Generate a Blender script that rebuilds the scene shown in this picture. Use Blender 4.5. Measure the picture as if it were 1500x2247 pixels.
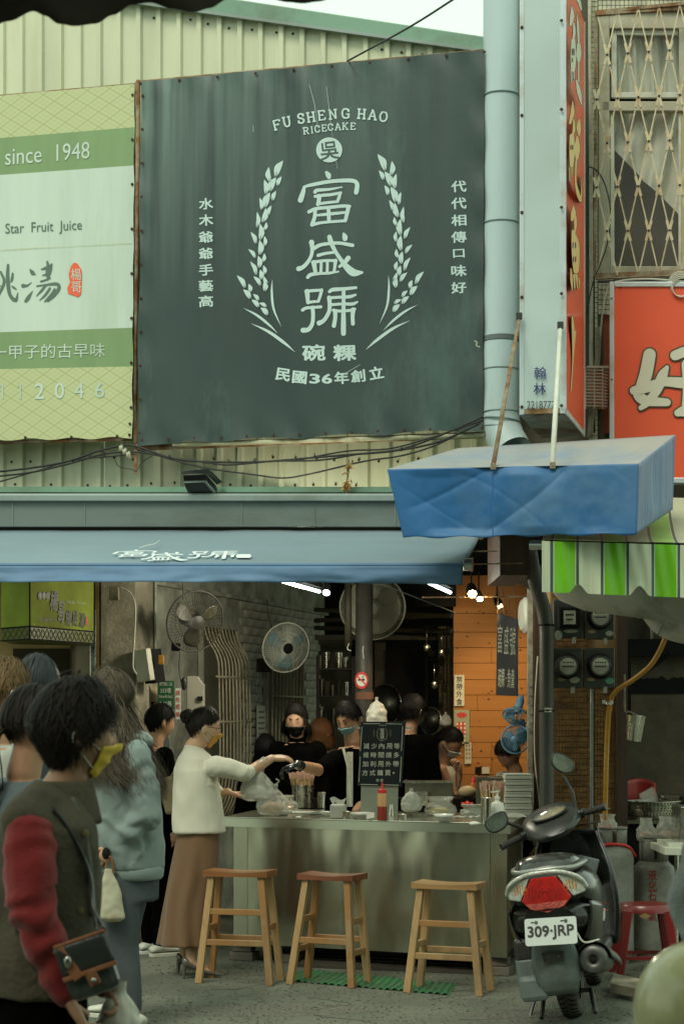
import bpy,math,random
import numpy as np
from mathutils import Vector,Matrix,noise
R=math.radians
random.seed(7)
S=bpy.context.scene
COL=S.collection
for _o in list(bpy.data.objects):
 bpy.data.objects.remove(_o)
 # --- camera, world, sun, exposure
FPX,CX,HY,EH=4000.0,750.0,1575.0,1.52
cam=bpy.data.cameras.new('camera')
cam.sensor_fit='VERTICAL'
cam.sensor_height=36.0
cam.lens=FPX/2247*36.0
cam.shift_y=(HY-1123.5)/2247
cam.clip_start=0.05
cam.clip_end=2000
cam.dof.use_dof=True
cam.dof.focus_distance=10.9
cam.dof.aperture_fstop=5.6
camo=bpy.data.objects.new('camera',cam)
COL.objects.link(camo)
camo.location=(0,0,EH)
camo.rotation_euler=(R(90),0,0)
S.camera=camo
SUN_EL,SUN_AZ=R(52),R(205)
world=bpy.data.worlds.new('World')
S.world=world
world.use_nodes=True
wn,wl=world.node_tree.nodes,world.node_tree.links
wn.clear()
wout=wn.new('ShaderNodeOutputWorld')
wbg=wn.new('ShaderNodeBackground')
sky=wn.new('ShaderNodeTexSky')
sky.sky_type='NISHITA'
sky.sun_disc=False
sky.sun_elevation=SUN_EL
sky.sun_rotation=SUN_AZ
wmix=wn.new('ShaderNodeMix')
wmix.data_type='RGBA'
wmix.inputs[0].default_value=0.8
wmix.inputs[7].default_value=(6.7,8.1,6.2,1)
wl.new(sky.outputs[0],wmix.inputs[6])
wl.new(wmix.outputs[2],wbg.inputs[0])
wbg.inputs[1].default_value=0.14
wl.new(wbg.outputs[0],wout.inputs[0])
sun_d=bpy.data.lights.new('sun','SUN')
sun_d.energy=1.5
sun_d.angle=R(22)
sun_d.color=(1.0,0.95,0.80)
suno=bpy.data.objects.new('sun',sun_d)
COL.objects.link(suno)
_sd=Vector((-0.45,-0.80,1.15)).normalized()
suno.rotation_euler=_sd.to_track_quat('Z','Y').to_euler()
sky.sun_rotation=math.atan2(_sd.x,_sd.y)
sky.sun_elevation=math.asin(_sd.z)
S.view_settings.view_transform='Standard'
S.view_settings.look='None'
S.view_settings.gamma=1.0
S.view_settings.exposure=0.22
S.view_settings.use_curve_mapping=False
S.cycles.max_bounces=8
S.cycles.sample_clamp_indirect=6.0
S.cycles.use_denoising=True
# --- small tools
def P(px,py,D):
 return Vector(((px-CX)/FPX*D,D,EH+(HY-py)/FPX*D))
class Plane:
 """A plane in the place; hit() gives the point seen at a photo pixel, off mm-wise towards the street."""
 def __init__(s,p,n):
  s.p=Vector(p);s.n=Vector(n).normalized()
 @staticmethod
 def wall(y0,m):
  return Plane((0,y0,0),(-m,-1,0))
 @staticmethod
 def level(z):
  return Plane((0,0,z),(0,0,1))
 @staticmethod
 def three(a,b,c):
  n=(Vector(b)-Vector(a)).cross(Vector(c)-Vector(a))
  if n.y>0:n=-n
  return Plane(a,n)
 def hit(s,px,py,off=0.0):
  r=Vector(((px-CX)/FPX,1,(HY-py)/FPX))
  o=Vector((0,0,EH))
  p=s.p+s.n*off
  return o+r*(s.n.dot(p-o)/s.n.dot(r))
def sr(r,g,b):
 f=lambda c:(c/255/12.92)if c/255<=0.04045 else((c/255+0.055)/1.055)**2.4
 return(f(r),f(g),f(b))
def hsh(*a):
 return random.Random(hash(a)).random()
class MB:
 """collects faces; build() links them as ONE mesh object"""
 def __init__(s):
  s.v=[];s.f=[];s.m=[];s.k=0
 def mat(s,k):
  s.k=k;return s
 def add(s,vs,fs):
  n=len(s.v)
  s.v+=[tuple(p)for p in vs]
  for f in fs:
   s.f.append(tuple(i+n for i in f));s.m.append(s.k)
  return s
 def box(s,c,size,rot=None):
  c=Vector(c);hx,hy,hz=size[0]/2,size[1]/2,size[2]/2
  M=rot if isinstance(rot,Matrix)else Matrix.Rotation(rot or 0,3,'Z')
  vs=[c+M@Vector((x*hx,y*hy,z*hz))for z in(-1,1)for y in(-1,1)for x in(-1,1)]
  return s.add(vs,[(0,2,3,1),(4,5,7,6),(0,1,5,4),(2,6,7,3),(0,4,6,2),(1,3,7,5)])
 def bar(s,a,b,w,h=None,up=(0,0,1),taper=1.0):
  a=Vector(a);b=Vector(b);h=h or w
  d=(b-a).normalized();u=Vector(up)
  if abs(d.dot(u))>0.98:u=Vector((0,1,0))
  x=d.cross(u).normalized();y=x.cross(d).normalized()
  vs=[a+x*i*w/2+y*j*h/2 for j in(-1,1)for i in(-1,1)]+[b+(x*i*w/2+y*j*h/2)*taper for j in(-1,1)for i in(-1,1)]
  return s.add(vs,[(0,2,3,1),(4,5,7,6),(0,1,5,4),(2,6,7,3),(0,4,6,2),(1,3,7,5)])
 def loft(s,rings,n=12,caps=True):
  """rings: (centre, ax, ay) half-axis vectors"""
  vs=[]
  for c,ax,ay in rings:
   c=Vector(c)
   for i in range(n):
    t=2*math.pi*i/n
    vs.append(c+Vector(ax)*math.cos(t)+Vector(ay)*math.sin(t))
  fs=[]
  for j in range(len(rings)-1):
   for i in range(n):
    a=j*n+i;b=j*n+(i+1)%n
    fs.append((a,b,b+n,a+n))
  if caps:
   fs.append(tuple(range(n))[::-1])
   fs.append(tuple((len(rings)-1)*n+i for i in range(n)))
  return s.add(vs,fs)
 def tube(s,pts,r,n=8,caps=True,ref=None):
  pts=[Vector(p)for p in pts]
  rs=r if isinstance(r,(list,tuple))else[r]*len(pts)
  rings=[];prev=None
  for i,p in enumerate(pts):
   a=pts[max(i-1,0)];b=pts[min(i+1,len(pts)-1)]
   d=(b-a).normalized()
   if prev is None:
    u=Vector(ref)if ref else(Vector((0,0,1))if abs(d.z)<0.9 else Vector((1,0,0)))
    x=d.cross(u).normalized()
   else:
    x=(prev-d*prev.dot(d)).normalized()
   prev=x
   y=d.cross(x)
   rings.append((p,x*rs[i],y*rs[i]))
  return s.loft(rings,n,caps)
 def lathe(s,prof,n=20,M=None,caps=False):
  M=M or Matrix.Identity(4)
  vs=[];fs=[]
  for r,z in prof:
   for i in range(n):
    t=2*math.pi*i/n
    vs.append(M@Vector((r*math.cos(t),r*math.sin(t),z)))
  for j in range(len(prof)-1):
   for i in range(n):
    a=j*n+i;b=j*n+(i+1)%n
    fs.append((a,b,b+n,a+n))
  if caps:
   fs.append(tuple(range(n))[::-1]);fs.append(tuple((len(prof)-1)*n+i for i in range(n)))
  return s.add(vs,fs)
 def torus(s,c,R_,r,M=None,n=28,k=6,sx=1,sy=1):
  M=M or Matrix.Identity(3)
  vs=[];fs=[]
  for i in range(n):
   t=2*math.pi*i/n
   o=Vector((math.cos(t)*sx,math.sin(t)*sy,0))
   for j in range(k):
    a=2*math.pi*j/k
    vs.append(Vector(c)+M@(o*(R_+r*math.cos(a))+Vector((0,0,r*math.sin(a)))))
  for i in range(n):
   for j in range(k):
    fs.append((i*k+j,((i+1)%n)*k+j,((i+1)%n)*k+(j+1)%k,i*k+(j+1)%k))
  return s.add(vs,fs)
 def poly(s,pts):
  return s.add(pts,[tuple(range(len(pts)))])
 def prism(s,pts,ext):
  n=len(pts);e=Vector(ext)
  vs=[Vector(p)for p in pts]+[Vector(p)+e for p in pts]
  fs=[tuple(range(n))[::-1],tuple(range(n,2*n))]+[(i,(i+1)%n,(i+1)%n+n,i+n)for i in range(n)]
  return s.add(vs,fs)
 def grid(s,fn,nu,nv,wrap=False):
  vs=[fn(i/nu,j/nv)for j in range(nv+1)for i in range(nu+(0 if wrap else 1))]
  w=nu if wrap else nu+1
  fs=[(j*w+i,j*w+(i+1)%w,(j+1)*w+(i+1)%w,(j+1)*w+i)for j in range(nv)for i in range(nu)]
  return s.add(vs,fs)
 def ball(s,c,r,n=14,m=9,M=None):
  c=Vector(c);r=r if isinstance(r,(tuple,list))else(r,r,r)
  M=M or Matrix.Identity(3)
  def fn(u,v):
   a=u*2*math.pi;b=(v-.5)*math.pi*.998
   return c+M@Vector((r[0]*math.cos(b)*math.cos(a),r[1]*math.cos(b)*math.sin(a),r[2]*math.sin(b)))
  return s.grid(fn,n,m,True)
 def mesh(s,name='m'):
  me=bpy.data.meshes.new(name)
  me.from_pydata([tuple(p)for p in s.v],[],s.f)
  return me
 def build(s,name,mats,parent=None,smooth=False,bevel=0,label=None,cat=None,group=None,kind=None,solid=0,sub=0,local=False):
  mats=mats if isinstance(mats,(list,tuple))else[mats]
  V=np.array(s.v,dtype=float).reshape(-1,3)
  if parent is None:
   o0=Vector(((V[:,0].min()+V[:,0].max())/2,(V[:,1].min()+V[:,1].max())/2,V[:,2].min()))
  else:
   o0=ORG.get(parent.name,Vector())
  if local:o0=Vector()
  me=bpy.data.meshes.new(name)
  me.from_pydata([tuple(p)for p in(V-np.array(o0))],[],s.f)
  for m in mats:me.materials.append(m)
  if len(mats)>1:me.polygons.foreach_set('material_index',s.m)
  me.polygons.foreach_set('use_smooth',[bool(smooth)]*len(me.polygons))
  o=bpy.data.objects.new(name,me)
  COL.objects.link(o)
  if smooth and smooth is not True:
   try:
    me.set_sharp_from_angle(angle=R(smooth))
   except Exception:pass
  if parent is None:
   if not local:o.location=o0
   ORG[o.name]=Vector(o0)
  else:
   o.parent=parent
   ORG[o.name]=o0
  if solid:
   md=o.modifiers.new('solid','SOLIDIFY');md.thickness=solid;md.offset=0
  if bevel:
   md=o.modifiers.new('bevel','BEVEL');md.width=bevel;md.segments=2;md.limit_method='ANGLE';md.angle_limit=R(40)
  if sub:
   md=o.modifiers.new('sub','SUBSURF');md.levels=sub;md.render_levels=sub
  tag(o,label,cat,group,kind)
  return o
ORG={}
def tag(o,label=None,cat=None,group=None,kind=None):
 if label:o['label']=label
 if cat:o['category']=cat
 if group:o['group']=group
 if kind:o['kind']=kind
 return o
def thing(name,label,cat,loc,group=None,rz=0):
 o=bpy.data.objects.new(name,None)
 COL.objects.link(o)
 o.empty_display_size=0.1
 o.location=loc
 o.rotation_euler.z=rz
 ORG[o.name]=Vector(loc)
 return tag(o,label,cat,group)
def copy_tree(o,parent=None,**kw):
 c=o.copy();COL.objects.link(c)
 if parent is not None:c.parent=parent
 for ch in list(o.children):copy_tree(ch,c)
 if parent is None:
  for k in('label','cat','group'):
   if k in kw:c['category' if k=='cat' else k]=kw[k]
  if 'loc' in kw:c.location=kw['loc']
  if 'rot' in kw:c.rotation_euler=kw['rot']
  if 'scale' in kw:c.scale=kw['scale']
 return c
def catmull(pts,n=6):
 pts=[Vector(p)for p in pts]
 q=[pts[0]*2-pts[1]]+pts+[pts[-1]*2-pts[-2]]
 out=[]
 for i in range(1,len(q)-2):
  for k in range(n):
   t=k/n
   a,b,c,d=q[i-1],q[i],q[i+1],q[i+2]
   out.append(0.5*((2*b)+(c-a)*t+(2*a-5*b+4*c-d)*t*t+(3*b-a-3*c+d)*t**3))
 out.append(pts[-1])
 return out
def frame(n,up=(0,0,1)):
 """3x3 with columns (right, up, normal) for something that faces direction n"""
 n=Vector(n).normalized();u=Vector(up)
 x=u.cross(n).normalized();y=n.cross(x)
 return Matrix((x,y,n)).transposed()
 # --- materials
MATS={}
def mat(name,col,rough=0.6,metal=0.0,var=0.0,vscale=4.0,stretch=(1,1,1),col2=None,dirt=None,dscale=2.0,damt=0.5,bump=0.0,bscale=60.0,bstretch=(1,1,1),emit=None,estr=0.0,trans=0.0,alpha=1.0,coat=0.0,spec=0.5,rvar=0.0,sheen=0.0,ior=1.45,sss=0.0,aniso=0.0):
 if name in MATS:return MATS[name]
 m=bpy.data.materials.new(name);m.use_nodes=True
 nt=m.node_tree;N=nt.nodes;L=nt.links
 b=N['Principled BSDF']
 b.inputs['Roughness'].default_value=rough
 b.inputs['Metallic'].default_value=metal
 b.inputs['Specular IOR Level'].default_value=spec if rough<.7 or spec!=.5 else .2
 b.inputs['IOR'].default_value=ior
 if coat:b.inputs['Coat Weight'].default_value=coat;b.inputs['Coat Roughness'].default_value=0.08
 if trans:b.inputs['Transmission Weight'].default_value=trans
 if alpha<1:b.inputs['Alpha'].default_value=alpha
 if sheen:b.inputs['Sheen Weight'].default_value=sheen
 if sss:
  b.inputs['Subsurface Weight'].default_value=sss
  b.inputs['Subsurface Radius'].default_value=(0.012,0.005,0.003)
 if aniso:b.inputs['Anisotropic'].default_value=aniso
 if emit:b.inputs['Emission Color'].default_value=(*emit,1);b.inputs['Emission Strength'].default_value=estr
 tc=N.new('ShaderNodeTexCoord')
 def nz(scale,st,detail=5,rough_=0.6):
  mp=N.new('ShaderNodeMapping');mp.inputs['Scale'].default_value=st
  L.new(tc.outputs['Object'],mp.inputs['Vector'])
  t=N.new('ShaderNodeTexNoise');t.inputs['Scale'].default_value=scale
  t.inputs['Detail'].default_value=detail;t.inputs['Roughness'].default_value=rough_
  L.new(mp.outputs[0],t.inputs['Vector'])
  return t.outputs['Fac']
 def ramp(src,lo,hi):
  r=N.new('ShaderNodeMapRange');r.inputs[1].default_value=lo;r.inputs[2].default_value=hi
  L.new(src,r.inputs[0]);return r.outputs[0]
 def mixc(fac,a,bb):
  x=N.new('ShaderNodeMix');x.data_type='RGBA'
  if isinstance(fac,float):x.inputs[0].default_value=fac
  else:L.new(fac,x.inputs[0])
  for i,c in((6,a),(7,bb)):
   if isinstance(c,tuple):x.inputs[i].default_value=(*c[:3],1)
   else:L.new(c,x.inputs[i])
  return x.outputs[2]
 cur=tuple(col)
 if var:
  c2=col2 or tuple(max(0,c*(1-var))for c in col)
  c1=tuple(min(1,c*(1+var*0.6))for c in col)if not col2 else tuple(col)
  cur=mixc(ramp(nz(vscale,stretch,2 if metal>.95 else 5),0.32,0.68),c1,c2)
 if dirt:
  f=ramp(nz(dscale,stretch,8,0.7),0.62-damt*0.25,0.80-damt*0.1)
  cur=mixc(f,cur,dirt)
 if isinstance(cur,tuple):b.inputs['Base Color'].default_value=(*cur[:3],1)
 else:L.new(cur,b.inputs['Base Color'])
 if rvar:
  f=nz(vscale*2.3,stretch,2)
  r=N.new('ShaderNodeMapRange');r.inputs[1].default_value=.3;r.inputs[2].default_value=.7
  r.inputs[3].default_value=max(0.02,rough-rvar);r.inputs[4].default_value=min(1,rough+rvar)
  L.new(f,r.inputs[0]);L.new(r.outputs[0],b.inputs['Roughness'])
 if bump:
  bp=N.new('ShaderNodeBump');bp.inputs['Strength'].default_value=min(1,bump);bp.inputs['Distance'].default_value=0.01
  L.new(nz(bscale,bstretch,4),bp.inputs['Height']);L.new(bp.outputs[0],b.inputs['Normal'])
 MATS[name]=m
 m['_out']=1
 return m
def hue(m,sc=None):
 return m
def obj_coord_nodes(m):
 nt=m.node_tree;return nt,nt.nodes,nt.links,nt.nodes['Principled BSDF']
 # --- lettering
_TC={}
def glyphs(txt,bold=0.0):
 key=(txt,bold)
 if key not in _TC:
  cu=bpy.data.curves.new('t','FONT');cu.body=txt;cu.size=1.0;cu.offset=bold;cu.resolution_u=3
  ob=bpy.data.objects.new('t',cu)
  me=bpy.data.meshes.new_from_object(ob)
  vs=[tuple(v.co)for v in me.vertices];fs=[tuple(p.vertices)for p in me.polygons]
  bpy.data.objects.remove(ob);bpy.data.curves.remove(cu);bpy.data.meshes.remove(me)
  _TC[key]=(vs,fs)
 return _TC[key]
def put_text(mb,txt,fn,bold=0.0,keep=False):
 """fn(u, v): u, v in 0..1 over the text's own box -> point; bold = em shift of the overlaid copies that thicken it"""
 vs,fs=glyphs(txt,0.0)
 if not vs:return
 cj=any(ord(c)>0x2e80 for c in txt)
 if bold:
  x0=min(v[0]for v in vs);x1=max(v[0]for v in vs);y0=min(v[1]for v in vs);y1=max(v[1]for v in vs)
  w=max(x1-x0,1e-4);h=max(y1-y0,1e-4)
  e0=(fn(1,0)-fn(0,0)).cross(fn(0,1)-fn(0,0)).normalized()*0.00015
  if e0.y>0 or(abs(e0.y)<1e-5 and e0.x<0):e0=-e0
  K=8 if bold>.03 else 4
  for k in range(K):
   a=2*math.pi*(k+.5)/K;dx,dy=math.cos(a)*bold,math.sin(a)*bold
   mb.add([fn((v[0]+dx-x0)/w,(v[1]+dy-y0)/h)+e0*(k-K)for v in vs],fs)
 x0=min(v[0]for v in vs);x1=max(v[0]for v in vs);y0=min(v[1]for v in vs);y1=max(v[1]for v in vs)
 w=max(x1-x0,1e-4);h=max(y1-y0,1e-4)
 mb.add([fn((v[0]-x0)/w,(v[1]-y0)/h)for v in vs],fs)
def boxfn(plane,x0,y0,x1,y1,off=0.004,sl=0.0,it=0.0):
 """text box on a plane between photo pixels; sl = rise in px over its width; it = italic shift"""
 return lambda u,v:plane.hit(x0+(x1-x0)*u+it*v,y1+(y0-y1)*v-sl*(u-0.5),off)
_soff=[0]
def stroke(mb,pts,w,plane,off=0.004,n=5,caps=True):
 """brush stroke: pts in photo pixels, w = one width or a width per point; each stroke lies a hair above the last"""
 _soff[0]=(_soff[0]+1)%9
 off=off+_soff[0]*0.00012
 W=w if isinstance(w,(list,tuple))else[w]*len(pts)
 p3=catmull([Vector((p[0],p[1],ww))for p,ww in zip(pts,W)],n)if n>1 else[Vector((p[0],p[1],ww))for p,ww in zip(pts,W)]
 L_,R_=[],[]
 m=len(p3)
 for i,p in enumerate(p3):
  a=p3[max(i-1,0)];b=p3[min(i+1,m-1)]
  d=Vector((b.x-a.x,b.y-a.y));d=d.normalized()if d.length else Vector((1,0))
  nn=Vector((-d.y,d.x))*max(p.z,0.05)/2
  L_.append((p.x+nn.x,p.y+nn.y));R_.append((p.x-nn.x,p.y-nn.y))
 vs=[plane.hit(*q,off)for q in L_]+[plane.hit(*q,off)for q in R_]
 mb.add(vs,[(i,i+1,m+i+1,m+i)for i in range(m-1)])
 if caps:
  for i,sg in((0,-1),(m-1,1)):
   p=p3[i];q=p3[1]if i==0 else p3[m-2]
   if p.z<0.6:continue
   d=(Vector((p.x-q.x,p.y-q.y))).normalized()
   ang=math.atan2(d.y,d.x)
   c=[plane.hit(p.x+math.cos(ang+t)*p.z/2,p.y+math.sin(ang+t)*p.z/2,off)for t in[(-90+30*k)*math.pi/180 for k in range(7)]]
   mb.add(c,[tuple(range(7))])
def blade(mb,pts,wmax,plane,off=0.004):
 """leaf shape that is pointed at both ends"""
 m=len(pts)
 stroke(mb,pts,[wmax*math.sin(math.pi*(i+0.04)/(m-1+0.08))for i in range(m)],plane,off,5,False)
 # --- materials of the place
LT=(0.80,0.88,0.76)
def al(r,g,b,k=1.0):
 """base colour of a surface that shows as this sRGB value under the open sky"""
 c=sr(r,g,b);return tuple(min(0.85,x/l*k)for x,l in zip(c,LT))
M_asph=mat('asphalt',(0.19,0.205,0.16),0.8,var=0.3,vscale=60,dirt=(0.115,0.12,0.092),dscale=1.3,damt=1.0,bump=1.0,bscale=120)
M_sheet=mat('cream_sheet_metal',al(192,203,164),0.42,var=0.16,vscale=2.2,stretch=(1,1,.15),dirt=al(172,180,132),dscale=1.6,damt=.5,rvar=.1)
M_screw=mat('rusty_screw',(0.07,0.04,0.025),0.8)
M_trim=mat('green_roof_trim',al(112,150,122),0.4,var=0.15,vscale=1.5,dirt=al(90,110,85),dscale=2)
M_gut=mat('grey_gutter_metal',al(108,124,112),0.38,var=0.12,vscale=1.5,stretch=(.3,1,1),dirt=al(82,92,78),dscale=2.5,rvar=.08)
M_gutl=mat('pale_gutter_lip',al(132,150,136),0.35,var=0.1,vscale=2,dirt=al(110,122,104),dscale=2)
M_dark=mat('deep_black',(0.008,0.008,0.007),0.8,var=.5)
M_ceil=mat('dark_ceiling_board',(0.02,0.019,0.016),0.85,var=.4)
M_brown=mat('dark_brown_board',(0.06,0.035,0.022),0.6,var=.3,vscale=5,stretch=(4,4,.4))
M_plaster=mat('stained_white_plaster',(0.46,0.47,0.38),0.8,var=.25,vscale=3,dirt=(.11,.10,.075),dscale=3.2,damt=.8,bump=.6,bscale=30)
M_conc=mat('bare_pillar_concrete',(0.30,0.27,0.20),0.85,var=.3,vscale=4,dirt=(.08,.07,.05),dscale=3,damt=.8,bump=.7,bscale=40)
M_brickw=mat('painted_white_brick',(0.45,0.44,0.36),0.75,var=.2,vscale=6,dirt=(.2,.17,.12),dscale=5,damt=.6,bump=.5,bscale=60)
M_mort=mat('dirty_mortar',(0.12,0.11,0.085),0.9,bump=.5)
M_blue=mat('blue_tarpaulin',al(40,98,140),0.55,var=0.12,vscale=1.5,dirt=al(82,122,142),dscale=1.2,damt=.5,bump=.12,bscale=9,rvar=.08)
M_dusty=mat('dusty_blue_tarpaulin',al(142,150,136),0.65,var=0.25,col2=al(108,134,148),vscale=1.5,dirt=al(152,152,132),dscale=2.2,damt=.9,bump=.4,bscale=14)
M_awn=mat('blue_awning_cloth',al(112,136,136),0.6,var=0.12,vscale=1.2,stretch=(.4,1,1),dirt=al(120,142,140),dscale=1.5,bump=.15,bscale=30)  # paler than the valance: dust and skylight both put into the colour
M_awnv=mat('blue_awning_valance',al(84,120,142),0.6,var=0.14,vscale=3,bump=.3,bscale=12)
M_gwhite=mat('pale_striped_awning',al(172,188,150),0.5,var=.14,vscale=60,stretch=(1,.02,.02),dirt=al(160,165,130),dscale=3,bump=.15,bscale=12)
M_ggreen=mat('bright_green_awning',al(96,168,22),0.42,var=.12,vscale=3,bump=.25,bscale=10)
M_gdark=mat('dark_green_awning_line',al(50,76,66),0.5)
M_gtop=mat('dusty_awning_top',al(160,168,135),0.7,var=.15,vscale=2)
M_ggtop=mat('faded_green_awning_top',al(135,172,92),0.7,var=.15,vscale=2)
M_duct=mat('white_duct_paint',al(166,190,180),0.42,var=.1,vscale=1.4,stretch=(1,1,.25),dirt=al(140,155,138),dscale=2,damt=.4,rvar=.1)
M_ductd=mat('dusty_duct_paint',(0.38,0.37,0.31),0.6,var=.25,vscale=3,dirt=(.15,.14,.11),dscale=4)
M_alu=mat('brushed_aluminium',(0.55,0.58,0.54),0.35,0.9,var=.1)
M_steel=mat('stainless_steel',(0.58,0.59,0.48),0.26,1.0)
M_steel2=mat('kitchen_steel',(0.72,0.71,0.62),0.25,1.0,var=.2,vscale=8,rvar=.1,bump=.1,bscale=12)
M_cable=mat('black_cable',(0.02,0.022,0.02),0.55)
M_wcable=mat('white_cable',(0.55,0.55,0.46),0.5)
M_rust=mat('rusty_iron',(0.20,0.095,0.04),0.8,var=.5,vscale=8,dirt=(.42,.40,.30),dscale=6,damt=.8)
M_rwhite=mat('flaking_cream_iron',(0.60,0.54,0.36),0.65,var=.1,vscale=12,dirt=(.36,.17,.06),dscale=11,damt=.55)
M_wpaint=mat('white_paint',(0.62,0.64,0.55),0.5,var=.1,dirt=(.4,.36,.25),dscale=4)
M_tilec=mat('cream_mosaic_tile',(0.52,0.50,0.36),0.45,var=.3,vscale=14)
M_grout=mat('dark_grout',(0.10,0.09,0.065),0.9)
M_tileb=mat('brown_glazed_tile',(0.25,0.135,0.05),0.35,var=.45,vscale=20,dirt=(.05,.03,.02),dscale=8)
M_redbk=mat('red_backing',al(222,92,56),0.4,var=.06,vscale=1.5,coat=.2)
M_cream=mat('cream_print',al(196,205,176),0.45)
M_beige=mat('beige_window_frame',(0.46,0.44,0.33),0.5,var=.15,dirt=(.3,.25,.15),dscale=5)
M_curt=mat('grey_curtain',(0.62,0.64,0.52),0.8,var=.15)
M_glass=mat('window_glass',(0.5,0.52,0.48),0.05,alpha=.08)
M_gwall=mat('dirty_grey_wall',(0.115,0.10,0.07),0.85,var=.3,vscale=2,dirt=(.05,.042,.03),dscale=2.4,damt=.8)
# --- ground
mb=MB()
for(x0,x1,y0,y1)in[(-300,300,-200,600)]:
 mb.poly([(x0,y0,0),(x1,y0,0),(x1,y1,0),(x0,y1,0)])
mb.build('ground',M_asph,kind='structure',local=True)
mb=MB();rr=random.Random(3)
for i in range(7000):
 y=rr.uniform(9.0,11.4);x=rr.uniform(-.24,.24)*y
 s_=rr.choice((.003,.004,.005,.009))*rr.uniform(.7,1.3);mb.box((x,y,s_*.3),(s_,s_,s_*.7),rr.uniform(0,3))
mb.build('gravel',mat('grit',(.16,.16,.13),.9),kind='stuff')
mb=MB();rr=random.Random(9)
for k in range(9):
 x,y=rr.uniform(-1.9,1.6),rr.uniform(8.7,10.6);a=rr.uniform(-.5,.5);pts=[]
 for q in range(12):pts.append(Vector((x,y,.0006)));a+=rr.gauss(0,.45);x+=.07*math.cos(a);y+=.05*math.sin(a)
 for p,q in zip(pts,pts[1:]):mb.bar(p,q,rr.uniform(.003,.007),.0012)
mb.build('asphalt_crack',mat('crack_tar',(.02,.02,.017),.9),kind='stuff')
mb=MB()
for cx,cy,rx,ry in((-.4,9.5,.55,.22),(.9,9.3,.3,.2),(-1.5,10.2,.3,.3),(.1,10.75,.9,.16)):
 mb.poly([(cx+rx*math.cos(t)*(1+.25*noise.noise(Vector((math.cos(t)*2,math.sin(t)*2,cx)))),cy+ry*math.sin(t),.0008)for t in[k*math.pi/20 for k in range(40)]])
mb.build('oil_stain',mat('oily_asphalt',(.15,.155,.12),.55,var=.6,vscale=40,bump=1,bscale=120),kind='stuff')
# --- metal clad building with its roof trim
WALL=Plane.wall(12.2,0.268)
WD=Vector((1,-0.268,0)).normalized()
WN=Vector((-0.268,-1,0)).normalized()
def wallx(px,y0=12.2,m=.268):
 k=(px-CX)/FPX
 Y=y0/(1+m*k);return Vector((k*Y,Y,0))
def roof_row(px):return(px-290)*0.1412
bld=thing('metal_clad_building','cream corrugated metal building with a green sloping roof trim','building',wallx(420))
p0=wallx(-190);L_w=(wallx(1120)-p0).length
pitch=0.1465
prof=[(0,0),(0.088,0),(0.098,.026),(0.128,.026),(0.138,0)]
npit=int(L_w/pitch)
def ztop(p):
 px=CX+p.x/p.y*FPX
 return EH+(HY-max(roof_row(px),-90))/FPX*p.y
for k in range(0,npit,5):
 mb=MB();pts=[]
 for q in range(k,min(k+5,npit)):
  for(a,h)in prof:pts.append((q*pitch+a,h))
 pts.append((min(k+5,npit)*pitch,0))
 lift=0.002*(k//5%2)
 vs=[]
 for(a,h)in pts:
  p=p0+WD*a+WN*(h+lift);vs.append((p.x,p.y,2.90+.012*math.sin(a*5)))
 for(a,h)in pts:
  p=p0+WD*a+WN*(h+lift);vs.append((p.x,p.y,ztop(p)))
 n=len(pts)
 mb.add(vs,[(i,i+1,n+i+1,n+i)for i in range(n-1)])
 mb.build('metal_sheet',M_sheet,bld)
mb=MB()
rr=random.Random(5)
for k in range(npit):
 p=p0+WD*(k*pitch+.05)+WN*.004
 px=CX+p.x/p.y*FPX
 for row in(roof_row(px)+26+rr.uniform(-3,8),1008+rr.uniform(-6,6),1062+rr.uniform(-5,5)):
  if row<5 or rr.random()<.35:continue
  q=WALL.hit(px+rr.uniform(-8,8),row,.004)
  mb.lathe([(0.0001,.008),(.007,.006),(.009,0)],7,Matrix.Translation(q)@frame(WN).to_4x4())
mb.build('screw',M_screw,bld,kind='stuff')
mb=MB()
a=WALL.hit(150,roof_row(150)+2,.05);b=WALL.hit(1120,roof_row(1120)+2,.05)
c=WALL.hit(1120,roof_row(1120)-29,.05);d=WALL.hit(150,roof_row(150)-38,.05)
mb.prism([a,b,c,d],-WN*.3)
mb.build('roof_trim',M_trim,bld,bevel=.008)
mb=MB()
mb.prism([WALL.hit(150,roof_row(150)+7,.07),WALL.hit(1120,roof_row(1120)+5,.07),WALL.hit(1120,roof_row(1120)-1,.07),WALL.hit(150,roof_row(150),.07)],-WN*.03)
mb.build('trim_edge',M_gutl,bld)
mb=MB()
mb.box((-1.0,16.2,2.94),(9.0,8.0,.08));mb.build('ceiling',M_ceil,kind='structure')
mb=MB();mb.box((-0.5,19.0,1.45),(9,.12,2.9));mb.build('back_wall',M_dark,kind='structure')
mb=MB();mb.box((-4.4,15.2,1.45),(.12,7.5,2.9));mb.build('side_wall',M_gwall,kind='structure')
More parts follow.
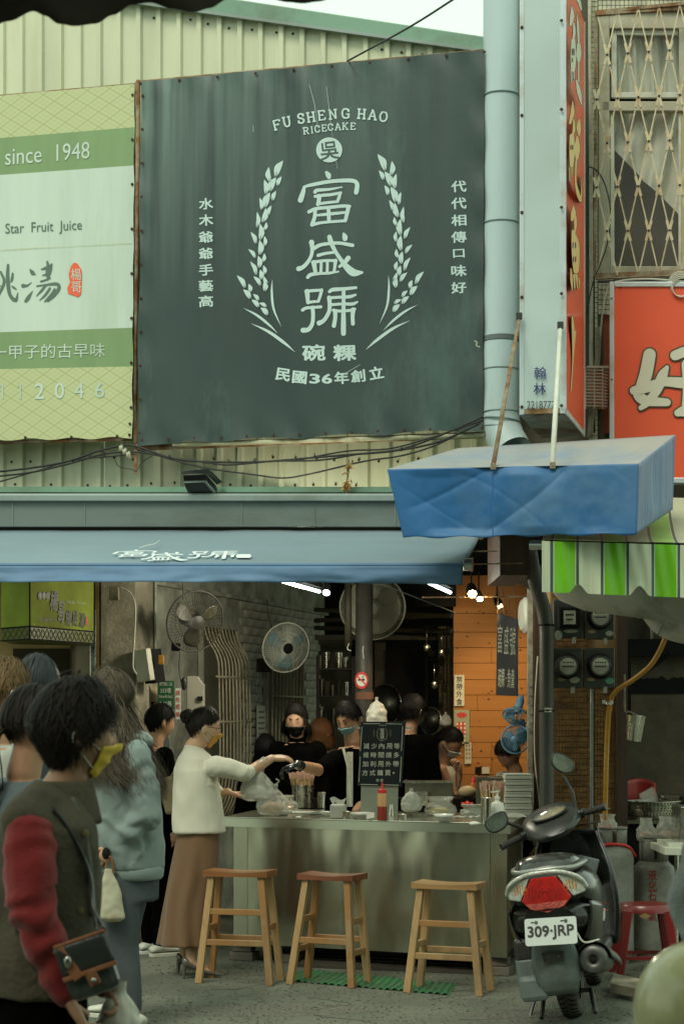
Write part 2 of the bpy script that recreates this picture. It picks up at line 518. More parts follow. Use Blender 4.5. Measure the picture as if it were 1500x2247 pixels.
# --- gutter
gt=thing('gutter','long grey box gutter running along the foot of the cream metal wall','gutter',(-1,11.3,2.7))
xa,xb=P(-170,0,11.2).x,P(1075,0,11.2).x
def zr(row,D):return EH+(HY-row)/FPX*D
def xprism(mb,prof2,x0,x1,dy=0.0):
 mb.prism([(x0,y,z)for y,z in prof2],(x1-x0,dy,0))
mb=MB();xprism(mb,[(11.17,zr(1099,11.17)),(11.17,zr(1086,11.17)),(11.19,zr(1083,11.19)),(11.5,zr(1083,11.2)),(11.5,zr(1099,11.17))],xa,xb)
mb.build('gutter_lip',M_gutl,gt,bevel=.004)
mb=MB();xprism(mb,[(11.20,zr(1156,11.2)),(11.20,zr(1100,11.2)),(11.5,zr(1100,11.2)),(11.5,zr(1156,11.2))],xa,xb)
mb.build('gutter_face',M_gut,gt,bevel=.003)
mb=MB()
for px in(28,186,530,690,866):
 q=P(px,1128,11.197);mb.box(q,(.004,.006,.15))
mb.build('gutter_joint',M_gutl,gt)
mb=MB();xprism(mb,[(11.36,zr(1080,11.36)),(11.36,zr(1068,11.36)),(11.75,zr(1064,11.6)),(11.75,zr(1080,11.4))],xa,xb)
mb.build('flashing',M_trim,gt)
mb=MB();xprism(mb,[(11.24,zr(1172,11.24)),(11.24,zr(1156.5,11.24)),(11.6,zr(1156.5,11.24)),(11.6,zr(1172,11.24))],xa,xb-.02)
mb.build('awning_housing',mat('brown_housing',(.035,.025,.018),.5),gt)
# --- blue retractable awning
aw=thing('blue_awning','long faded blue awning with white lettering hanging over the food stall','awning',(0,10.6,2.3))
AB=Vector((0,11.22,zr(1164,11.22)));AF=Vector((0,10.15,zr(1239,10.15)))
ax0,axf,axb=P(-190,0,10.15).x,P(1014,0,10.15).x,P(1056,0,11.22).x
def awn(u,v):
 p=AF.lerp(AB,v);x1=axf+(axb-axf)*v
 p=Vector((ax0+(x1-ax0)*u,p.y,p.z))
 p.z+=.006*math.sin(u*23+1)*math.sin(v*math.pi)-.02*math.sin(v*math.pi)+.004*noise.noise(p*6)
 return p
mb=MB();mb.grid(awn,90,14);mb.build('awning_cloth',M_awn,aw,smooth=True,solid=.003)
def val(u,v):
 D=10.14
 x=ax0+(axf-ax0)*u
 rows=1242+(36+5*(u**6)+.6*math.sin(u*40))*v
 p=Vector((x,D,zr(rows,D)))
 w=noise.noise(Vector((x*2.2,0,v*1.3)))*.035+noise.noise(Vector((x*7,3,v*3)))*.012+.02*math.sin(x*1.9+v)
 p.y+=w*v-.02*v
 return p
mb=MB();mb.grid(val,160,8);mb.build('valance',M_awnv,aw,smooth=True,solid=.003)
mb=MB();mb.tube([(ax0,10.15,zr(1240,10.15)),(axf+.004,10.15,zr(1240,10.15))],.012,8);mb.build('front_rail',M_awnv,aw,smooth=40)
mb=MB();mb.tube([(axf+.005,10.15,zr(1239,10.15)),(axf+.05,10.15,zr(1239,10.15))],.036,16);mb.build('rail_end',M_alu,aw,smooth=40)
mb=MB();mb.tube([(axf+.051,10.15,zr(1239,10.15)),(axf+.058,10.15,zr(1239,10.15))],.040,16);mb.build('end_cap',mat('pink_cap',(.55,.22,.18),.4),aw,smooth=40)
mb=MB();mb.tube([(axf+.06,10.15,zr(1238,10.15)),(axf+.38,10.6,zr(1236,10.6))],.004,6);mb.tube([(axf+.1,10.9,zr(1210,10.9)),(axf+.38,10.9,zr(1209,10.9))],.004,6)
mb.build('tie_rod',M_rust,aw)
AWP=Plane.three(AF,AB,(1,AF.y,AF.z))
AWL=1
mb=MB();stroke(mb,[(306,1202),(325,1196),(340,1193),(352,1184)],[1,1.2,1,.6],AWP,.012,3,False);mb.build('scratch',M_cream,aw)
# --- blue tarpaulin box
TL,TR=P(850,1030,9.75),P(1400,1018,9.54)
BL,BR=P(885,1180,9.75),P(1395,1172,9.54)
KL,KR=P(1005,984,10.65),P(1480,955,10.6)
KBR,KBL=P(1474,1118,10.6),P(1010,1150,10.65)
def wr(p,amp=1.0):
 d=noise.noise(Vector((p.x*2.4,p.y*2,p.z*2+p.x*1.5)))*.034-.006*math.exp(-abs(noise.noise(Vector((p.x*1.7-p.z*2.1,2.2+p.y*2,p.z*1.6))))*20)
 d-=.003*math.exp(-abs(noise.noise(Vector((p.x*3+p.z*3.5,7.2+p.y*3,p.z*2))))*26)-.002*noise.noise(p*16)
 return d*amp
def quad(a,b,c,d,nrm,amp,sag=0.0):
 nrm=Vector(nrm).normalized()
 def fn(u,v):
  p=(a.lerp(b,u)).lerp(d.lerp(c,u),v)
  e=min(1,8*min(u,1-u,v,1-v)+.0)
  return p+nrm*wr(p,amp)*e+Vector((0,0,-sag*math.sin(math.pi*u)*math.sin(math.pi*v)))
 return fn
tb=thing('tarpaulin_canopy','box shaped blue tarpaulin cover hung on two rods below the vertical signboard','tarpaulin',P(1120,1170,10.0))
mb=MB()
front=quad(BL,BR,TR,TL,(0,-1,0),1.2)
def front2(u,v):
 p=front(u,v)
 if v<.02:p.z+=.006*math.sin(u*31)
 for cx in(0.415,0.655):
  p.y+=.02*math.exp(-((u-cx)/.05)**2-((1-v)/.25)**2)
 return p
mb.grid(front2,150,44)
mb.build('front_flap',M_blue,tb,smooth=True,solid=.004)
mb=MB();mb.grid(quad(TL,TR,KR,KL,(0,0,1),.9,.05),100,30);mb.build('top_sheet',M_dusty,tb,smooth=True,solid=.004)
mb=MB();mb.grid(quad(BR,KBR,KR,TR,(1,-.3,0),.8),24,20);mb.build('side_flap',mat('streaky_blue_tarpaulin',al(108,124,134),.6,var=.4,col2=al(52,100,140),vscale=7,stretch=(3,3,.12),dirt=al(128,136,140),dscale=3,bump=.3,bscale=14),tb,smooth=True,solid=.004)
mb=MB();mb.grid(quad(KBL,BL,TL,KL,(-1,0,0),.8),14,16);mb.build('side_flap',M_blue,tb,smooth=True,solid=.004)
mb=MB()
for px,r0,r1 in((1078,1040,1176),(1283,1030,1170)):
 mb.tube([P(px+(3*math.sin(k)),r0+(r1-r0)*k/8,9.60-.0)for k in range(9)],.003,5)
mb.build('seam',mat('seam_blue',al(48,92,138),.7),tb)
mb=MB();mb.prism([P(1010,1164,10.6),P(1390,1164,10.5),P(1390,1150,10.5),P(1010,1150,10.6)],(0,.02,0));mb.build('back_rail',M_rust,tb)
# --- green striped awning on the right
ga=thing('striped_awning','bright green and white striped awning with a notched valance','awning',P(1400,1300,10.0))
edges=[1188,1206,1213,1215,1261,1263,1269,1270,1316,1317,1323,1325,1371,1373,1379,1380,1427,1428,1434,1436,1483,1485,1491,1492,1540,1541,1547,1549,1596,1598,1604,1605,1650]
kinds='wdwgwdwwwdwgwdwwwdwgwdwwwdwgwdww'
def gaD(px):return 9.6+(px-1188)/312*.25
def notch(px):
 for c,w,h in((1268,24,20),(1402,25,22),(1534,25,22)):
  t=abs(px-c)/w
  if t<1:return h*(0.5+0.5*math.cos(math.pi*t))
 return 0
def gcol(px,v):
 top=1187+(px-1188)*.029;bot=1299+(px-1188)*.04-notch(px)
 D=gaD(px)+.012*math.sin(px*.07)*(1-v)+.006*math.sin(px*.21+v*4)
 return P(px,bot+(top-bot)*v,D)
def gtop(px,v):
 f=P(px,1187+(px-1188)*.029,gaD(px));b=Vector((f.x+.18,f.y+1.35,f.z+.42))
 p=f.lerp(b,v);p.z-=.07*math.sin(math.pi*v);p.z+=.012*math.exp(-v*30)
 return p
mats_v={'w':M_gwhite,'d':M_gdark,'g':M_ggreen}
for i,kind in enumerate(kinds):
 if 1:
  mb=MB();mt=MB()
  a,b=edges[i],edges[i+1];n=max(1,int((b-a)/4))
  mb.grid(lambda u,v:gcol(a+(b-a)*u,v),n,10)
  mt.grid(lambda u,v:gtop(a+(b-a)*u,v),max(1,n//3),12)
 mb.build({'w':'pale_stripe','g':'green_stripe','d':'dark_line'}[kind],mats_v[kind],ga,smooth=True)
 mt.build({'w':'pale_top_stripe','g':'green_top_stripe','d':'dark_top_line'}[kind],{'w':M_gtop,'g':M_ggtop,'d':M_gdark}[kind],ga,smooth=True)
mb=MB();mb.tube([P(1163,1196,9.75),P(1192,1196,9.72)],.026,14);mb.build('roller_end',M_alu,ga,smooth=40)
# --- dark valance close to the camera, top left
mb=MB()
def scal(px):
 pts=[(-120,20),(-20,58),(20,46),(75,24),(100,34),(130,52),(165,57),(210,52),(250,32),(290,10),(330,5),(380,20),(425,27),(460,18),(500,-2),(560,-12),(590,-4),(630,4),(665,7),(700,3),(740,-8),(780,-20)]
 for(a,ya),(b,yb)in zip(pts,pts[1:]):
  if a<=px<=b:
   t=(px-a)/(b-a);t=t*t*(3-2*t);return ya+(yb-ya)*t
 return-20
def near(u,v):
 px=-120+900*u;D=4.6+.5*u+.02*math.sin(u*20)*(1-v)
 return P(px,scal(px)+(-160-scal(px))*v,D)
mb.grid(near,120,6)
mb.grid(lambda u,v:P(-700+1480*u,-150,4.62+.5*u)+Vector((0,-8.2*v,.10+1.0*v)),20,10)  # unseen awning roof carried back overhead to block sky light from near figures
near_aw=mb.build('awning_valance',mat('dark_brown_awning',(.045,.04,.03),.8,var=.2),None,smooth=True,solid=.004,label='dark brown scalloped awning edge hanging out of focus across the top corner',cat='awning')
# --- taut cable and cable bundle on the wall
def cable(label,pts,r,m=M_cable,name='cable',group=None,n=6,cat='cable'):
 mb=MB();mb.tube(catmull(pts,5),r,n);return mb.build(name,m,None,smooth=True,label=label,cat=cat,group=group)
cable('straight dark cable running up from the top edge of the green banner',[P(1010,-12,9.6),P(900,58,10.4),P(762,134,11.9)],.006)
W2=Plane.wall(11.75,.268)
def wc(pts,**k):return[W2.hit(x,y)for x,y in pts]
cset=[('upper thick black cable sagging from the banner corner to the left edge',[(-60,1040),(60,1028),(150,1012),(215,990),(268,978),(298,979),(370,1003),(430,1012),(560,1014),(690,1004),(760,998),(860,990),(960,970),(1050,930)],.0075),('black cable twisted along the middle of the bundle below the green banner',[(-60,1050),(60,1038),(150,1018),(230,996),(300,992),(370,1004),(420,1010),(500,1020),(600,1012),(700,1010),(790,996),(900,980),(1060,915)],.0065),('thin black cable rising steeply to the left of the rusty joint',[(-60,1075),(0,1057),(80,1034),(160,1010),(240,1002),(300,996)],.005),('lowest black cable hanging in a slack curve above the gutter',[(300,985),(400,1015),(470,1030),(560,1042),(620,1049),(680,1040),(800,1012),(880,1000),(960,975),(1055,925)],.006),('black cable running to the duct just under the banner edge',[(640,1012),(760,990),(850,985),(930,965),(1060,922)],.006),('thin cable drooping from the banner seam to the wall',[(253,1010),(262,1024),(290,1030),(300,1034),(312,1015),(335,1000)],.003)]
for lab,pts,r in cset:cable(lab,wc(pts),r)
mb=MB()
for x,y in((690,1000),(560,1010),(880,985),(230,996),(372,1003)):mb.torus(W2.hit(x,y),.014,.004,Matrix.Rotation(R(90),3,'Y'),10,5)
mb.build('cable_tie',M_cable,None,label='small black ties holding the sagging cables together',cat='cable tie')
# --- big round duct up the wall
def duct_ring(mb,c,r,d=(0,0,1),t=.006):
 z=Vector(d).normalized();x=z.orthogonal().normalized();M=Matrix((x,z.cross(x),z)).transposed();mb.torus(c,r,t,M,28,6)
du=thing('ventilation_duct','wide pale round duct climbing the wall beside the green banner','duct',P(1098,950,11.7))
def DC(row,dx=0):return P(1098+dx,row,11.7)
segs=[(-60,212,.113),(213,492,.1145),(493,740,.116),(752,812,.117),(813,905,.118)]
for a,b,r in segs:
 mb=MB();mb.tube([DC(a),DC(b)],r,28,False);mb.build('duct_segment',M_duct,du,smooth=True)
mb=MB()
for row in(212,492,812,905):duct_ring(mb,DC(row),.117)
mb.build('joint_ring',mat('duct_seam',al(110,130,120),.5),du,smooth=True)
mb=MB();mb.tube([DC(741),DC(751)],.121,28);mb.build('strap',mat('grey_strap',(.12,.15,.15),.5),du,smooth=40)
mb=MB();mb.tube([DC(906),P(1100,935,11.7),P(1108,962,11.66),P(1124,990,11.6)],[.119,.121,.124,.124],28,False);mb.build('elbow',M_duct,du,smooth=True)
mb=MB()
for row,r,dx in((922,.121,1),(940,.122,4),(958,.124,8)):duct_ring(mb,P(1099+dx,row,11.69),r,(.12,-.02,1))
mb.build('joint_ring',MATS['duct_seam'],du,smooth=True)
mb=MB();mb.tube(catmull([P(1040,748,11.5),P(1046,752,11.5),P(1044,758,11.5),P(1052,762,11.5)]),.004,5);mb.build('wire_twist',M_wcable,du)
# --- flood lamp on the gutter, dry weed
fl=thing('flood_lamp','dark finned flood lamp standing on the gutter under the green banner','lamp',P(440,1083,11.25))
D_=11.2;M_flood=mat('dark_lamp_metal',(.05,.055,.05),.5,.3)
mb=MB();mb.prism([P(395,1034,D_-.12),P(458,1029,D_-.12),P(488,1058,D_+.12),P(476,1064,D_+.12),P(452,1040,D_-.1),P(398,1040,D_-.12)],(0,.02,.004));mb.build('lamp_hood',M_flood,fl,bevel=.003)
mb=MB();mb.prism([P(402,1043,D_-.05),P(452,1040,D_-.05),P(474,1066,D_+.05),P(468,1080,D_+.05),P(412,1080,D_-.02),P(404,1062,D_-.05)],(0,.12,0));mb.build('lamp_body',M_flood,fl,bevel=.004)
mb=MB()
for k in range(13):
 x=404+k*3.7;mb.bar(P(x,1043,D_-.08),P(x+1.5,1056,D_-.08),.004,.05,(0,1,0))
mb.build('cooling_fins',M_dark,fl)
mb=MB();mb.bar(P(404,1058,D_-.09),P(450,1056,D_-.09),.012);mb.bar(P(450,1056,D_-.09),P(470,1080,D_+.02),.012);mb.build('bracket',M_gutl,fl)
wd=thing('dried_weed','dry brown weed growing out of the gutter in front of the wall','plant',P(760,1083,11.3))
mb=MB();mb.tube(catmull([P(762,1083,11.3),P(759,1062,11.3),P(764,1040,11.3),P(766,1010,11.3)]),.0035,5);mb.tube(catmull([P(764,1040,11.3),P(756,1038,11.3),P(750,1042,11.3)]),.002,5);mb.build('stem',M_rust,wd)
M_dry=mat('dry_leaf',(.40,.24,.09),.8,var=.4,vscale=30)
rr=random.Random(11)
for cx,cy,nn,sx,sy in((761,1068,34,9,13),(766,1024,16,6,12),(756,1040,5,6,4)):
 mb=MB()
 for k in range(nn):
  c=P(cx+rr.gauss(0,sx/2),cy+rr.gauss(0,sy/2),11.3+rr.uniform(-.03,.03));dv=Vector((rr.uniform(-1,1),rr.uniform(-1,1),rr.uniform(-1,.6))).normalized()*rr.uniform(.015,.03);sv=dv.orthogonal()*.3
  mb.add([c-dv,c+sv+Vector((0,.004,0)),c+dv,c-sv],[(0,1,2,3)])
 mb.build('leaf_cluster',M_dry,wd)
 # --- the dark green banner
M_ban=mat('green_banner_fade_sheen',al(44,60,55),0.42,var=.12,vscale=1.2,col2=al(54,72,65),stretch=(1.6,1.6,.5),dirt=al(76,102,90),dscale=1.0,damt=.3,bump=.05,bscale=120,bstretch=(.02,.02,1),rvar=.08)
nt,N,L,bs=obj_coord_nodes(M_ban)
tc=[n for n in N if n.type=='TEX_COORD'][0]
mp=N.new('ShaderNodeMapping');mp.inputs['Scale'].default_value=(9,9,.35);L.new(tc.outputs['Object'],mp.inputs[0])
tx=N.new('ShaderNodeTexNoise');tx.inputs['Scale'].default_value=1.0;tx.inputs['Detail'].default_value=6;L.new(mp.outputs[0],tx.inputs[0])
sep=N.new('ShaderNodeSeparateXYZ');L.new(tc.outputs['Object'],sep.inputs[0])
def mth(op,a,b):
 n=N.new('ShaderNodeMath');n.operation=op;n.use_clamp=op=='MULTIPLY'
 for i,x in enumerate((a,b)):
  if isinstance(x,(int,float)):n.inputs[i].default_value=x
  else:L.new(x,n.inputs[i])
 return n.outputs[0]
r1=N.new('ShaderNodeMapRange');r1.inputs[1].default_value=.35;r1.inputs[2].default_value=.75;L.new(tx.outputs[0],r1.inputs[0])
hz=N.new('ShaderNodeMapRange');hz.inputs[1].default_value=.9;hz.inputs[2].default_value=2.6;L.new(sep.outputs[2],hz.inputs[0])
lx=N.new('ShaderNodeMapRange');lx.inputs[1].default_value=1.0;lx.inputs[2].default_value=-1.1;L.new(sep.outputs[0],lx.inputs[0])
fac=mth('MULTIPLY',mth('MULTIPLY',r1.outputs[0],hz.outputs[0]),mth('ADD',mth('MULTIPLY',lx.outputs[0],.75),.04))  # sheen towards the top left painted into the colour, broken by fade streaks
src=bs.inputs['Base Color'].links[0].from_socket
mx=N.new('ShaderNodeMix');mx.data_type='RGBA';L.new(fac,mx.inputs[0]);L.new(src,mx.inputs[6]);mx.inputs[7].default_value=(*al(132,162,142),1)
L.new(mx.outputs[2],bs.inputs['Base Color'])
M_bprint=mat('pale_banner_print',al(180,208,192),.5,var=.08,vscale=1.5,stretch=(3,3,.4))
BP=Plane.wall(11.88,.268)
bn=thing('shop_banner','large dark green shop banner with white wreath and characters laced to a frame','banner',BP.hit(680,972))
cTL,cTR,cBR,cBL=(310,178),(1062,108),(1058,944),(302,976)
def banpt(u,v):
 xt=cTL[0]+(cTR[0]-cTL[0])*u;yt=cTL[1]+(cTR[1]-cTL[1])*u
 xb=cBL[0]+(cBR[0]-cBL[0])*u;yb=cBL[1]+(cBR[1]-cBL[1])*u
 yb+=-7*abs(math.sin(math.pi*u*4.2))*(1 if .12<u<.97 else .3)+3
 yt+=2.0*math.sin(math.pi*u*3.5)**2
 e=(1-abs(2*u-1));xs=(2.2*math.sin(v*16))*(1 if u<.01 else 0)
 off=.012*(1-min(1,22*min(u,1-u,v,1-v)))*math.sin(u*47+v*39)
 return BP.hit(xb+(xt-xb)*v+xs,yb+(yt-yb)*v,off)
mb=MB();mb.grid(banpt,60,40);mb.build('banner_cloth',M_ban,bn,smooth=True)
mb=MB()
for a,b in(((306,181),(1064,112)),((300,978),(1060,952)),((304,176),(297,985)),((303,985),(1058,957))):
 mb.tube([BP.hit(*a,-.05),BP.hit(*b,-.05)],.014,8)
mb.build('banner_frame',M_rust,bn,smooth=True)
mb=MB();mb.tube([BP.hit(380,976,-.03),BP.hit(1062,955,-.03)],.016,8);mb.build('lower_tube',mat('pale_conduit',(.5,.48,.33),.5,dirt=(.25,.15,.07),dscale=9),bn,smooth=True)
mb=MB()
gp=[(310+(752)*k/9,178-70*k/9+6)for k in range(10)]+[(312+746*k/13,966-28*k/13)for k in range(14)]+[(313-7*k/10,210+74*k)for k in range(11)]
for x,y in gp:
 mb.lathe([(.0001,.004),(.008,.004),(.010,0)],10,Matrix.Translation(BP.hit(x,y,.006))@frame(WN).to_4x4())
mb.build('grommet',M_screw,bn,kind='stuff')
def CR(x,y,ox,oy,s):return(ox+x/s,oy+y/s)
def chars(mb,strokes,ox,oy,s,plane,off=.003,k=1.0):
 for pts,w in strokes:
  W=[q/s*k for q in(w if isinstance(w,(list,tuple))else[w]*len(pts))]
  stroke(mb,[CR(x,y,ox,oy,s)for x,y in pts],W,plane,off)
FU=[([(655,125),(680,160),(692,195)],[45,78,62]),([(322,350),(300,440),(265,540)],[46,70,80]),([(318,340),(450,308),(700,262),(950,245),(1070,256),(1112,300),(1108,370),(1098,425)],[34,52,55,58,60,64,68,66]),([(485,418),(520,392),(700,378),(885,345)],[56,52,40,20]),([(485,485),(600,468),(720,458),(868,430)],[45,48,46,42]),([(545,480),(542,540),(528,600)],[70,62,60]),([(862,430),(842,500),(820,562)],[44,50,44]),([(520,598),(680,575),(825,562)],[42,42,38]),([(392,715),(500,668),(700,648),(900,628),(1000,632)],[52,52,50,50,46]),([(484,690),(478,790),(440,908)],[58,54,60]),([(985,635),(962,740),(935,850)],[60,58,50]),([(685,650),(688,750),(692,850)],56),([(500,768),(720,745),(950,722)],[36,48,38]),([(440,908),(600,875),(930,848)],[55,42,44])]
SH=[([(432,215),(440,300),(430,410),(370,520),(300,590),(240,612)],[78,58,52,56,62,76]),([(450,318),(560,258),(700,235),(850,228),(1045,262)],[58,54,48,50,54]),([(700,135),(722,210),(780,340),(880,490),(960,590),(1060,670),(1185,668)],[68,74,58,62,95,112,40]),([(912,90),(928,130),(932,165)],[40,80,70]),([(530,412),(640,383),(785,365)],[50,44,42]),([(980,452),(925,520),(850,580)],[74,62,42]),([(448,515),(620,492),(800,490)],[50,44,42]),([(468,520),(478,600),(492,670)],[78,62,54]),([(790,490),(780,580),(768,655)],[58,46,44]),([(575,520),(574,600),(570,670)],44),([(668,515),(668,600),(664,665)],42),([(375,740),(420,700),(560,684),(700,676),(835,655)],[50,56,42,42,24])]
HA=[([(345,948),(470,938),(585,932)],[44,46,40]),([(365,950),(372,1040),(378,1120)],[74,62,50]),([(582,930),(560,1020),(532,1100)],[50,46,44]),([(375,1118),(450,1106),(540,1100)],[46,42,40]),([(298,1230),(350,1200),(460,1190),(572,1182)],[50,46,42,46]),([(448,1190),(455,1320),(440,1440),(385,1520),(305,1532)],[58,56,58,66,76]),([(695,1045),(702,1150),(690,1260),(620,1380),(545,1425)],[66,58,58,60,76]),([(700,955),(750,925),(900,915),(1095,895)],[48,58,54,42]),([(690,1048),(850,1038),(1000,1030),(1088,1002)],[46,44,50,34]),([(730,1150),(900,1138),(1040,1140),(1118,1108)],[44,42,50,26]),([(910,920),(910,1100),(908,1250),(908,1400),(908,1580)],[56,56,60,72,74]),([(758,1232),(850,1245),(1000,1235),(1075,1215)],[50,42,44,48]),([(785,1250),(785,1350),(766,1465)],[62,58,64]),([(1052,1225),(1045,1330),(1050,1435)],[70,58,58])]
mb=MB()
for g_,o_ in((FU,360),(SH,500),(HA,500)):mb=MB();chars(mb,g_,620,o_,6.818,BP);mb.build('shop_name_character',M_bprint,bn)
class Warp:
 """maps a glyph drawn at one place of the photo onto another box of a plane"""
 def __init__(s,pl_,src,dst,sh=0):s.pl,s.a,s.b,s.sh=pl_,src,dst,sh
 def hit(s,x,y,off=0):
  u=(x-s.a[0])/(s.a[2]-s.a[0]);v=(y-s.a[1])/(s.a[3]-s.a[1])
  return s.pl.hit(s.b[0]+(s.b[2]-s.b[0])*u+s.sh*(1-v),s.b[1]+(s.b[3]-s.b[1])*v,off)
mb=MB();AW_=lambda d,o,sh,src:Warp(AWP,src,d,sh)
chars(mb,FU,620,360,6.818,Warp(AWP,(653,376,790,497),(240,1206,335,1222),14),.006)
chars(mb,SH,620,500,6.818,Warp(AWP,(650,510,797,612),(308,1211,412,1231),6),.006)
chars(mb,HA,620,500,6.818,Warp(AWP,(660,630,788,737),(410,1209,520,1226),6),.006)
stroke(mb,[(522,1220),(547,1220)],[8,8],AWP,.006,3)
mb.build('awning_lettering',mat('white_print',al(205,222,216),.6),aw)
leaves='590 110 510 280 70,437 180 450 335 55,515 290 450 440 70,575 280 530 380 45,390 315 405 470 55,450 450 400 610 70,515 435 480 540 45,340 508 360 640 45,405 618 370 770 60,465 590 432 700 40,312 660 310 830 45,345 787 345 960 60,412 768 385 860 38,245 875 300 1000 45,390 918 392 1030 40,340 960 340 1120 60,220 1058 295 1155 40,390 1102 370 1200 40,325 1130 335 1260 55,240 1190 305 1335 45,380 1232 393 1330 42,345 1278 355 1385 50,275 1350 350 1450 45,385 1350 425 1430 38,388 1400 395 1510 55,97 1340 185 1475 50,222 1430 240 1520 45,165 1490 240 1590 55,270 1540 330 1610 40,255 1600 330 1680 50,335 1635 415 1680 38,352 1685 425 1765 55'
bld_=[[(475,1380),(470,1520),(490,1700),(570,1888)],[(165,1690),(300,1760),(430,1860),(530,1958)],[(248,1855),(430,1940),(600,2060),(718,2160)]]
for side in(0,1):
 mb=MB();ms=MB()
 def tr(x,y):
  px,py=500+x/4.883,330+y/4.883
  if side:py=py-(14-9*(py-352)/420);px=1449-px
  return(px,py)
 for s_ in leaves.split(','):
  x0,y0,x1,y1,w=map(float,s_.split())
  bow=.10 if(x0+x1)/2<400 else-.10
  mx_,my_=(x0+x1)/2+(y1-y0)*bow,(y0+y1)/2-(x1-x0)*bow
  _pts=[tr(x0,y0),tr((x0+mx_)/2,(y0+my_)/2),tr(mx_,my_),tr((x1+mx_)/2,(y1+my_)/2),tr(x1,y1)]
  stroke(mb,_pts,[w/4.883*q for q in(.05,.66,1,.8,.25)],BP,.003,4,False)
  stroke(ms,[tr(mx_*.6+x1*.4,my_*.6+y1*.4),tr(x1,y1)],[.4,1.8],BP,.008,1,False)
 for q in bld_:blade(mb,[tr(*p)for p in q],[26,28,34][bld_.index(q)]/4.883,BP,.003)
 mb.build('rice_ear_wreath',M_bprint,bn);ms.build('leaf_veins',M_ban,bn)
SL={'F':([[(.2,0),(.2,1)],[(.1,1),(.95,1)],[(.2,.52),(.7,.52)],[(.95,1),(.95,.78)],[(.02,0),(.42,0)],[(.7,.62),(.7,.42)]],.85),'U':([[(.2,1),(.2,.35),(.3,.05),(.5,-.02),(.7,.05),(.8,.35),(.8,1)],[(.02,1),(.4,1)],[(.62,1),(.98,1)]],.95),'S':([[(.85,.75),(.75,.95),(.5,1.0),(.25,.95),(.15,.75),(.3,.57),(.7,.45),(.86,.25),(.75,.05),(.5,0),(.25,.05),(.13,.25)],[(.86,1),(.86,.7)],[(.12,0),(.12,.3)]],.8),'H':([[(.2,0),(.2,1)],[(.8,0),(.8,1)],[(.2,.5),(.8,.5)],[(.03,0),(.38,0)],[(.03,1),(.38,1)],[(.62,0),(.97,0)],[(.62,1),(.97,1)]],1.0),'E':([[(.2,0),(.2,1)],[(.05,1),(.9,1)],[(.05,0),(.92,0)],[(.2,.52),(.65,.52)],[(.9,1),(.9,.78)],[(.92,0),(.92,.24)],[(.65,.62),(.65,.42)]],.85),'N':([[(.2,0),(.2,1)],[(.2,1),(.8,0)],[(.8,0),(.8,1)],[(.03,0),(.38,0)],[(.03,1),(.25,1)],[(.62,1),(.97,1)]],1.0),'G':([[(.85,.72),(.7,.95),(.48,1.0),(.22,.9),(.1,.5),(.22,.1),(.5,0),(.72,.03),(.84,.15)],[(.84,.42),(.84,.0)],[(.55,.42),(.98,.42)],[(.86,1),(.86,.7)]],.95),'A':([[(.15,0),(.48,1)],[(.52,1),(.87,0)],[(.28,.33),(.74,.33)],[(.0,0),(.32,0)],[(.68,0),(1.02,0)],[(.35,1),(.55,1)]],1.0),'O':([[(.5,1),(.25,.92),(.1,.5),(.25,.08),(.5,0),(.75,.08),(.9,.5),(.75,.92),(.5,1)]],.95),'R':([[(.2,0),(.2,1)],[(.05,1),(.6,1),(.82,.9),(.85,.75),(.75,.57),(.55,.5),(.2,.5)],[(.5,.5),(.85,0)],[(.03,0),(.4,0)],[(.72,0),(1,0)]],.95),'I':([[(.5,0),(.5,1)],[(.2,0),(.8,0)],[(.2,1),(.8,1)]],.5),'C':([[(.85,.72),(.7,.95),(.48,1.0),(.22,.9),(.1,.5),(.22,.1),(.5,0),(.72,.05),(.87,.28)],[(.87,1),(.87,.7)]],.9),'K':([[(.2,0),(.2,1)],[(.2,.4),(.8,1)],[(.42,.58),(.82,0)],[(.03,0),(.38,0)],[(.03,1),(.38,1)],[(.62,1),(.97,1)],[(.65,0),(1,0)]],1.0)}
def slab(mb,ch,cx,cy,h,rot,plane,wt=.19):
 st,w=SL[ch];ca,sa=math.cos(R(rot)),math.sin(R(rot))
 for s_ in st:
  pts=[]
  for x,y in s_:
   X=(x-.5)*w*h;Y=(.5-y)*h
   pts.append((cx+X*ca-Y*sa,cy+X*sa+Y*ca))
  stroke(mb,pts,wt*h if len(pts)>2 or abs(s_[0][0]-s_[1][0])<.4 else wt*h*.8,plane,.0045,3 if len(pts)>2 else 1,len(pts)>2)
mb=MB()
for ch,x,y,r in(('F',607,274,-14),('U',629,267,-11),('S',660,260,-9),('H',682,257,-8),('E',705,253,-6),('N',730,251,-4),('G',758,249,-2),('H',793,250,4),('A',817,252,6),('O',841,256,9)):
 mb=MB();slab(mb,ch,x,y,20,r,BP);mb.build('painted_letter',M_bprint,bn)
mb=MB()
for ch,x,y,r in(('R',671,287,-7),('I',684,285,-6),('C',696,283,-6),('E',711,281,-4),('C',725,279,-3),('A',741,278,-2),('K',757,277,0),('E',774,277,2)):
 slab(mb,ch,x,y,14,r,BP)
mb.build('english_lettering',M_bprint,bn)
def ch_at(mb,ch,cx,cy,w,h,rot,plane,bold=.02,off=.003):
 ca,sa=math.cos(R(rot)),math.sin(R(rot))
 def fn(u,v):
  X=(u-.5)*w;Y=(.5-v)*h
  return plane.hit(cx+X*ca-Y*sa,cy+X*sa+Y*ca,off)
 put_text(mb,ch,fn,bold)
for ch,y in zip('水木爺爺手藝高',(447,483,520,556,592,627,661)):mb=MB();ch_at(mb,ch,452,y,30,24,-3,BP,.028);mb.build('painted_character',M_bprint,bn)
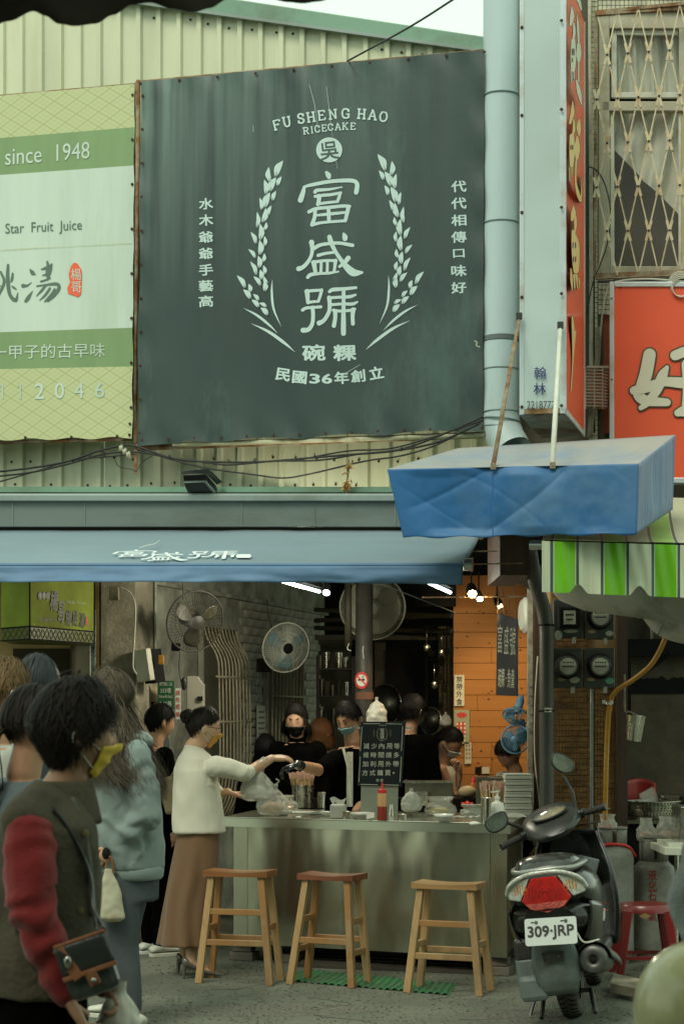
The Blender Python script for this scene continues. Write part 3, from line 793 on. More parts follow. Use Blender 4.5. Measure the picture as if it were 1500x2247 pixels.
for ch,y in zip('代代相傳口味好',(409,446,483,520,556,594,631)):mb=MB();ch_at(mb,ch,1006,y,32 if ch!='口' else 24,24 if ch!='口' else 18,-3,BP,.028);mb.build('painted_character',M_bprint,bn)
for ch,x in(('碗',688),('粿',756)):mb=MB();ch_at(mb,ch,x,774,48,34,-2,BP,.032);mb.build('painted_character',M_bprint,bn)
for ch,x,y,r in zip('民國36年創立',(621,657,690,717,749,785,825),(822,828,831,831,829,825,818),(9,5,2,0,-3,-6,-10)):
 mb=MB();ch_at(mb,ch,x,y,30 if ch not in '36' else 20,26 if ch not in '36' else 20,r,BP,.032);mb.build('painted_character',M_bprint,bn)
mb=MB();mb.poly([BP.hit(722+28.5*math.cos(t/32*2*math.pi),329+27.5*math.sin(t/32*2*math.pi),.0045)for t in range(32)]);mb.build('round_emblem',M_bprint,bn)
mb=MB();ch_at(mb,'吳',722,330,40,38,-6,BP,.012,.007);mb.build('emblem_character',M_ban,bn)
mb=MB();ms=MB()
for pts in([(678,185),(690,230),(697,282)],[(716,190),(722,240),(728,290),(740,370)],[(555,275),(556,290)],[(790,800),(760,818),(745,830)]):
 stroke(ms,pts,[.6,.9,.5,.5][:len(pts)],BP,.006,3,False)
ms.build('scratches',M_bprint,bn)
# --- juice shop banner on the left
M_pat=mat('diamond_print',al(176,186,126),.5)
nt,N,L,bs=obj_coord_nodes(M_pat)
tc=N['Texture Coordinate']if 'Texture Coordinate' in N else[n for n in N if n.type=='TEX_COORD'][0]
sep=N.new('ShaderNodeSeparateXYZ');L.new(tc.outputs['Object'],sep.inputs[0])
def tri(a,b,period):
 s_=mth('ADD',mth('MULTIPLY',sep.outputs[0],a),mth('MULTIPLY',sep.outputs[2],b))
 for n in(s_,):n.node.use_clamp=False
 p_=mth('PINGPONG',s_,period);return p_
def mth(op,a,b):
 n=N.new('ShaderNodeMath');n.operation=op
 for i,x in enumerate((a,b)):
  if isinstance(x,(int,float)):n.inputs[i].default_value=x
  else:L.new(x,n.inputs[i])
 return n.outputs[0]
def lines(period,w):
 a=tri(1,1.55,period);b=tri(1,-1.55,period)
 return mth('MAXIMUM',mth('LESS_THAN',a,w),mth('LESS_THAN',b,w))
ln=mth('MAXIMUM',lines(.078,.006),mth('MULTIPLY',lines(.026,.0035),.45))
mx=N.new('ShaderNodeMix');mx.data_type='RGBA';L.new(mth('MULTIPLY',ln,.75),mx.inputs[0]);mx.inputs[6].default_value=(*al(178,192,138),1);mx.inputs[7].default_value=(*al(150,160,98),1)
L.new(mx.outputs[2],bs.inputs['Base Color'])
M_jgreen=mat('mid_green_print',al(118,150,98),.5,var=.1,vscale=3,stretch=(2,2,.2))
M_jwhite=mat('faded_white_banner',al(186,208,184),.5,var=.07,vscale=1.5,stretch=(3,3,.3),dirt=al(165,188,158),dscale=1.3)
M_jtext=mat('dark_green_print',al(84,110,90),.5)
M_jred=mat('faded_red_print',al(222,98,62),.5)
JP=Plane.wall(11.92,.268)
jb=thing('juice_banner','pale green and white juice shop banner cut off at the photo edge','banner',JP.hit(120,966))
def jrow(a,b,px):
 return a+(b-a)*px/295
rows=[(210,184),(303,279),(384,363),(729,719),(810,804),(965,960)]
nm=[('patterned_band',M_pat),('green_band',M_jgreen),('white_band',M_jwhite),('green_band',M_jgreen),('patterned_band',M_pat)]
for i,(nme,m_)in enumerate(nm):
 mb=MB()
 def fn(u,v):
  px=-170+(467-7*(rows[i][0]*(1-v)+rows[i+1][0]*v)/965)*u
  y=jrow(*rows[i],px)*(1-v)+jrow(*rows[i+1],px)*v
  if i==4 and v>.99:y+=2.5*math.sin(px*.07)
  return JP.hit(px+(1.2*math.sin(y*.05)if u>.99 else 0),y,0)
 mb.grid(fn,30,8);mb.build(nme,m_,jb)
mb=MB();put_text(mb,'since  1948',boxfn(JP,12,318,197,355,sl=15),.004);mb.build('since_lettering',M_jwhite,jb)
mb=MB();put_text(mb,'Star  Fruit  Juice',boxfn(JP,12,486,180,515,sl=9));mb.build('english_lettering',M_jtext,jb)
mb=MB();put_text(mb,'一甲子的古早味',boxfn(JP,-18,755,231,786,sl=5));mb.build('slogan_lettering',M_jwhite,jb)
mb=MB()
for x in(4,43):stroke(mb,[(x-4,849),(x+2,842),(x+2,875)],3,JP,.004,1,False)
for ch,x in zip('2046',(87,131,174,219)):put_text(mb,ch,boxfn(JP,x-(10 if ch!='1' else 5),841-(x-100)*.02,x+(10 if ch!='1' else 5),875-(x-100)*.02),.012)
mb.build('phone_digits',M_jwhite,jb)
TN=[([(275,1120),(280,1155),(270,1200)],[10,20,14]),([(175,1165),(190,1185),(205,1195)],[6,24,6]),([(135,1260),(160,1258),(185,1240)],[22,10,3]),([(150,1350),(165,1330),(190,1290)],[16,22,3]),([(300,1135),(290,1175),(275,1225)],[10,22,10]),([(240,1165),(260,1160),(300,1140)],[6,14,12]),([(250,1200),(290,1185)],[8,8]),([(238,1235),(262,1228),(292,1215)],[10,10,8]),([(215,1262),(265,1255),(330,1250),(342,1275),(315,1315),(278,1350)],[8,10,18,20,18,10]),([(268,1255),(240,1290),(212,1320)],[12,12,4]),([(290,1275),(262,1315),(230,1345)],[12,12,4]),([(318,1280),(300,1310),(260,1352)],[12,14,8]),([(48,1140),(46,1220),(58,1310),(92,1345),(105,1300)],[14,22,20,20,4]),([(75,1190),(70,1225),(62,1240)],[12,14,4]),([(5,1180),(25,1240),(-15,1330)],[12,16,14]),([(0,1260),(-30,1275)],[10,6]),([(70,1262),(80,1270),(95,1280)],[6,12,6])]
mb=MB();chars(mb,TN,0,150,2.643,JP);mb.build('brush_characters',M_jtext,jb)
mb=MB();mb.poly([JP.hit(x,y,.0045)for x,y in((163,576),(170,578),(178,590),(180,600),(179,625),(178,645),(172,652),(162,648),(150,644),(148,632),(154,620),(151,602),(156,584))]);mb.build('red_seal',M_jred,jb)
mb=MB();ch_at(mb,'楊',167,602,22,26,-3,JP,0,.006);ch_at(mb,'哥',168,630,22,24,-3,JP,0,.006);mb.build('seal_characters',M_jwhite,jb)
mb=MB()
for a,b in(((299,184),(294,966)),((-150,975),(292,963)),((-150,225),(298,186))):mb.tube([JP.hit(*a,-.04),JP.hit(*b,-.04)],.013,8)
mb.build('banner_frame',M_rust,jb,smooth=True)
mb=MB()
for x,y in[(291-k*.5,208+98*k)for k in range(8)]+[(56,960),(157,959),(257,957),(284,954),(285,930)]:
 mb.lathe([(.0001,.004),(.008,.004),(.010,0)],10,Matrix.Translation(JP.hit(x,y,.006))@frame(WN).to_4x4())
mb.build('grommet',M_screw,jb,kind='stuff')
mb=MB();stroke(mb,[(0,549),(60,545),(140,541),(290,533)],[.8,1.2,.7,1],JP,.005,3,False);mb.build('seam_line',M_pat,jb)
mb=MB();a=JP.hit(301,180,-.02);b=JP.hit(298,1040,-.02);mb.bar(a,b,.02,.03);mb.build('rusty_post',M_rust,None,label='thin rusty upright in the gap between the two banners',cat='post')
mb=MB()
for k in range(3):mb.lathe([(.0001,.03),(.022,.028),(.03,.018),(.022,.008),(.022,0)],12,Matrix.Translation(W2.hit(262+8*k,985+7*k))@Matrix.Rotation(R(90),4,'Y'))
mb.build('cable_insulator',mat('porcelain',(.4,.4,.3),.4,dirt=(.2,.15,.1)),None,smooth=True,label='stained white insulators holding the cables below the banner seam',cat='insulator')
# --- vertical projecting sign
vs_=thing('projecting_sign','tall vertical signboard, grey metal edge and orange red face with cream fish characters','signboard',P(1190,910,11.0))
SD=Vector((.25,.97,0)).normalized()
FA=P(1139,910,10.6);FB=P(1238,910,10.55)
up=zr(-70,10.6)
E0=FB+SD*.92;E1=FA+SD*.92
zb=FA.z
M_sgrey=mat('grey_sign_metal',al(168,192,178),.45,var=.07,vscale=1.2,dirt=al(150,168,148),dscale=1.2,damt=.3)
M_sedge=mat('pale_sign_edging',al(182,202,192),.35,.2,dirt=al(150,150,120),dscale=3)
def col(mb,a,b,c,d,z0,z1):mb.prism([(q.x,q.y,z0)for q in(a,b,c,d)],(0,0,z1-z0))
mb=MB();col(mb,FA+SD*.004,FB+SD*.004,E0,E1,zb+.012,up);mb.build('sign_body',M_sgrey,vs_)
ux=(FB-FA).normalized()
mb=MB()
for a in(FA-ux*.001,FB-ux*.026):col(mb,a,a+ux*.027,a+ux*.027+SD*.012,a+SD*.012,zb,up)
mb.build('edge_trim',M_sedge,vs_,bevel=.002)
mb=MB()
for x,rows_ in((1144,(60,253,466,652,893)),(1231,(45,240,455,644,890))):
 for y in rows_:mb.lathe([(.0001,.006),(.008,.005),(.010,0)],8,Matrix.Translation(Plane(FA-SD*.001,-SD).hit(x,y))@frame(-SD).to_4x4())
mb.build('rusty_bolt',M_screw,vs_)
SR=Plane(FB+ux*.004,ux)
mb=MB()
def vq(a,b,z0,z1,o):return[Vector((a.x,a.y,z0))+ux*o,Vector((b.x,b.y,z0))+ux*o,Vector((b.x,b.y,z1))+ux*o,Vector((a.x,a.y,z1))+ux*o]
mb.poly(vq(FB+SD*.02,E0-SD*.02,zb+.03,up,.004));mb.build('red_panel',M_redbk,vs_)
mb=MB()
a,b=FB,E0
for(p,q)in((FB,FB+SD*.025),(E0-SD*.02,E0)):col(mb,p,q,q+ux*.008,p+ux*.008,zb,up)
col(mb,FB,E0,E0+ux*.008,FB+ux*.008,zb-.001,zb+.03)
mb.build('side_trim',M_sedge,vs_)
mb=MB();col(mb,FA+SD*.03,FB+SD*.03,E0-SD*.02,E1-SD*.02,zb-.004,zb+.008);mb.build('sign_underside',mat('rusted_underside',(.09,.05,.03),.7,var=.4,vscale=4,dirt=(.35,.42,.42),dscale=2.4,damt=1.0),vs_)
mb=MB();col(mb,FA+ux*.03-SD*.002,FB-ux*.03-SD*.002,FB-ux*.03,FA+ux*.03,zb+.002,zb+.032);mb.build('rust_stain_strip',mat('rust_stripe',(.24,.14,.06),.8,var=.4,vscale=9,dirt=(.45,.40,.27),dscale=12),vs_)
M_sout=mat('brown_outline',(.14,.10,.04),.6)
M_schar=mat('gold_character',al(206,182,112),.6,dirt=al(206,200,160),dscale=1.2)
FC="""0:290,0,30 305,20,30 325,95,14|0:225,60,6 228,160,44 213,245,25|0:245,230,15 252,310,28 240,390,20|0:278,130,4 290,250,22 298,420,20|0:240,395,40 242,560,60 238,690,40|0:298,440,35 300,530,50 298,600,30|0:298,600,14 298,800,14|0:275,790,14 300,900,42 330,1030,12|0:215,690,8 222,810,9|0:234,690,9 234,780,7|0:250,680,9 250,780,7|
1:233,1000,6 232,1110,40 206,1212,24|1:245,1180,14 248,1260,28 235,1340,18|1:308,1170,10 298,1250,48 305,1330,20|1:225,1340,46 228,1480,58 222,1630,38|1:283,1340,14 282,1460,60 280,1560,30|1:272,1580,18 265,1780,16 288,1900,32 318,1975,30|1:332,1740,4 328,1900,12 318,1980,20|1:198,1650,8 203,1780,8|1:215,1650,9 214,1740,7|1:236,1620,9 230,1720,7|
1:243,2030,8 242,2100,50 228,2165,28|1:262,2130,20 265,2210,30 258,2290,12|1:238,2280,30 262,2400,80 268,2560,76 270,2670,54|1:215,2650,10 222,2760,24 230,2860,8|1:250,2710,24 256,2840,12|1:275,2710,22 285,2840,10|1:298,2740,10 315,2880,18 318,3030,6|
1:230,3120,14 238,3220,28 240,3340,24 245,3500,30 235,3660,22 215,3850,10|1:285,3120,8 295,3240,34 298,3340,30|1:264,3270,26 268,3400,30|1:292,3370,44 302,3510,48 295,3660,52 288,3760,26|1:262,3610,24 255,3810,18 238,3930,8|1:285,3760,20 268,3950,8|1:302,3810,8 312,3950,22 308,4100,6"""
mo,mc,mw=MB(),MB(),MB()
for st_ in FC.replace('\n','').split('|'):
 k,body_=st_.split(':');q=[tuple(float(v)for v in t_.split(','))for t_ in body_.split()]
 pts=[(1207.5+x/4.49*.92,y/4.49)for x,y,w in q];W=[w/4.49*.95 for x,y,w in q]
 stroke(mo,pts,[w+2.6 for w in W],SR,.006,4);stroke(mw if k=='0' else mc,pts,W,SR,.010,4)
mo.build('character_outline',M_sout,vs_);mc.build('characters',M_schar,vs_);mw.build('pale_character',M_cream,vs_)
mb=MB()
for x,y0,y1 in((234,480,540),(252,480,540),(234,570,610),(218,1430,1470),(238,1430,1470),(240,2390,2440),(266,2390,2440),(245,2530,2580),(268,2530,2580),(298,3470,3530)):
 stroke(mb,[(1207.5+x/4.49*.92,y0/4.49),(1207.5+x/4.49*.92,y1/4.49)],1.6,SR,.014,1)
mb.build('character_slit',M_sout,vs_)
SF=Plane(FA-SD*.0,-SD)
M_navy=mat('navy_print',(.03,.04,.16),.5)
mb=MB();ch_at(mb,'翰',1184,818,26,26,0,SF,.008,.005);ch_at(mb,'林',1183,853,26,25,0,SF,.014,.005);mb.build('name_characters',M_navy,vs_)
mb=MB();put_text(mb,'2218777',boxfn(SF,1155,880,1217,897,.006),.0);mb.build('phone_digits',mat('black_print',(.03,.03,.03),.5),vs_)
for lab,a,b,m_,r in(('rusty rod slanting from the vertical sign down to the tarpaulin',P(1138,700,10.57),P(1081,1024,9.66),M_rust,.013),('white painted rod from the vertical sign down to the tarpaulin',P(1228,720,10.52),P(1211,1022,9.62),M_wpaint,.015)):
 t=thing('support_rod',lab,'rod',b,'rods holding the blue tarpaulin')
 mb=MB();mb.tube([a,b],[r*.8,r],10);mb.build('rod',m_,t,smooth=True)
 mb=MB();mb.box(a+Vector((0,-.01,.015)),(.035,.02,.04));mb.build('top_bracket',M_flood,t,bevel=.003)
 mb=MB();mb.box(b+Vector((0,-.012,.0)),(.03,.012,.035));mb.lathe([(.0001,.004),(.005,.003)],8,Matrix.Translation(b+Vector((0,-.02,0)))@frame((0,-1,0)).to_4x4());mb.build('foot_bracket',M_rust,t,bevel=.003)
 # --- right-hand building: tiled wall, barred window
RW=Plane.wall(12.25,.268)
rb=thing('tiled_building','cream mosaic tiled building front with a barred window above the red signboard','building',RW.hit(1420,1050))
def wslab(mb,x0,y0,x1,y1,off,th=.1,P_=RW):
 a,b,c,d=P_.hit(x0,y1,off),P_.hit(x1,y1,off),P_.hit(x1,y0,off),P_.hit(x0,y0,off)
 mb.prism([a,b,c,d],-P_.n*th)
mb=MB()
wslab(mb,1100,-80,1311,1060,0,.3);wslab(mb,1311,-80,1600,24,0,.3);wslab(mb,1311,600,1600,660,0,.3);wslab(mb,1311,660,1322,1060,0,.3);wslab(mb,1322,690,1600,1100,-.12,.1)
mb.build('wall',M_grout,rb)
mb=MB()
def tiles(mb,x0,y0,x1,y1,nx,ny,off,P_=RW,gap=.14,rnd=.002,seed=0):
 r_=random.Random(seed)
 for i in range(nx):
  for j in range(ny):
   a=x0+(x1-x0)*(i+gap/2)/nx;b=x0+(x1-x0)*(i+1-gap/2)/nx
   c=y0+(y1-y0)*(j+gap/2)/ny;d=y0+(y1-y0)*(j+1-gap/2)/ny
   o=off+r_.uniform(0,rnd)
   q=[P_.hit(a,d,o),P_.hit(b,d,o),P_.hit(b,c,o),P_.hit(a,c,o)]
   mb.add(q+[p-P_.n*.006 for p in q],[(0,1,2,3),(0,4,5,1),(1,5,6,2),(2,6,7,3),(3,7,4,0)])
tiles(mb,1291,-30,1310,1000,3,92,.006,seed=1);tiles(mb,1311,-30,1560,22,26,5,.006,seed=2);tiles(mb,1311,604,1345,690,4,8,.006,seed=3)
mb.build('mosaic_tile',M_tilec,rb,kind='stuff')
mb=MB();wslab(mb,1322,690,1337,950,-.03,.02);mb.build('orange_panel',mat('orange_recess',(.38,.10,.05),.6),rb)
wf=None
mb=MB()
for x0,y0,x1,y1 in((1311,24,1336,600),(1336,24,1560,62),(1320,222,1560,243),(1336,584,1560,600),(1488,62,1500,222)):wslab(mb,x0,y0,x1,y1,-.02,.06)
wf=mb.build('window_frame',M_beige,rb,bevel=.004)
mb=MB()
for x0,y0,x1,y1 in((1340,66,1352,214),(1352,66,1486,76),(1352,202,1486,214),(1338,246,1346,584),(1487,246,1494,584)):wslab(mb,x0,y0,x1,y1,-.045,.03)
mb.build('sash',M_wpaint,wf,bevel=.003)
mb=MB();wslab(mb,1350,70,1560,210,-.065,.004);wslab(mb,1344,244,1560,586,-.065,.004);mb.build('pane',M_glass,wf)
mb=MB();wslab(mb,1494,246,1560,586,-.04,.02);mb.build('side_panel',mat('yellow_panel',(.45,.42,.2),.6),wf)
mb=MB()
def cur1(u,v):
 px=1340+170*u;return RW.hit(px,70+140*(1-v),-.14+.03*math.sin(u*26)+.012*math.sin(u*61+v*3))
mb.grid(cur1,70,6);mb.build('curtain',M_curt,wf,smooth=True)
mb=MB()
def cur2(u,v):
 px=1338+175*u;bot=320+75*min(1,u*2.4)+(max(0,u-.38)**1.2)*185
 t=v;y=bot+(244-bot)*t
 return RW.hit(px,y,-.14+.035*math.sin(u*18+(1-v)*5)+.012*math.sin(u*43-v*6))
mb.grid(cur2,70,20);mb.build('curtain',M_curt,wf,smooth=True)
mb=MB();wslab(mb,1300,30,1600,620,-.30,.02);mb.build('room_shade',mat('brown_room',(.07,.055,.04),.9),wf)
lat=thing('window_lattice','rusting cream folding lattice fixed over the upper window','grille',RW.hit(1400,604,.1))
LP=Plane.wall(12.13,.268)
def node(r,k):
 x=1308+22.8*(r%2)+45.6*k;y=25+96.5*r-(x-1308)*.085*(1-r/6.0)
 return x,y
rr=random.Random(4)
for r_ in range(6):
 for k in range(0,5):
  x,y=node(r_,k)
  for dk in((0,-1)if r_%2==0 else(0,1)):
   if not(0<=k+dk<=4):continue
   x2,y2=node(r_+1,k+dk)
   if x>1520 and x2>1520:continue
   mb=MB();mb.bar(LP.hit(x,y,rr.uniform(0,.004)),LP.hit(x2,y2,rr.uniform(.004,.008)),.0085,.004,WN);mb.build('lattice_bar',M_rwhite,lat)
  if r_>0:
   for s_ in(-1,1):
    mb=MB();mb.bar(LP.hit(x-6*s_,y-22,.009),LP.hit(x+6*s_,y+22,.009+.003*s_),.017,.004,WN);mb.build('lattice_plate',M_rwhite,lat)
   mb=MB();mb.lathe([(.0001,.008),(.006,.006),(.008,0)],8,Matrix.Translation(LP.hit(x,y,.014))@frame(WN).to_4x4());mb.build('rivet',M_screw,lat)
mb=MB();mb.bar(LP.hit(1306,27,0),LP.hit(1560,2,0),.018,.02);mb.bar(LP.hit(1304,606,0),LP.hit(1560,594,0),.016,.03);mb.bar(LP.hit(1306,27,0),LP.hit(1304,606,0),.016,.012)
mb.bar(LP.hit(1306,30,.0),LP.hit(1560,12,-.03),.03,.03);mb.build('lattice_rail',M_rust,lat)
rs=thing('red_signboard','orange red signboard in a white metal frame with a big cream character','signboard',RW.hit(1420,1050,.2))
RS=Plane.wall(11.95,.268)
mb=MB();wslab(mb,1344,628,1620,1052,0,.08,RS);mb.build('sign_panel',M_redbk,rs)
mb=MB();wslab(mb,1336,618,1346,1062,.012,.11,RS);wslab(mb,1346,618,1620,629,.012,.11,RS);wslab(mb,1346,1048,1620,1060,.012,.11,RS);mb.build('sign_frame',M_sedge,rs,bevel=.004)
GOOD=[([(1424,778),(1416,820),(1406,850),(1400,866),(1416,879),(1462,883)],[27,28,26,24,22,17]),([(1462,806),(1452,825),(1440,856),(1418,884),(1405,895)],[9,22,20,16,11]),([(1390,857),(1420,850),(1455,838),(1500,840),(1560,836)],[19,22,20,24,22]),([(1480,780),(1510,770),(1560,772)],[22,22,24]),([(1560,780),(1520,800),(1500,805)],[20,20,10]),([(1507,800),(1512,850),(1508,895),(1486,906)],[26,30,30,16])]
mo,mc=MB(),MB()
for pts,w in GOOD:stroke(mo,pts,[q+7 for q in w],RS,.006);stroke(mc,pts,w,RS,.012)
mo.build('character_outline',mat('brown_outline_b',(.10,.085,.045),.6),rs);mc.build('character',M_cream,rs)
mb=MB()
for x,y in((1341,655),(1341,833),(1360,632)):mb.lathe([(.0001,.004),(.006,.003)],8,Matrix.Translation(RS.hit(x,y,.014))@frame(WN).to_4x4())
mb.build('screw',M_screw,rs)
cable('cream conduit running straight up beside the red sign face',[RW.hit(1296,960,.06),RW.hit(1296,500,.06),RW.hit(1292,-60,.06)],.013,mat('cream_conduit',(.45,.42,.3),.6,dirt=(.2,.15,.1),dscale=8),'conduit',cat='pipe')
cable('thin dark cable pair beside the conduit',[RW.hit(1303,950,.05),RW.hit(1302,700,.05),RW.hit(1300,400,.05),RW.hit(1304,380,.05)],.006)
cable('black cable looping in front of the tiled wall',[RW.hit(1286,690,.1),RW.hit(1300,620,.12),RW.hit(1330,540,.12),RW.hit(1338,460,.12),RW.hit(1322,395,.12),RW.hit(1298,368,.12),RW.hit(1288,390,.1),RW.hit(1289,560,.1)],.0045)
cable('white cable curving down past the corner of the red signboard',[RW.hit(1500,618,.25),RW.hit(1420,612,.25),RW.hit(1358,617,.25),RW.hit(1334,632,.25),RW.hit(1322,680,.25),RW.hit(1316,740,.2)],.006,M_wcable)
cable('upper rusty cable run along the window sill',[RW.hit(1306,612,.2),RW.hit(1400,608,.2),RW.hit(1540,602,.2)],.006,M_rust)
cable('dark cable under the window sill',[RW.hit(1310,619,.2),RW.hit(1400,616,.22),RW.hit(1540,610,.2)],.007)
mb=MB()
for k in range(5):mb.torus(RW.hit(1492+k*.8,622+k*2.2,.27+.01*k),.075-.004*k,.0045,frame(WN),24,5)
mb.build('cable_coil',M_wcable,None,smooth=True,label='coil of white cable hanging over the top of the red signboard',cat='cable coil')
cable('grey insulated pipe end above the slatted box',[RW.hit(1311,718,.1),RW.hit(1311,770,.1),RW.hit(1307,812,.1)],.019,M_conc,'pipe',cat='pipe')
cable('grey pipe below the slatted box',[RW.hit(1299,890,.1),RW.hit(1293,960,.1)],.02,M_conc,'pipe',cat='pipe')
bx=thing('slatted_box','small pinkish slatted plastic box fixed to pipes by the red signboard','box',RW.hit(1306,898,.15))
M_slat=mat('pink_white_plastic',(.62,.52,.44),.5,dirt=(.4,.22,.15),dscale=6)
mb=MB();wslab(mb,1288,815,1324,892,.1,.12);mb.build('box_core',mat('salmon_core',(.5,.22,.14),.6),bx)
for k in range(12):
 mb=MB();y=812+7.1*k;a,b,c=RW.hit(1283,y,.16),RW.hit(1321,y+1,.16),RW.hit(1331,y+5-k*.3,.06)
 mb.bar(a,b,.008,.006);mb.bar(b,c,.008,.006);mb.build('slat',M_slat,bx)
mb=MB()
for x in(1284,1303,1321):mb.bar(RW.hit(x,808,.163),RW.hit(x,897,.163),.006)
mb.box(RW.hit(1308,808,.12),(.14,.1,.012));mb.build('box_frame',M_slat,bx)
# --- left inner wall of the stall with barred windows
LA,LBv=Vector((-1.605,12.0,0)),Vector((-0.2475,16.5,0))
LDr=(LBv-LA).normalized();LNn=Vector((LDr.y,-LDr.x,0));LLen=(LBv-LA).length
LW=Plane(LA,LNn)
def lwp(s_,z,off=0):return LA+LDr*s_+LNn*off+Vector((0,0,z))
iw=thing('inner_wall','stained white inner wall of the stall with painted brick and barred windows','wall',lwp(2.3,0))
mb=MB();mb.prism([lwp(.05,0),lwp(LLen+.3,0),lwp(LLen+.3,2.55),lwp(.05,2.55)],-LNn*.2);mb.build('plaster',M_plaster,iw)
mb=MB();mb.prism([lwp(-.4,2.46),lwp(LLen+.3,2.46),lwp(LLen+.3,2.49),lwp(-.4,2.49)],LNn*.04);mb.prism([lwp(-.4,2.55),lwp(LLen+.3,2.55),lwp(LLen+.3,2.9),lwp(-.4,2.9)],-LNn*.2);mb.build('ledge',M_plaster,iw)
def s_at(px):
 k=(px-CX)/FPX;return(LA.x-k*LA.y)/(k*LDr.y-LDr.x)
bw=.21;bh=.068
wins=[(s_at(436),s_at(512),.75,2.21),(s_at(578),s_at(655),.75,2.0)]
nb=0;brick_me=None
M_brk=M_brickw
for j in range(33):
 z=.25+bh*j
 s_=s_at(524)+(bw/2 if j%2 else 0)
 while s_<LLen-.02:
  c=s_+bw/2
  inw=any(a-.12<c<b+.12 and z0<z<z1 for a,b,z0,z1 in wins)
  if not inw and nb<290 and z>.85:
   if brick_me is None:
    mb=MB();mb.box((0,0,0),(bw-.012,.03,bh-.012));bo=mb.build('brick',M_brk,iw,local=True);bo.location=(0,0,0);brick_me=bo;bo.rotation_euler.z=math.atan2(LDr.y,LDr.x);o=bo
   else:
    o=bo.copy();COL.objects.link(o)
   p=lwp(c,z,.008+random.uniform(-.003,.004))-ORG[iw.name]
   o.location=p;nb+=1
  s_+=bw
for a,b,z0,z1 in wins:
 mb=MB();mb.prism([lwp(a,z0,.004),lwp(b,z0,.004),lwp(b,z1,.004),lwp(a,z1,.004)],LNn*.004);w_=mb.build('window',mat('shadow_yellow_pane',(.12,.095,.045),.4,var=.3),iw)  # dark yellow shadow between the bars put into the pane colour
 mb=MB()
 for q0,q1,r0,r1 in((a-.03,a,z0,z1),(b,b+.03,z0,z1),(a-.03,b+.03,z1,z1+.05)):mb.prism([lwp(q0,r0,.008),lwp(q1,r0,.008),lwp(q1,r1,.008),lwp(q0,r1,.008)],LNn*.035)
 mb.build('frame',M_brickw,w_)
M_bars=mat('cream_window_bars',(.62,.56,.38),.5,var=.2,dirt=(.2,.13,.07),dscale=9)
for gi,(a,b,z0,z1)in enumerate(wins):
 gr=thing('window_bars',['cream bulging window bars nearest the hanging black fan','straight cream window bars under the round white fan'][gi],'grille',lwp((a+b)/2,z0))
 n=10;d0=.13 if gi==0 else .06
 for k in range(n):
  s_=a+(b-a)*(k+.5)/n
  mb=MB()
  if gi==0:pts=catmull([lwp(s_,z1,.03),lwp(s_,z1-.10,.06),lwp(s_,z1-.22,d0),lwp(s_,z1-.4,d0+.02),lwp(s_,z0+.3,d0+.02),lwp(s_,z0,.05)],4)
  else:pts=[lwp(s_,z1,d0),lwp(s_,z0,d0)]
  mb.tube(pts,.0072,6);mb.build('bar',M_bars,gr,smooth=True)
 for z in(z1-.38 if gi==0 else z1-.30,z1-.72,z1-1.1):
  mb=MB();mb.tube([lwp(a-.03,z,d0+.025),lwp(b+.03,z,d0+.025)],.010,6);mb.build('cross_bar',M_bars,gr,smooth=True)
mb=MB()
a,b=P(222,0,11.9),P(297,0,11.95);mb.prism([(a.x,a.y,0),(b.x,b.y,0),(b.x+.1,b.y+.35,0),(a.x+.1,a.y+.35,0)],(0,0,2.6))
mb.build('concrete_pillar',M_conc,None,label='stained bare concrete pillar left of the hanging black fan',cat='pillar')
cable('pale pipe running down the wall right of the concrete pillar',[P(322,1262,12.2),P(320,1420,12.2)],.012,M_conc,'pipe',cat='pipe')
cable('second pipe on the white wall under the awning',[P(341,1262,12.25),P(340,1500,12.25)],.010,M_plaster,'pipe',cat='pipe')
cable('cream cable drooping down the concrete pillar',[P(262,1288,11.8),P(285,1300,11.8),P(297,1330,11.8),P(295,1400,11.8),P(292,1460,11.8),P(300,1480,11.8)],.006,M_wcable)
mb=MB();mb.box(P(251,1302,11.85),(.06,.05,.09));mb.build('junction_box',M_conc,None,label='small grey junction box high on the concrete pillar',cat='box',bevel=.004)
t=thing('switch_box','cream and black electric box tilted out from the wall','box',P(325,1495,11.9))
Mx=Matrix.Rotation(R(-8),3,'Y')@Matrix.Rotation(R(-35),3,'Z')
mb=MB();mb.box(P(316,1460,11.9),(.115,.05,.21),Mx);mb.build('cover',mat('cream_plastic',(.48,.46,.36),.5,dirt=(.2,.16,.1)),t,bevel=.006)
mb=MB();mb.box(P(336,1462,12.0),(.09,.1,.22),Mx);mb.build('case',M_dark,t)
mb=MB();mb.box(P(354,1448,11.9),(.035,.05,.06));mb.build('amber_lamp',mat('amber_plastic',(.45,.2,.03),.3),t,bevel=.005)
t=thing('street_plate','dark green enamel address plate on the inner wall','sign',P(364,1556,12.1));PP=Plane((0,12.15,0),(0,-1,0))
mb=MB();wslab(mb,346,1494,382,1557,0,.012,PP);mb.build('plate',mat('green_enamel',(.02,.09,.035),.4),t,bevel=.002)
mb=MB();ch_at(mb,'西門路二段',364,1501,28,8,0,PP,0,.004);ch_at(mb,'333巷',364,1515,24,11,0,PP,0,.004);ch_at(mb,'Ximen Rd. Sec.2',364,1528,30,7,0,PP,0,.004);ch_at(mb,'333巷',364,1544,26,12,0,PP,0,.004);mb.build('lettering',M_wpaint,t)
t=thing('notice_strip','narrow white notice with red characters beside the green address plate','sign',P(391,1578,12.1))
mb=MB();wslab(mb,385,1510,397,1578,0,.004,PP);mb.build('paper',M_wpaint,t)
mb=MB()
for ch,y in zip('請先結帳',(1520,1535,1550,1567)):ch_at(mb,ch,391,y,9,11,0,PP,.01,.004)
mb.build('lettering',mat('red_ink',(.5,.04,.02),.5),t)
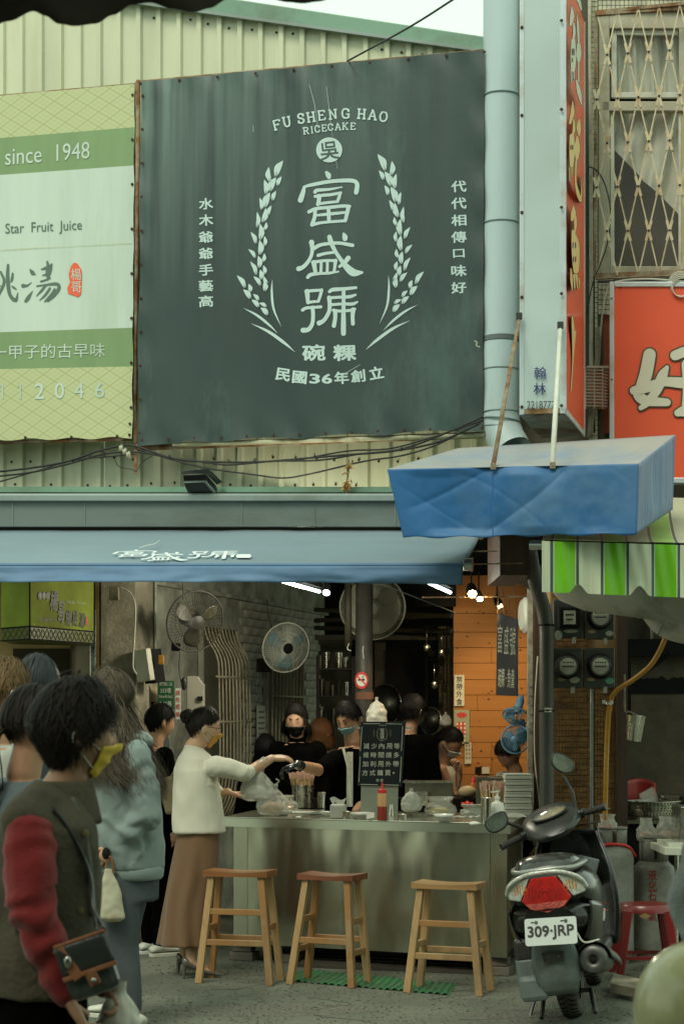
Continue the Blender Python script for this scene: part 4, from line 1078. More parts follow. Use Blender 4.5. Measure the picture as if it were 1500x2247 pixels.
t=thing('wall_cabinet','pale grey metal cabinet with a slanted top fixed to the wall by the bars','cabinet',P(426,1560,12.2))
mb=MB();mb.prism([P(410,1560,12.2),P(447,1560,12.2),P(447,1503,12.2),P(433,1484,12.2),P(410,1484,12.2)],(.0,.12,0));mb.build('cabinet_body',mat('grey_cabinet',(.32,.30,.24),.6,dirt=(.15,.12,.08)),t,bevel=.004)
mb=MB();mb.box(P(439,1533,12.19),(.035,.01,.03));mb.build('label_plate',M_dark,t)
t=thing('paper_notice','tall faded printed paper notice on the brick pier between the windows','sign',lwp(s_at(560),1.2))
mb=MB();s0,s1=s_at(553),s_at(571);mb.prism([lwp(s0,.95,.04),lwp(s1,.95,.04),lwp(s1,1.62,.04),lwp(s0,1.62,.04)],LNn*.003);mb.build('paper',M_wpaint,t)
mb=MB()
for j in range(9):mb.prism([lwp(s0+.03,1.56-.045*j,.045),lwp(s1-.03,1.56-.045*j,.045),lwp(s1-.03,1.575-.045*j,.045),lwp(s0+.03,1.575-.045*j,.045)],LNn*.001)
mb.build('lettering',mat('grey_ink',(.2,.2,.18),.6),t)
# --- back of the kitchen
def block(name,label,cat,px0,y0,px1,y1,D,depth,m,**k):
 mb=MB();mb.prism([P(px0,y1,D),P(px1,y1,D),P(px1,y0,D),P(px0,y0,D)],(0,depth,0));return mb.build(name,m,None,label=label,cat=cat,**k)
M_dst0=mat('tarnished_pot',(.16,.15,.11),.4,1.0);M_olive=mat('greasy_olive_paint',(.055,.05,.03),.6,var=.5,vscale=3,dirt=(.02,.02,.012),dscale=4)
M_greasy=mat('greasy_plaster',(.15,.13,.085),.7,var=.4,vscale=3,dirt=(.03,.028,.02),dscale=3,damt=1)
block('kitchen_door','dark olive door in the gloom behind the counter','door',700,1400,770,1760,16.6,.05,M_olive)
block('tall_cabinet','dark tall cabinet right of the round pole','cabinet',845,1425,905,1760,15.5,.3,M_dark)
block('kitchen_partition','grease stained partition strip between the dark kitchen and the wood wall','wall',962,1375,996,1760,15.0,.1,M_greasy)
block('kitchen_post','stained pale post between the dark kitchen cabinets','post',822,1400,846,1760,15.6,.1,M_greasy)
block('dark_beam','dark horizontal beam across the kitchen under the roof','beam',690,1393,960,1404,15.3,.1,M_olive)
block('dark_partition','dark partition hanging behind the spot lights','wall',800,1260,1000,1330,14.0,.1,M_dark)
rk=thing('utensil_rack','hanging rack crowded with dark utensils in the kitchen gloom','rack',P(957,1560,14.6))
mb=MB()
for x in(935,980):mb.tube([P(x,1372,14.6),P(x,1560,14.6)],.007,6)
for y in(1375,1395,1448,1500):mb.tube([P(930,y,14.6),P(984,y-2,14.6)],.006,6)
mb.build('rack_frame',M_dark,rk)
rr=random.Random(8)
for k in range(9):
 x=936+5.4*k;y=rr.choice((1376,1449))+3;l=rr.uniform(24,55)
 mb=MB();mb.tube([P(x,y,14.55),P(x+rr.uniform(-2,2),y+l,14.55)],.005,6);mb.ball(P(x,y+l+6,14.55),(.025,.012,.035),10,6);mb.build('ladle',M_steel2 if k%3==0 else M_dark,rk,smooth=True)
def wok(label,px,y,rx,ry,D,name='wok',yaw=.5):
 t=thing(name,label,'wok',P(px,y+ry,D));n=Vector((-yaw,-.85,.1)).normalized();F_=frame(n);Rw=ry/FPX*D
 M=Matrix.Translation(P(px,y,D))@F_.to_4x4()
 mb=MB();mb.lathe([(Rw,0),(Rw*.93,.03*Rw/.17),(Rw*.7,.4*Rw),(Rw*.35,.55*Rw),(.001,.6*Rw)],32,M);mb.build('bowl',mat('seasoned_iron',(.05,.05,.04),.35,.8,var=.4),t,smooth=True,solid=.003)
 mb=MB();mb.torus(P(px,y,D),Rw,.005,F_);mb.build('rim',M_steel2,t,smooth=True)
wok('large black wok hanging to the right of the white bag',843,1548,24,47,14.2,yaw=.75)
wok('small pan hanging by the wood wall',945,1582,16,30,14.0,'frying_pan',yaw=.9)
sh_=thing('kitchen_shelf','dark shelf of stacked pots and bowls in the gloom left of the round pole','shelf',P(735,1500,15.2))
mb=MB()
for y in(1470,1530,1590):mb.prism([P(696,y,15.2),P(776,y,15.2),P(776,y-4,15.2),P(696,y-4,15.2)],(0,.3,0))
for x in(697,775):mb.bar(P(x,1660,15.2),P(x,1440,15.2),.03)
mb.build('shelf_frame',M_olive,sh_)
rr=random.Random(21)
for k in range(16):
 y=(1470,1530,1590)[k%3]-4;x=704+(k//3)*13.5+rr.uniform(-2,2);r_=rr.uniform(.018,.032);q=P(x,y,15.3);h=rr.uniform(.05,.14)
 mb=MB();mb.lathe([(.0001,0),(r_*.8,0),(r_,h),(r_*.94,h),(.0001,h*.4)],14,Matrix.Translation(q));mb.build(rr.choice(('pot','bowl','jar')),rr.choice((M_steel2,M_dst0,M_olive,M_greasy)),sh_,smooth=40)
mb=MB()
for y0,y1 in((1338,1352),(1362,1350),(1378,1385)):mb.tube([P(690,y0,15.4),P(990,y1,14.9)],.02,8)
mb.build('ceiling_pipe',M_olive,None,label='dark pipes running across the kitchen ceiling behind the round pole',cat='pipe')
M_wood=mat('warm_pine',(.46,.215,.07),.5,var=.5,vscale=2.2,stretch=(.25,1,6),col2=(.38,.17,.05),dirt=(.16,.07,.025),dscale=7,damt=.0,bump=.2,bscale=10,bstretch=(.3,1,8),spec=.2)
pw=thing('plank_wall','orange pine plank wall glowing under the warm lamp','wall',P(1078,1700,14.5))
ys=[1262,1310,1346,1387,1421,1455,1491,1525,1559,1595,1629,1663,1700,1740,1790]
rr=random.Random(2)
for j in range(len(ys)-1):
 cut=rr.choice([1047,1078,1110,1030]);xs=[994,cut,1168]if j%3 else[994,1168]
 for a,b in zip(xs,xs[1:]):
  mb=MB();y0,y1=ys[j]+.45,ys[j+1]-.45;o=rr.uniform(0,.004)
  mb.prism([P(a+.3,y1,14.5-o),P(b-.3,y1,14.5-o),P(b-.3,y0,14.5-o),P(a+.3,y0,14.5-o)],(0,.02,0));mb.build('plank',M_wood,pw,bevel=.0015)
mb=MB()
for k in range(34):
 x=rr.uniform(1000,1155);y=rr.uniform(1330,1690);q=P(x,y,14.493);s_=rr.uniform(.004,.009)
 mb.add([q+Vector((s_*1.3*math.cos(t),0,s_*math.sin(t)))for t in[i*.9 for i in range(7)]],[tuple(range(7))])
mb.build('knot',mat('wood_knot',(.11,.04,.015),.6),pw,kind='stuff')
mb=MB();mb.prism([P(1180,1800,12.1),P(1250,1800,14.6),P(1250,1240,14.6),P(1180,1240,12.1)],(.05,0,0));mb.build('side_partition',M_brown,None,label='dark partition closing the right side of the stall',cat='wall')
pst=thing('white_post','chipped white square post at the right edge of the wood wall','post',P(1162,1800,12.2))
mb=MB();mb.box(P(1162,1550,12.2),(.036,.04,1.75));mb.build('post_body',mat('chipped_white',(.42,.42,.33),.6,var=.2,dirt=(.14,.1,.07),dscale=10,damt=.9),pst,bevel=.003)
mb=MB()
for y in(1508,1527,1548,1568,1588,1606):mb.box(P(1165,y,12.175),(.022,.006,.006))
mb.build('blue_mark',mat('blue_mark',(.05,.12,.2),.6),pst)
mb=MB();mb.bar(P(1177,1250,12.0),P(1179,1830,11.9),.045,.06,(0,1,0));mb.build('brown_post',M_brown,None,label='dark brown wooden post beside the chipped white post',cat='post')
cable('pale cord hanging in front of the brown post',[P(1179,1440,11.8),P(1173,1540,11.8),P(1172,1650,11.8),P(1180,1740,11.8),P(1186,1800,11.8)],.005,M_wcable,'cord',cat='cord')
block('wooden_crossbeam','brown wooden beam end under the blue tarpaulin','beam',1096,1150,1160,1262,10.7,.9,M_brown)
mb=MB();mb.prism([P(1098,1262,10.72),P(1172,1300,12.1),P(1172,1240,12.1),P(1098,1180,10.72)],(.02,0,0));mb.build('sloping_beam',M_brown,None,label='brown beam sloping back from the tarpaulin to the white post',cat='beam')
dp=thing('drain_pipe','thick dark drain pipe standing between the stall and the electric meters','pipe',P(1198,1840,11.3))
mb=MB();mb.tube(catmull([P(1199,1860,11.3),P(1198,1600,11.3),P(1198,1390,11.3)],3)+catmull([P(1197,1370,11.3),P(1190,1330,11.28),P(1172,1270,11.2),P(1160,1200,11.1)],5),.045,18);mb.build('pipe',mat('dark_grey_pvc',(.075,.075,.062),.45,var=.3,vscale=3),dp,smooth=True)
mb=MB()
for y in(1372,1560):duct_ring(mb,P(1198,y,11.3),.046,t=.006)
mb.build('collar',M_dark,dp,smooth=True)
mb=MB();
for y in(1555,1561):mb.box(P(1202,y,11.252),(.045,.004,.010))
mb.build('pale_sticker',M_cream,dp)
# --- lamps of the stall (all of them lit in the photograph)
def plamp(name,loc,e,col,r=.04,kind='POINT',to=None,ang=80):
 d=bpy.data.lights.new(name,kind);d.energy=e;d.color=col;d.shadow_soft_size=r
 if kind=='SPOT':d.spot_size=R(ang);d.spot_blend=.7
 o=bpy.data.objects.new(name,d);COL.objects.link(o);o.location=loc
 if to is not None:o.rotation_euler=(Vector(loc)-Vector(to)).to_track_quat('Z','Y').to_euler()
 return o
M_tube=mat('lit_tube',(.9,.95,.9),.4,emit=(.85,1,.95),estr=5)
M_warm=mat('lit_warm_lamp',(.9,.8,.6),.4,emit=(1,.78,.42),estr=5)
M_cool=mat('lit_cool_lamp',(.9,.9,.9),.4,emit=(.9,1,.97),estr=6)
for lab,a,b in(('lit fluorescent tube at the left of the ceiling',P(600,1270,11.0),P(700,1298,12.3)),('lit fluorescent tube near the right end of the awning',P(925,1272,11.0),P(987,1300,12.1))):
 t=thing('tube_lamp',lab,'lamp',b,'fluorescent tubes under the roof')
 mb=MB();mb.tube([a,b],.011,10);mb.build('tube',M_tube,t,smooth=True)
 mb=MB();mb.bar(a+Vector((0,0,.04)),b+Vector((0,0,.04)),.05,.03);mb.build('fitting',M_dark,t)
 l_=plamp('tube_light',(a+b)/2-Vector((0,0,.06)),42 if 'left' in lab else 9,(1,.93,.72),.12)
def spot_thing(lab,p,r,m_,tilt,dots=0):
 t=thing('spot_lamp',lab,'lamp',p,'spot lamps under the roof');n=Vector(tilt).normalized();F4=Matrix.Translation(p)@frame(n).to_4x4()
 mb=MB();mb.lathe([(.0001,-.09),(r*.7,-.08),(r,-.02),(r*1.08,.012),(r,.012)],20,F4);mb.build('shade',M_dark,t,smooth=40)
 mb=MB()
 if dots:
  for k in range(dots):
   a=2*math.pi*k/(dots-1);q=(0,0)if k==dots-1 else(r*.6*math.cos(a),r*.6*math.sin(a));mb.ball(F4@Vector((q[0],q[1],.01)),r*.24,8,5)
 else:mb.lathe([(.0001,.012),(r*.85,.008)],16,F4)
 mb.build('lit_face',m_,t)
 mb=MB();mb.tube([p-n*.05,p-n*.05+Vector((0,0,.16))],.006,6);mb.build('stem',M_dark,t)
spot_thing('cool white spot lamp beside the left fluorescent tube',P(716,1299,12.5),.030,M_cool,(-.1,-.75,-.6))
spot_thing('warm cluster lamp with several bright points',P(1035,1301,12.7),.040,M_warm,(.05,-.7,-.65),9)
spot_thing('small cool lamp just right of the warm cluster lamp',P(1052,1313,12.9),.026,M_cool,(.1,-.75,-.6))
spot_thing('warm lamp by the hanging black menu board',P(1095,1328,13.3),.030,M_warm,(.3,-.5,-.75),5)
plamp('spot_light',P(716,1306,12.4),30,(1,.86,.62),.04,'SPOT',P(700,1600,12.4),80)
plamp('spot_light',P(1035,1310,12.7),85,(1,.72,.34),.04,'SPOT',P(1110,1450,14.5),62)
plamp('spot_light',P(1095,1336,13.3),42,(1,.68,.3),.04,'SPOT',P(1130,1600,14.5),70)
plamp('spot_light',P(1052,1320,12.8),34,(1,.76,.46),.04,'SPOT',P(930,1640,12.9),90)
mb=MB();mb.tube([P(925,1311,12.9),P(1160,1309,12.9)],.006,6);mb.build('lamp_rail',M_rust,None,label='thin rail across the stall that the spot lamps hang near',cat='rail')
mb=MB();mb.tube([P(780,1260,12.6),P(1000,1345,13.6)],.004,5);mb.build('ceiling_wire',M_gut,None,label='thin wire stretched across the dark ceiling',cat='wire')
# --- fans
def fan(lab,c,n,Rf,m_cage,m_blade,back=False,wires=44,nb_=3,parent=None,depth=.09,m_motor=None,wr_=.0017):
 t=parent or thing('electric_fan',lab,'fan',c-Vector((0,0,Rf)),'fans of the stall');F4=Matrix.Translation(c)@frame(n).to_4x4()
 F3=F4.to_3x3()
 mb=MB()
 for sgn in(1,-1):
  for k in range(wires):
   a=2*math.pi*k/wires;tw=.25*sgn
   pts=[]
   for q in range(6):
    r_=Rf*(.22+.78*q/5);z=sgn*depth*.5*(1-(q/5)**3);aa=a+tw*(1-q/5)
    pts.append(F4@Vector((r_*math.cos(aa),r_*math.sin(aa),z)))
   mb.tube(pts,wr_,3,False)
  for f in(.62,):mb.torus(F4@Vector((0,0,sgn*depth*.4)),Rf*f,.0018,F3,32,4)
 mb.build('wire_guard',m_cage,t,kind='stuff')
 mb=MB();mb.torus(c,Rf,.006,F3,40,6);mb.build('rim',m_cage,t,smooth=True)
 for k in range(nb_):
  a0=2*math.pi*k/nb_+.5
  def bl(u,v):
   r_=Rf*(.16+.68*v);w=.95*(math.sin(math.pi*(.18+.75*v))**.6);aa=a0+(u-.5)*w
   return F4@Vector((r_*math.cos(aa),r_*math.sin(aa),(u-.5)*.05))
  mb=MB();mb.grid(bl,8,8);mb.build('blade',m_blade,t,smooth=True,solid=.002)
 mb=MB();s_=-1 if back else 1
 mb.lathe([(.0001,depth*.55),(Rf*.1,depth*.53),(Rf*.23,depth*.46),(Rf*.24,depth*.40)],20,F4);mb.build('hub_badge',m_motor or m_cage,t,smooth=40)
 mb=MB();mb.lathe([(Rf*.2,-depth*.3),(Rf*.3,-depth*.6),(Rf*.3,-depth*1.5),(Rf*.18,-depth*1.9),(.0001,-depth*2)],18,F4);mb.build('motor',m_motor or m_blade,t,smooth=40)
 return t,F4
M_fblk=mat('black_fan_wire',(.03,.027,.02),.5);M_fbl=mat('grey_olive_blade',(.07,.065,.042),.4)
M_fwht=mat('dusty_white_wire',(.50,.52,.44),.5);M_fwb=mat('dusty_teal_blade',(.08,.26,.32),.45,var=.4,vscale=9)
M_fbw=mat('pale_fan_wire',(.42,.42,.32),.5);M_fbb=mat('pale_fan_blade',(.36,.36,.28),.5)
M_fblu=mat('sky_blue_plastic',(.13,.27,.38),.4)
t,F4=fan('large black hanging fan near the concrete pillar',P(428,1363,12.0),(.50,-.82,-.28),.205,M_fblk,M_fbl,wires=48,wr_=.0014)
mb=MB();mb.tube([P(402,1315,12.1),P(402,1270,12.1)],.005,6);mb.tube(catmull([P(395,1430,12.0),P(393,1470,12.0),P(399,1500,12.0)]),.004,5);mb.build('power_cord',M_cable,t)
mb=MB();mb.ball(P(404,1500,12.0),(.02,.02,.045),10,8);mb.build('cord_bundle',M_cable,t)
mb=MB();mb.box(P(386,1420,12.2),(.05,.12,.05));mb.build('bracket',M_dark,t)
t,F4=fan('dusty white round fan on the brick wall',P(627,1421,13.6),(.42,-.88,-.20),.187,M_fwht,M_fwb,wires=70,wr_=.0018,m_motor=M_dark)
mb=MB();mb.box(P(578,1460,13.9),(.10,.2,.10));mb.build('bracket',M_dark,t)
mb=MB();mb.tube(catmull([P(586,1315,13.6),P(588,1345,13.6),P(596,1380,13.6)]),.004,5);mb.build('power_cord',M_cable,t)
t,F4=fan('big pale fan seen from behind at the round pole',P(817,1332,13.6),(.05,.97,.12),.243,M_fbw,M_fbb,back=True,wires=80,depth=.10,wr_=.0018)
mb=MB();mb.lathe([(Rf_,z_)for Rf_,z_ in((.21,.02),(.15,.03),(.05,.03))],30,F4);mb.build('pale_back_disc',M_fbb,t,smooth=True)
t,F4=fan('white wall fan seen edge on above the white post',P(1160,1350,12.35),(-1,-.12,0),.123,M_fwht,M_fwht,wires=40,depth=.06)
mb=MB();mb.lathe([(.123,-.02),(.124,.03),(.10,.055),(.0001,.06)],28,F4);mb.build('shell',M_wpaint,t,smooth=40)
bt=thing('twin_blue_fan','sky blue twin fan fixed to the white post','fan',P(1135,1655,12.4))
fan('',P(1132,1572,12.4),(-.25,-.55,-.8),.092,M_fblu,M_fblu,parent=bt,wires=30,wr_=.0014)
fan('',P(1130,1622,12.4),(-.35,-.9,.1),.098,M_fblu,M_fblu,parent=bt,wires=40,wr_=.0014)
mb=MB();mb.tube(catmull([P(1143,1620,12.5),P(1147,1600,12.5),P(1143,1578,12.5)]),.02,10);mb.box(P(1146,1612,12.45),(.07,.08,.09));mb.tube([P(1146,1600,12.45),P(1162,1600,12.3)],.014,8);mb.build('joint_arm',M_fblu,bt,bevel=.004)
pl=thing('round_pole','dark round pole standing in the middle of the stall','pole',P(799,1800,13.0))
mb=MB();mb.tube([P(800,1900,13.0),P(798,1525,13.0),P(799,1250,13.0)],.062,22);mb.build('pole_body',mat('dark_iron_pole',(.045,.042,.035),.5,var=.5,vscale=5,dirt=(.10,.09,.07),dscale=5),pl,smooth=True)
mb=MB();mb.tube([P(799,1535,13.0),P(799,1519,13.0)],.066,22);mb.build('rusty_band',mat('brown_band',(.16,.08,.05),.7),pl,smooth=40)
mb=MB();mb.tube([P(763,1262,12.98),P(764,1420,12.98)],.026,12);mb.build('side_pipe',M_olive,pl,smooth=True)
mb=MB();mb.tube(catmull([P(797,1418,12.93),P(796,1430,12.92),P(798,1445,12.92)]),.004,5);mb.tube(catmull([P(765,1412,12.93),P(762,1424,12.9),P(770,1428,12.9)]),.004,5);mb.build('hook',M_fwht,pl)
ns=thing('no_smoking_sign','round red and white no smoking sticker on the pole','sign',P(793,1515,12.9));NSP=Plane((0,12.925,0),(0,-1,0))
def disc(mb,cx,cy,rx,ry,P_,off,n=28):mb.poly([P_.hit(cx+rx*math.cos(2*math.pi*i/n),cy+ry*math.sin(2*math.pi*i/n),off)for i in range(n)])
M_sred=mat('sign_red',(.55,.04,.03),.45)
mb=MB();disc(mb,793,1493,14.5,19,NSP,.0);mb.build('red_disc',M_sred,ns)
mb=MB();disc(mb,793,1493,11,13,NSP,.003);mb.build('white_disc',M_wpaint,ns)
mb=MB();wslab(mb,785,1490,800,1493.5,.006,.001,NSP);stroke(mb,[(797,1489),(794,1486),(797,1483)],1.2,NSP,.0065,3);mb.build('cigarette',M_dark,ns)
mb=MB();stroke(mb,[(784,1484),(802,1502)],3,NSP,.009,1);mb.build('red_bar',M_sred,ns)
# --- far side of the lane, unseen; raised to hold back low sky light
ob=thing('opposite_shophouses','unseen row of shophouses across the lane behind the viewpoint','building',(0,-4,0))
M_opp=mat('opposite_wall',(.24,.25,.21),.8,var=.2,vscale=.5)
for k,(x,w,h,c_)in enumerate(((-9.5,6,9.6,0),(-3.2,6,8.8,1),(3.2,6,9.4,0),(9.8,6,9,1))):
 mb=MB();mb.box((x,-5.5,h/2),(w,3,h));mb.build('house_front',M_opp,ob)
 mb=MB();mb.box((x,-3.97,1.3),(w-.6,.06,2.5));mb.build('shop_opening',M_dark,ob)
 mb=MB();mb.box((x,-3.3,2.75),(w-.2,1.4,.06),Matrix.Rotation(R(12),3,'X'));mb.build('awning',M_awnv if c_ else M_gdark,ob)
 for j in(-1.4,1.4):
  mb=MB();mb.box((x+j,-3.97,4.6),(1.5,.06,1.3));mb.build('window',M_dark,ob)
  # --- left juice stall
M_jl=mat('lime_green_sign_face',(.27,.34,.04),.75,var=.2,vscale=2,dirt=(.18,.17,.03),dscale=2.5,damt=.9)
M_jd=mat('dark_trellis_band',(.10,.11,.02),.45)
js=thing('juice_stall_sign','lime green box sign with brushed characters hanging under the awning','signboard',P(110,1410,11.2))
q0,q1,q2=P(3,1407,11.03),P(66,1404,10.77),P(207,1413,11.44);zlo,zhi=1.985,2.42
q3=q2+Vector((-.05,.4,0));q4=q0+Vector((-.02,.5,0))
mb=MB();mb.prism([(q.x,q.y,zlo+.075)for q in(q0,q1,q2,q3,q4)],(0,0,zhi-zlo-.075));mb.build('sign_box',M_jl,js)
mb=MB();mb.prism([(q.x,q.y,zlo)for q in(q0,q1,q2,q3,q4)],(0,0,.073));mb.build('lower_band',M_jd,js)
JS=Plane.three((q1.x,q1.y,2),(q2.x,q2.y,2),(q2.x,q2.y,2.3));JS0=Plane.three((q0.x,q0.y,2),(q1.x,q1.y,2),(q1.x,q1.y,2.3))
mb=MB()
for P_,x0,x1,n,yo in((JS,68,206,15,0),(JS0,4,65,5,0)):
 for k in range(n):
  for d in(-1,1):
   a=x0+(x1-x0)*k/n;b=x0+(x1-x0)*(k+1)/n
   z0,z1=(zlo+.008,zlo+.066)if d>0 else(zlo+.066,zlo+.008)
   pa,pb=P_.hit(a,1400,.004),P_.hit(b,1400,.004);mb.bar((pa.x,pa.y,z0),(pb.x,pb.y,z1),.004,.002)
mb.build('trellis_lines',mat('olive_line',(.2,.2,.05),.5),js,kind='stuff')
mb=MB()
for pa,pb in((q0,q1),(q1,q2)):
 for z in(zlo,zlo+.075,zhi):mb.bar((pa.x,pa.y-.003,z),(pb.x,pb.y-.003,z),.008)
mb.bar((q1.x,q1.y,zlo),(q1.x,q1.y,zhi),.008);mb.bar((q2.x,q2.y,zlo),(q2.x,q2.y,zhi),.01);mb.build('edge_strip',M_dark,js)
M_ink=MATS['black_print']
mb=MB()
for ch,cx,cy,w,h in(('楊',120,1318,17,44),('哥',135,1344,14,46),('楊',151,1356,13,34),('桃',166,1357,12,34),('湯',181,1361,12,32)):ch_at(mb,ch,cx,cy,w,h,4,JS,.02,.006)
mb.build('brush_characters',M_ink,js)
mb=MB()
for x in(88.5,97,105.5):disc(mb,x,1307,4.6,8.5,JS,.005)
mb.build('dark_disc',M_ink,js)
mb=MB()
for x,ch in((88.5,'老'),(97,'攤'),(105.5,'位')):ch_at(mb,ch,x,1307,6,10,0,JS,0,.007)
put_text(mb,'Yang Star Fruit Juice',boxfn(JS,146,1318,190,1327,.005,sl=-4));mb.build('pale_lettering',MATS['lime_print']if 'lime_print' in MATS else mat('lime_print',(.4,.5,.25),.5),js)
mb=MB();put_text(mb,'台南 永樂市場 1948',boxfn(JS,87,1355,126,1365,.005,sl=-2));mb.build('address_lettering',mat('olive_ink',(.08,.09,.04),.5),js)
mb=MB();mb.poly([JS.hit(x,y,.005)for x,y in((188.5,1354),(191.5,1354),(192,1372),(188,1372))]);mb.build('red_seal',M_sred,js)
M_jbe=mat('beige_stall_board',(.24,.17,.06),.6,var=.2)
st=thing('juice_stall','beige juice stall front with a dark board, half hidden behind the queue','stall',P(100,1900,11.9))
mb=MB();mb.prism([P(-60,2080,11.9),P(218,2080,11.9),P(218,1270,11.9),P(-60,1270,11.9)],(0,.1,0));mb.build('stall_front',M_jbe,st)
mb=MB();mb.prism([P(29,1760,11.88),P(156,1760,11.88),P(156,1423,11.88),P(29,1423,11.88)],(0,.015,0));mb.build('dark_board',mat('olive_black_board',(.025,.02,.008),.7,spec=.2),st)
mb=MB();mb.prism([P(158,1760,11.85),P(197,1760,11.85),P(197,1412,11.85),P(158,1412,11.85)],(0,.04,0));mb.build('side_board',mat('grey_brown_board',(.22,.19,.13),.6,var=.3,stretch=(8,8,.5)),st)
mb=MB();mb.prism([P(155,1760,11.84),P(159,1760,11.84),P(159,1412,11.84),P(155,1412,11.84)],(0,.04,0));mb.build('board_edge',M_brown,st)
mb=MB();mb.bar(P(205,1338,11.6),P(203,2000,11.6),.035,.035,(0,1,0));mb.build('chrome_post',M_steel2,None,label='shiny square steel post at the corner of the juice stall',cat='post',bevel=.004)
# --- steel counter
A3,B3=Vector((-.7396,11.38,0)),Vector((.984,10.64,0));DP=Vector((.2,1.05,0));U3=(B3-A3).normalized();N3=Vector((-U3.y,U3.x,0))
ct=thing('steel_counter','long stainless steel counter of the food stall with a thick top edge','counter',(A3+B3)/2)
def ZP(v,z):return Vector((v.x,v.y,z))
mb=MB();mb.prism([ZP(A3,.895),ZP(B3,.895),ZP(B3+DP,.895),ZP(A3+DP,.895)],(0,0,.008));mb.build('counter_top',M_steel,ct,bevel=.002)
mb=MB()
for a,b in((A3,B3),(B3,B3+DP),(A3+DP,A3)):
 n_=Vector((-(b-a).y,(b-a).x,0)).normalized()*.004
 mb.prism([ZP(a,.842),ZP(b,.842),ZP(b+n_,.842),ZP(a+n_,.842)],(0,0,.0525))
mb.build('top_edge',M_steel,ct)
a1,b1=A3+U3*.055+N3*.03,B3-U3*.03+N3*.03
M_stp=mat('worn_steel_panel',(.43,.42,.32),.24,1.0)
cuts=[0,.055,.94,1]
for i in range(3):
 p,q=a1.lerp(b1,cuts[i]+.0008),a1.lerp(b1,cuts[i+1]-.0008);mb=MB()
 mb.grid(lambda u,v:ZP(p.lerp(q,u),.112+.728*v)+N3*(.011*noise.noise(Vector((u*4.5*(q-p).length,v*1.3,i)))+.0025*noise.noise(Vector((u*15*(q-p).length,v*3,i)))if i==1 else 0),90,40)
 mb.build('front_panel',M_stp,ct,smooth=True)
mb=MB();mb.prism([ZP(b1,.112),ZP(b1+DP*.93,.112),ZP(b1+DP*.93,.84),ZP(b1,.84)],(-.004,0,0));mb.build('side_panel',M_stp,ct);mb=MB();mb.prism([ZP(a1,.112),ZP(a1+DP*.93,.112),ZP(a1+DP*.93,.84),ZP(a1,.84)],(.004,0,0));mb.build('side_panel',M_stp,ct)
mb=MB();mb.prism([ZP(a1+N3*.02,.115),ZP(b1+N3*.02,.115),ZP(b1+DP,.115),ZP(a1+DP,.115)],(0,0,.01));mb.build('base_plate',M_dark,ct)
for k,(u,v)in enumerate(((.03,.08),(.965,.08),(.03,.9),(.965,.9),(.2,.1))):
 for j in range(2):
  if k==4 and j:continue
  mb=MB();c=a1.lerp(b1,u)+DP*v;mb.box(ZP(c,.028+.056*j),(.16-.04*j,.11,.052),R(-22)+.15*j);mb.build('brick',mat('grey_block',(.16,.14,.11),.9,var=.3,bump=.6),ct,bevel=.004)
mb=MB();mb.prism([P(500,2140,10.95)*1,P(1130,2150,10.75),ZP(B3+DP*1.6,.04),ZP(A3+DP*1.6,.04)],(0,0,.03))
t=thing('wooden_pallet','flat dark boards lying under the steel counter','boards',(0.3,11.1,0));M_bd=mat('wet_dark_board',(.05,.042,.03),.6,var=.4)
for k in range(4):
 mb=MB();y=10.98+.11*k;mb.box((.28+.03*k,y,.012+.004*k),(1.15,.09,.02),R(-17));mb.build('board',M_bd,t)
M_gm=mat('green_plastic_sheet',(.02,.135,.045),.45,var=.3,vscale=4,bump=.2)
mb=MB()
ga_,gb_,gc_,gd_=[Plane.level(.008).hit(*q)for q in((622,2150),(985,2182),(1000,2158),(668,2127))]
mb.grid(lambda u,v:ga_.lerp(gb_,u).lerp(gd_.lerp(gc_,u),v)+Vector((0,0,.006*math.sin(u*150)+.012*noise.noise(Vector((u*8,v*3,0))))),220,4)
mb.build('green_sheet',M_gm,None,smooth=True,label='ribbed green plastic sheet on the ground under the counter',cat='plastic sheet')
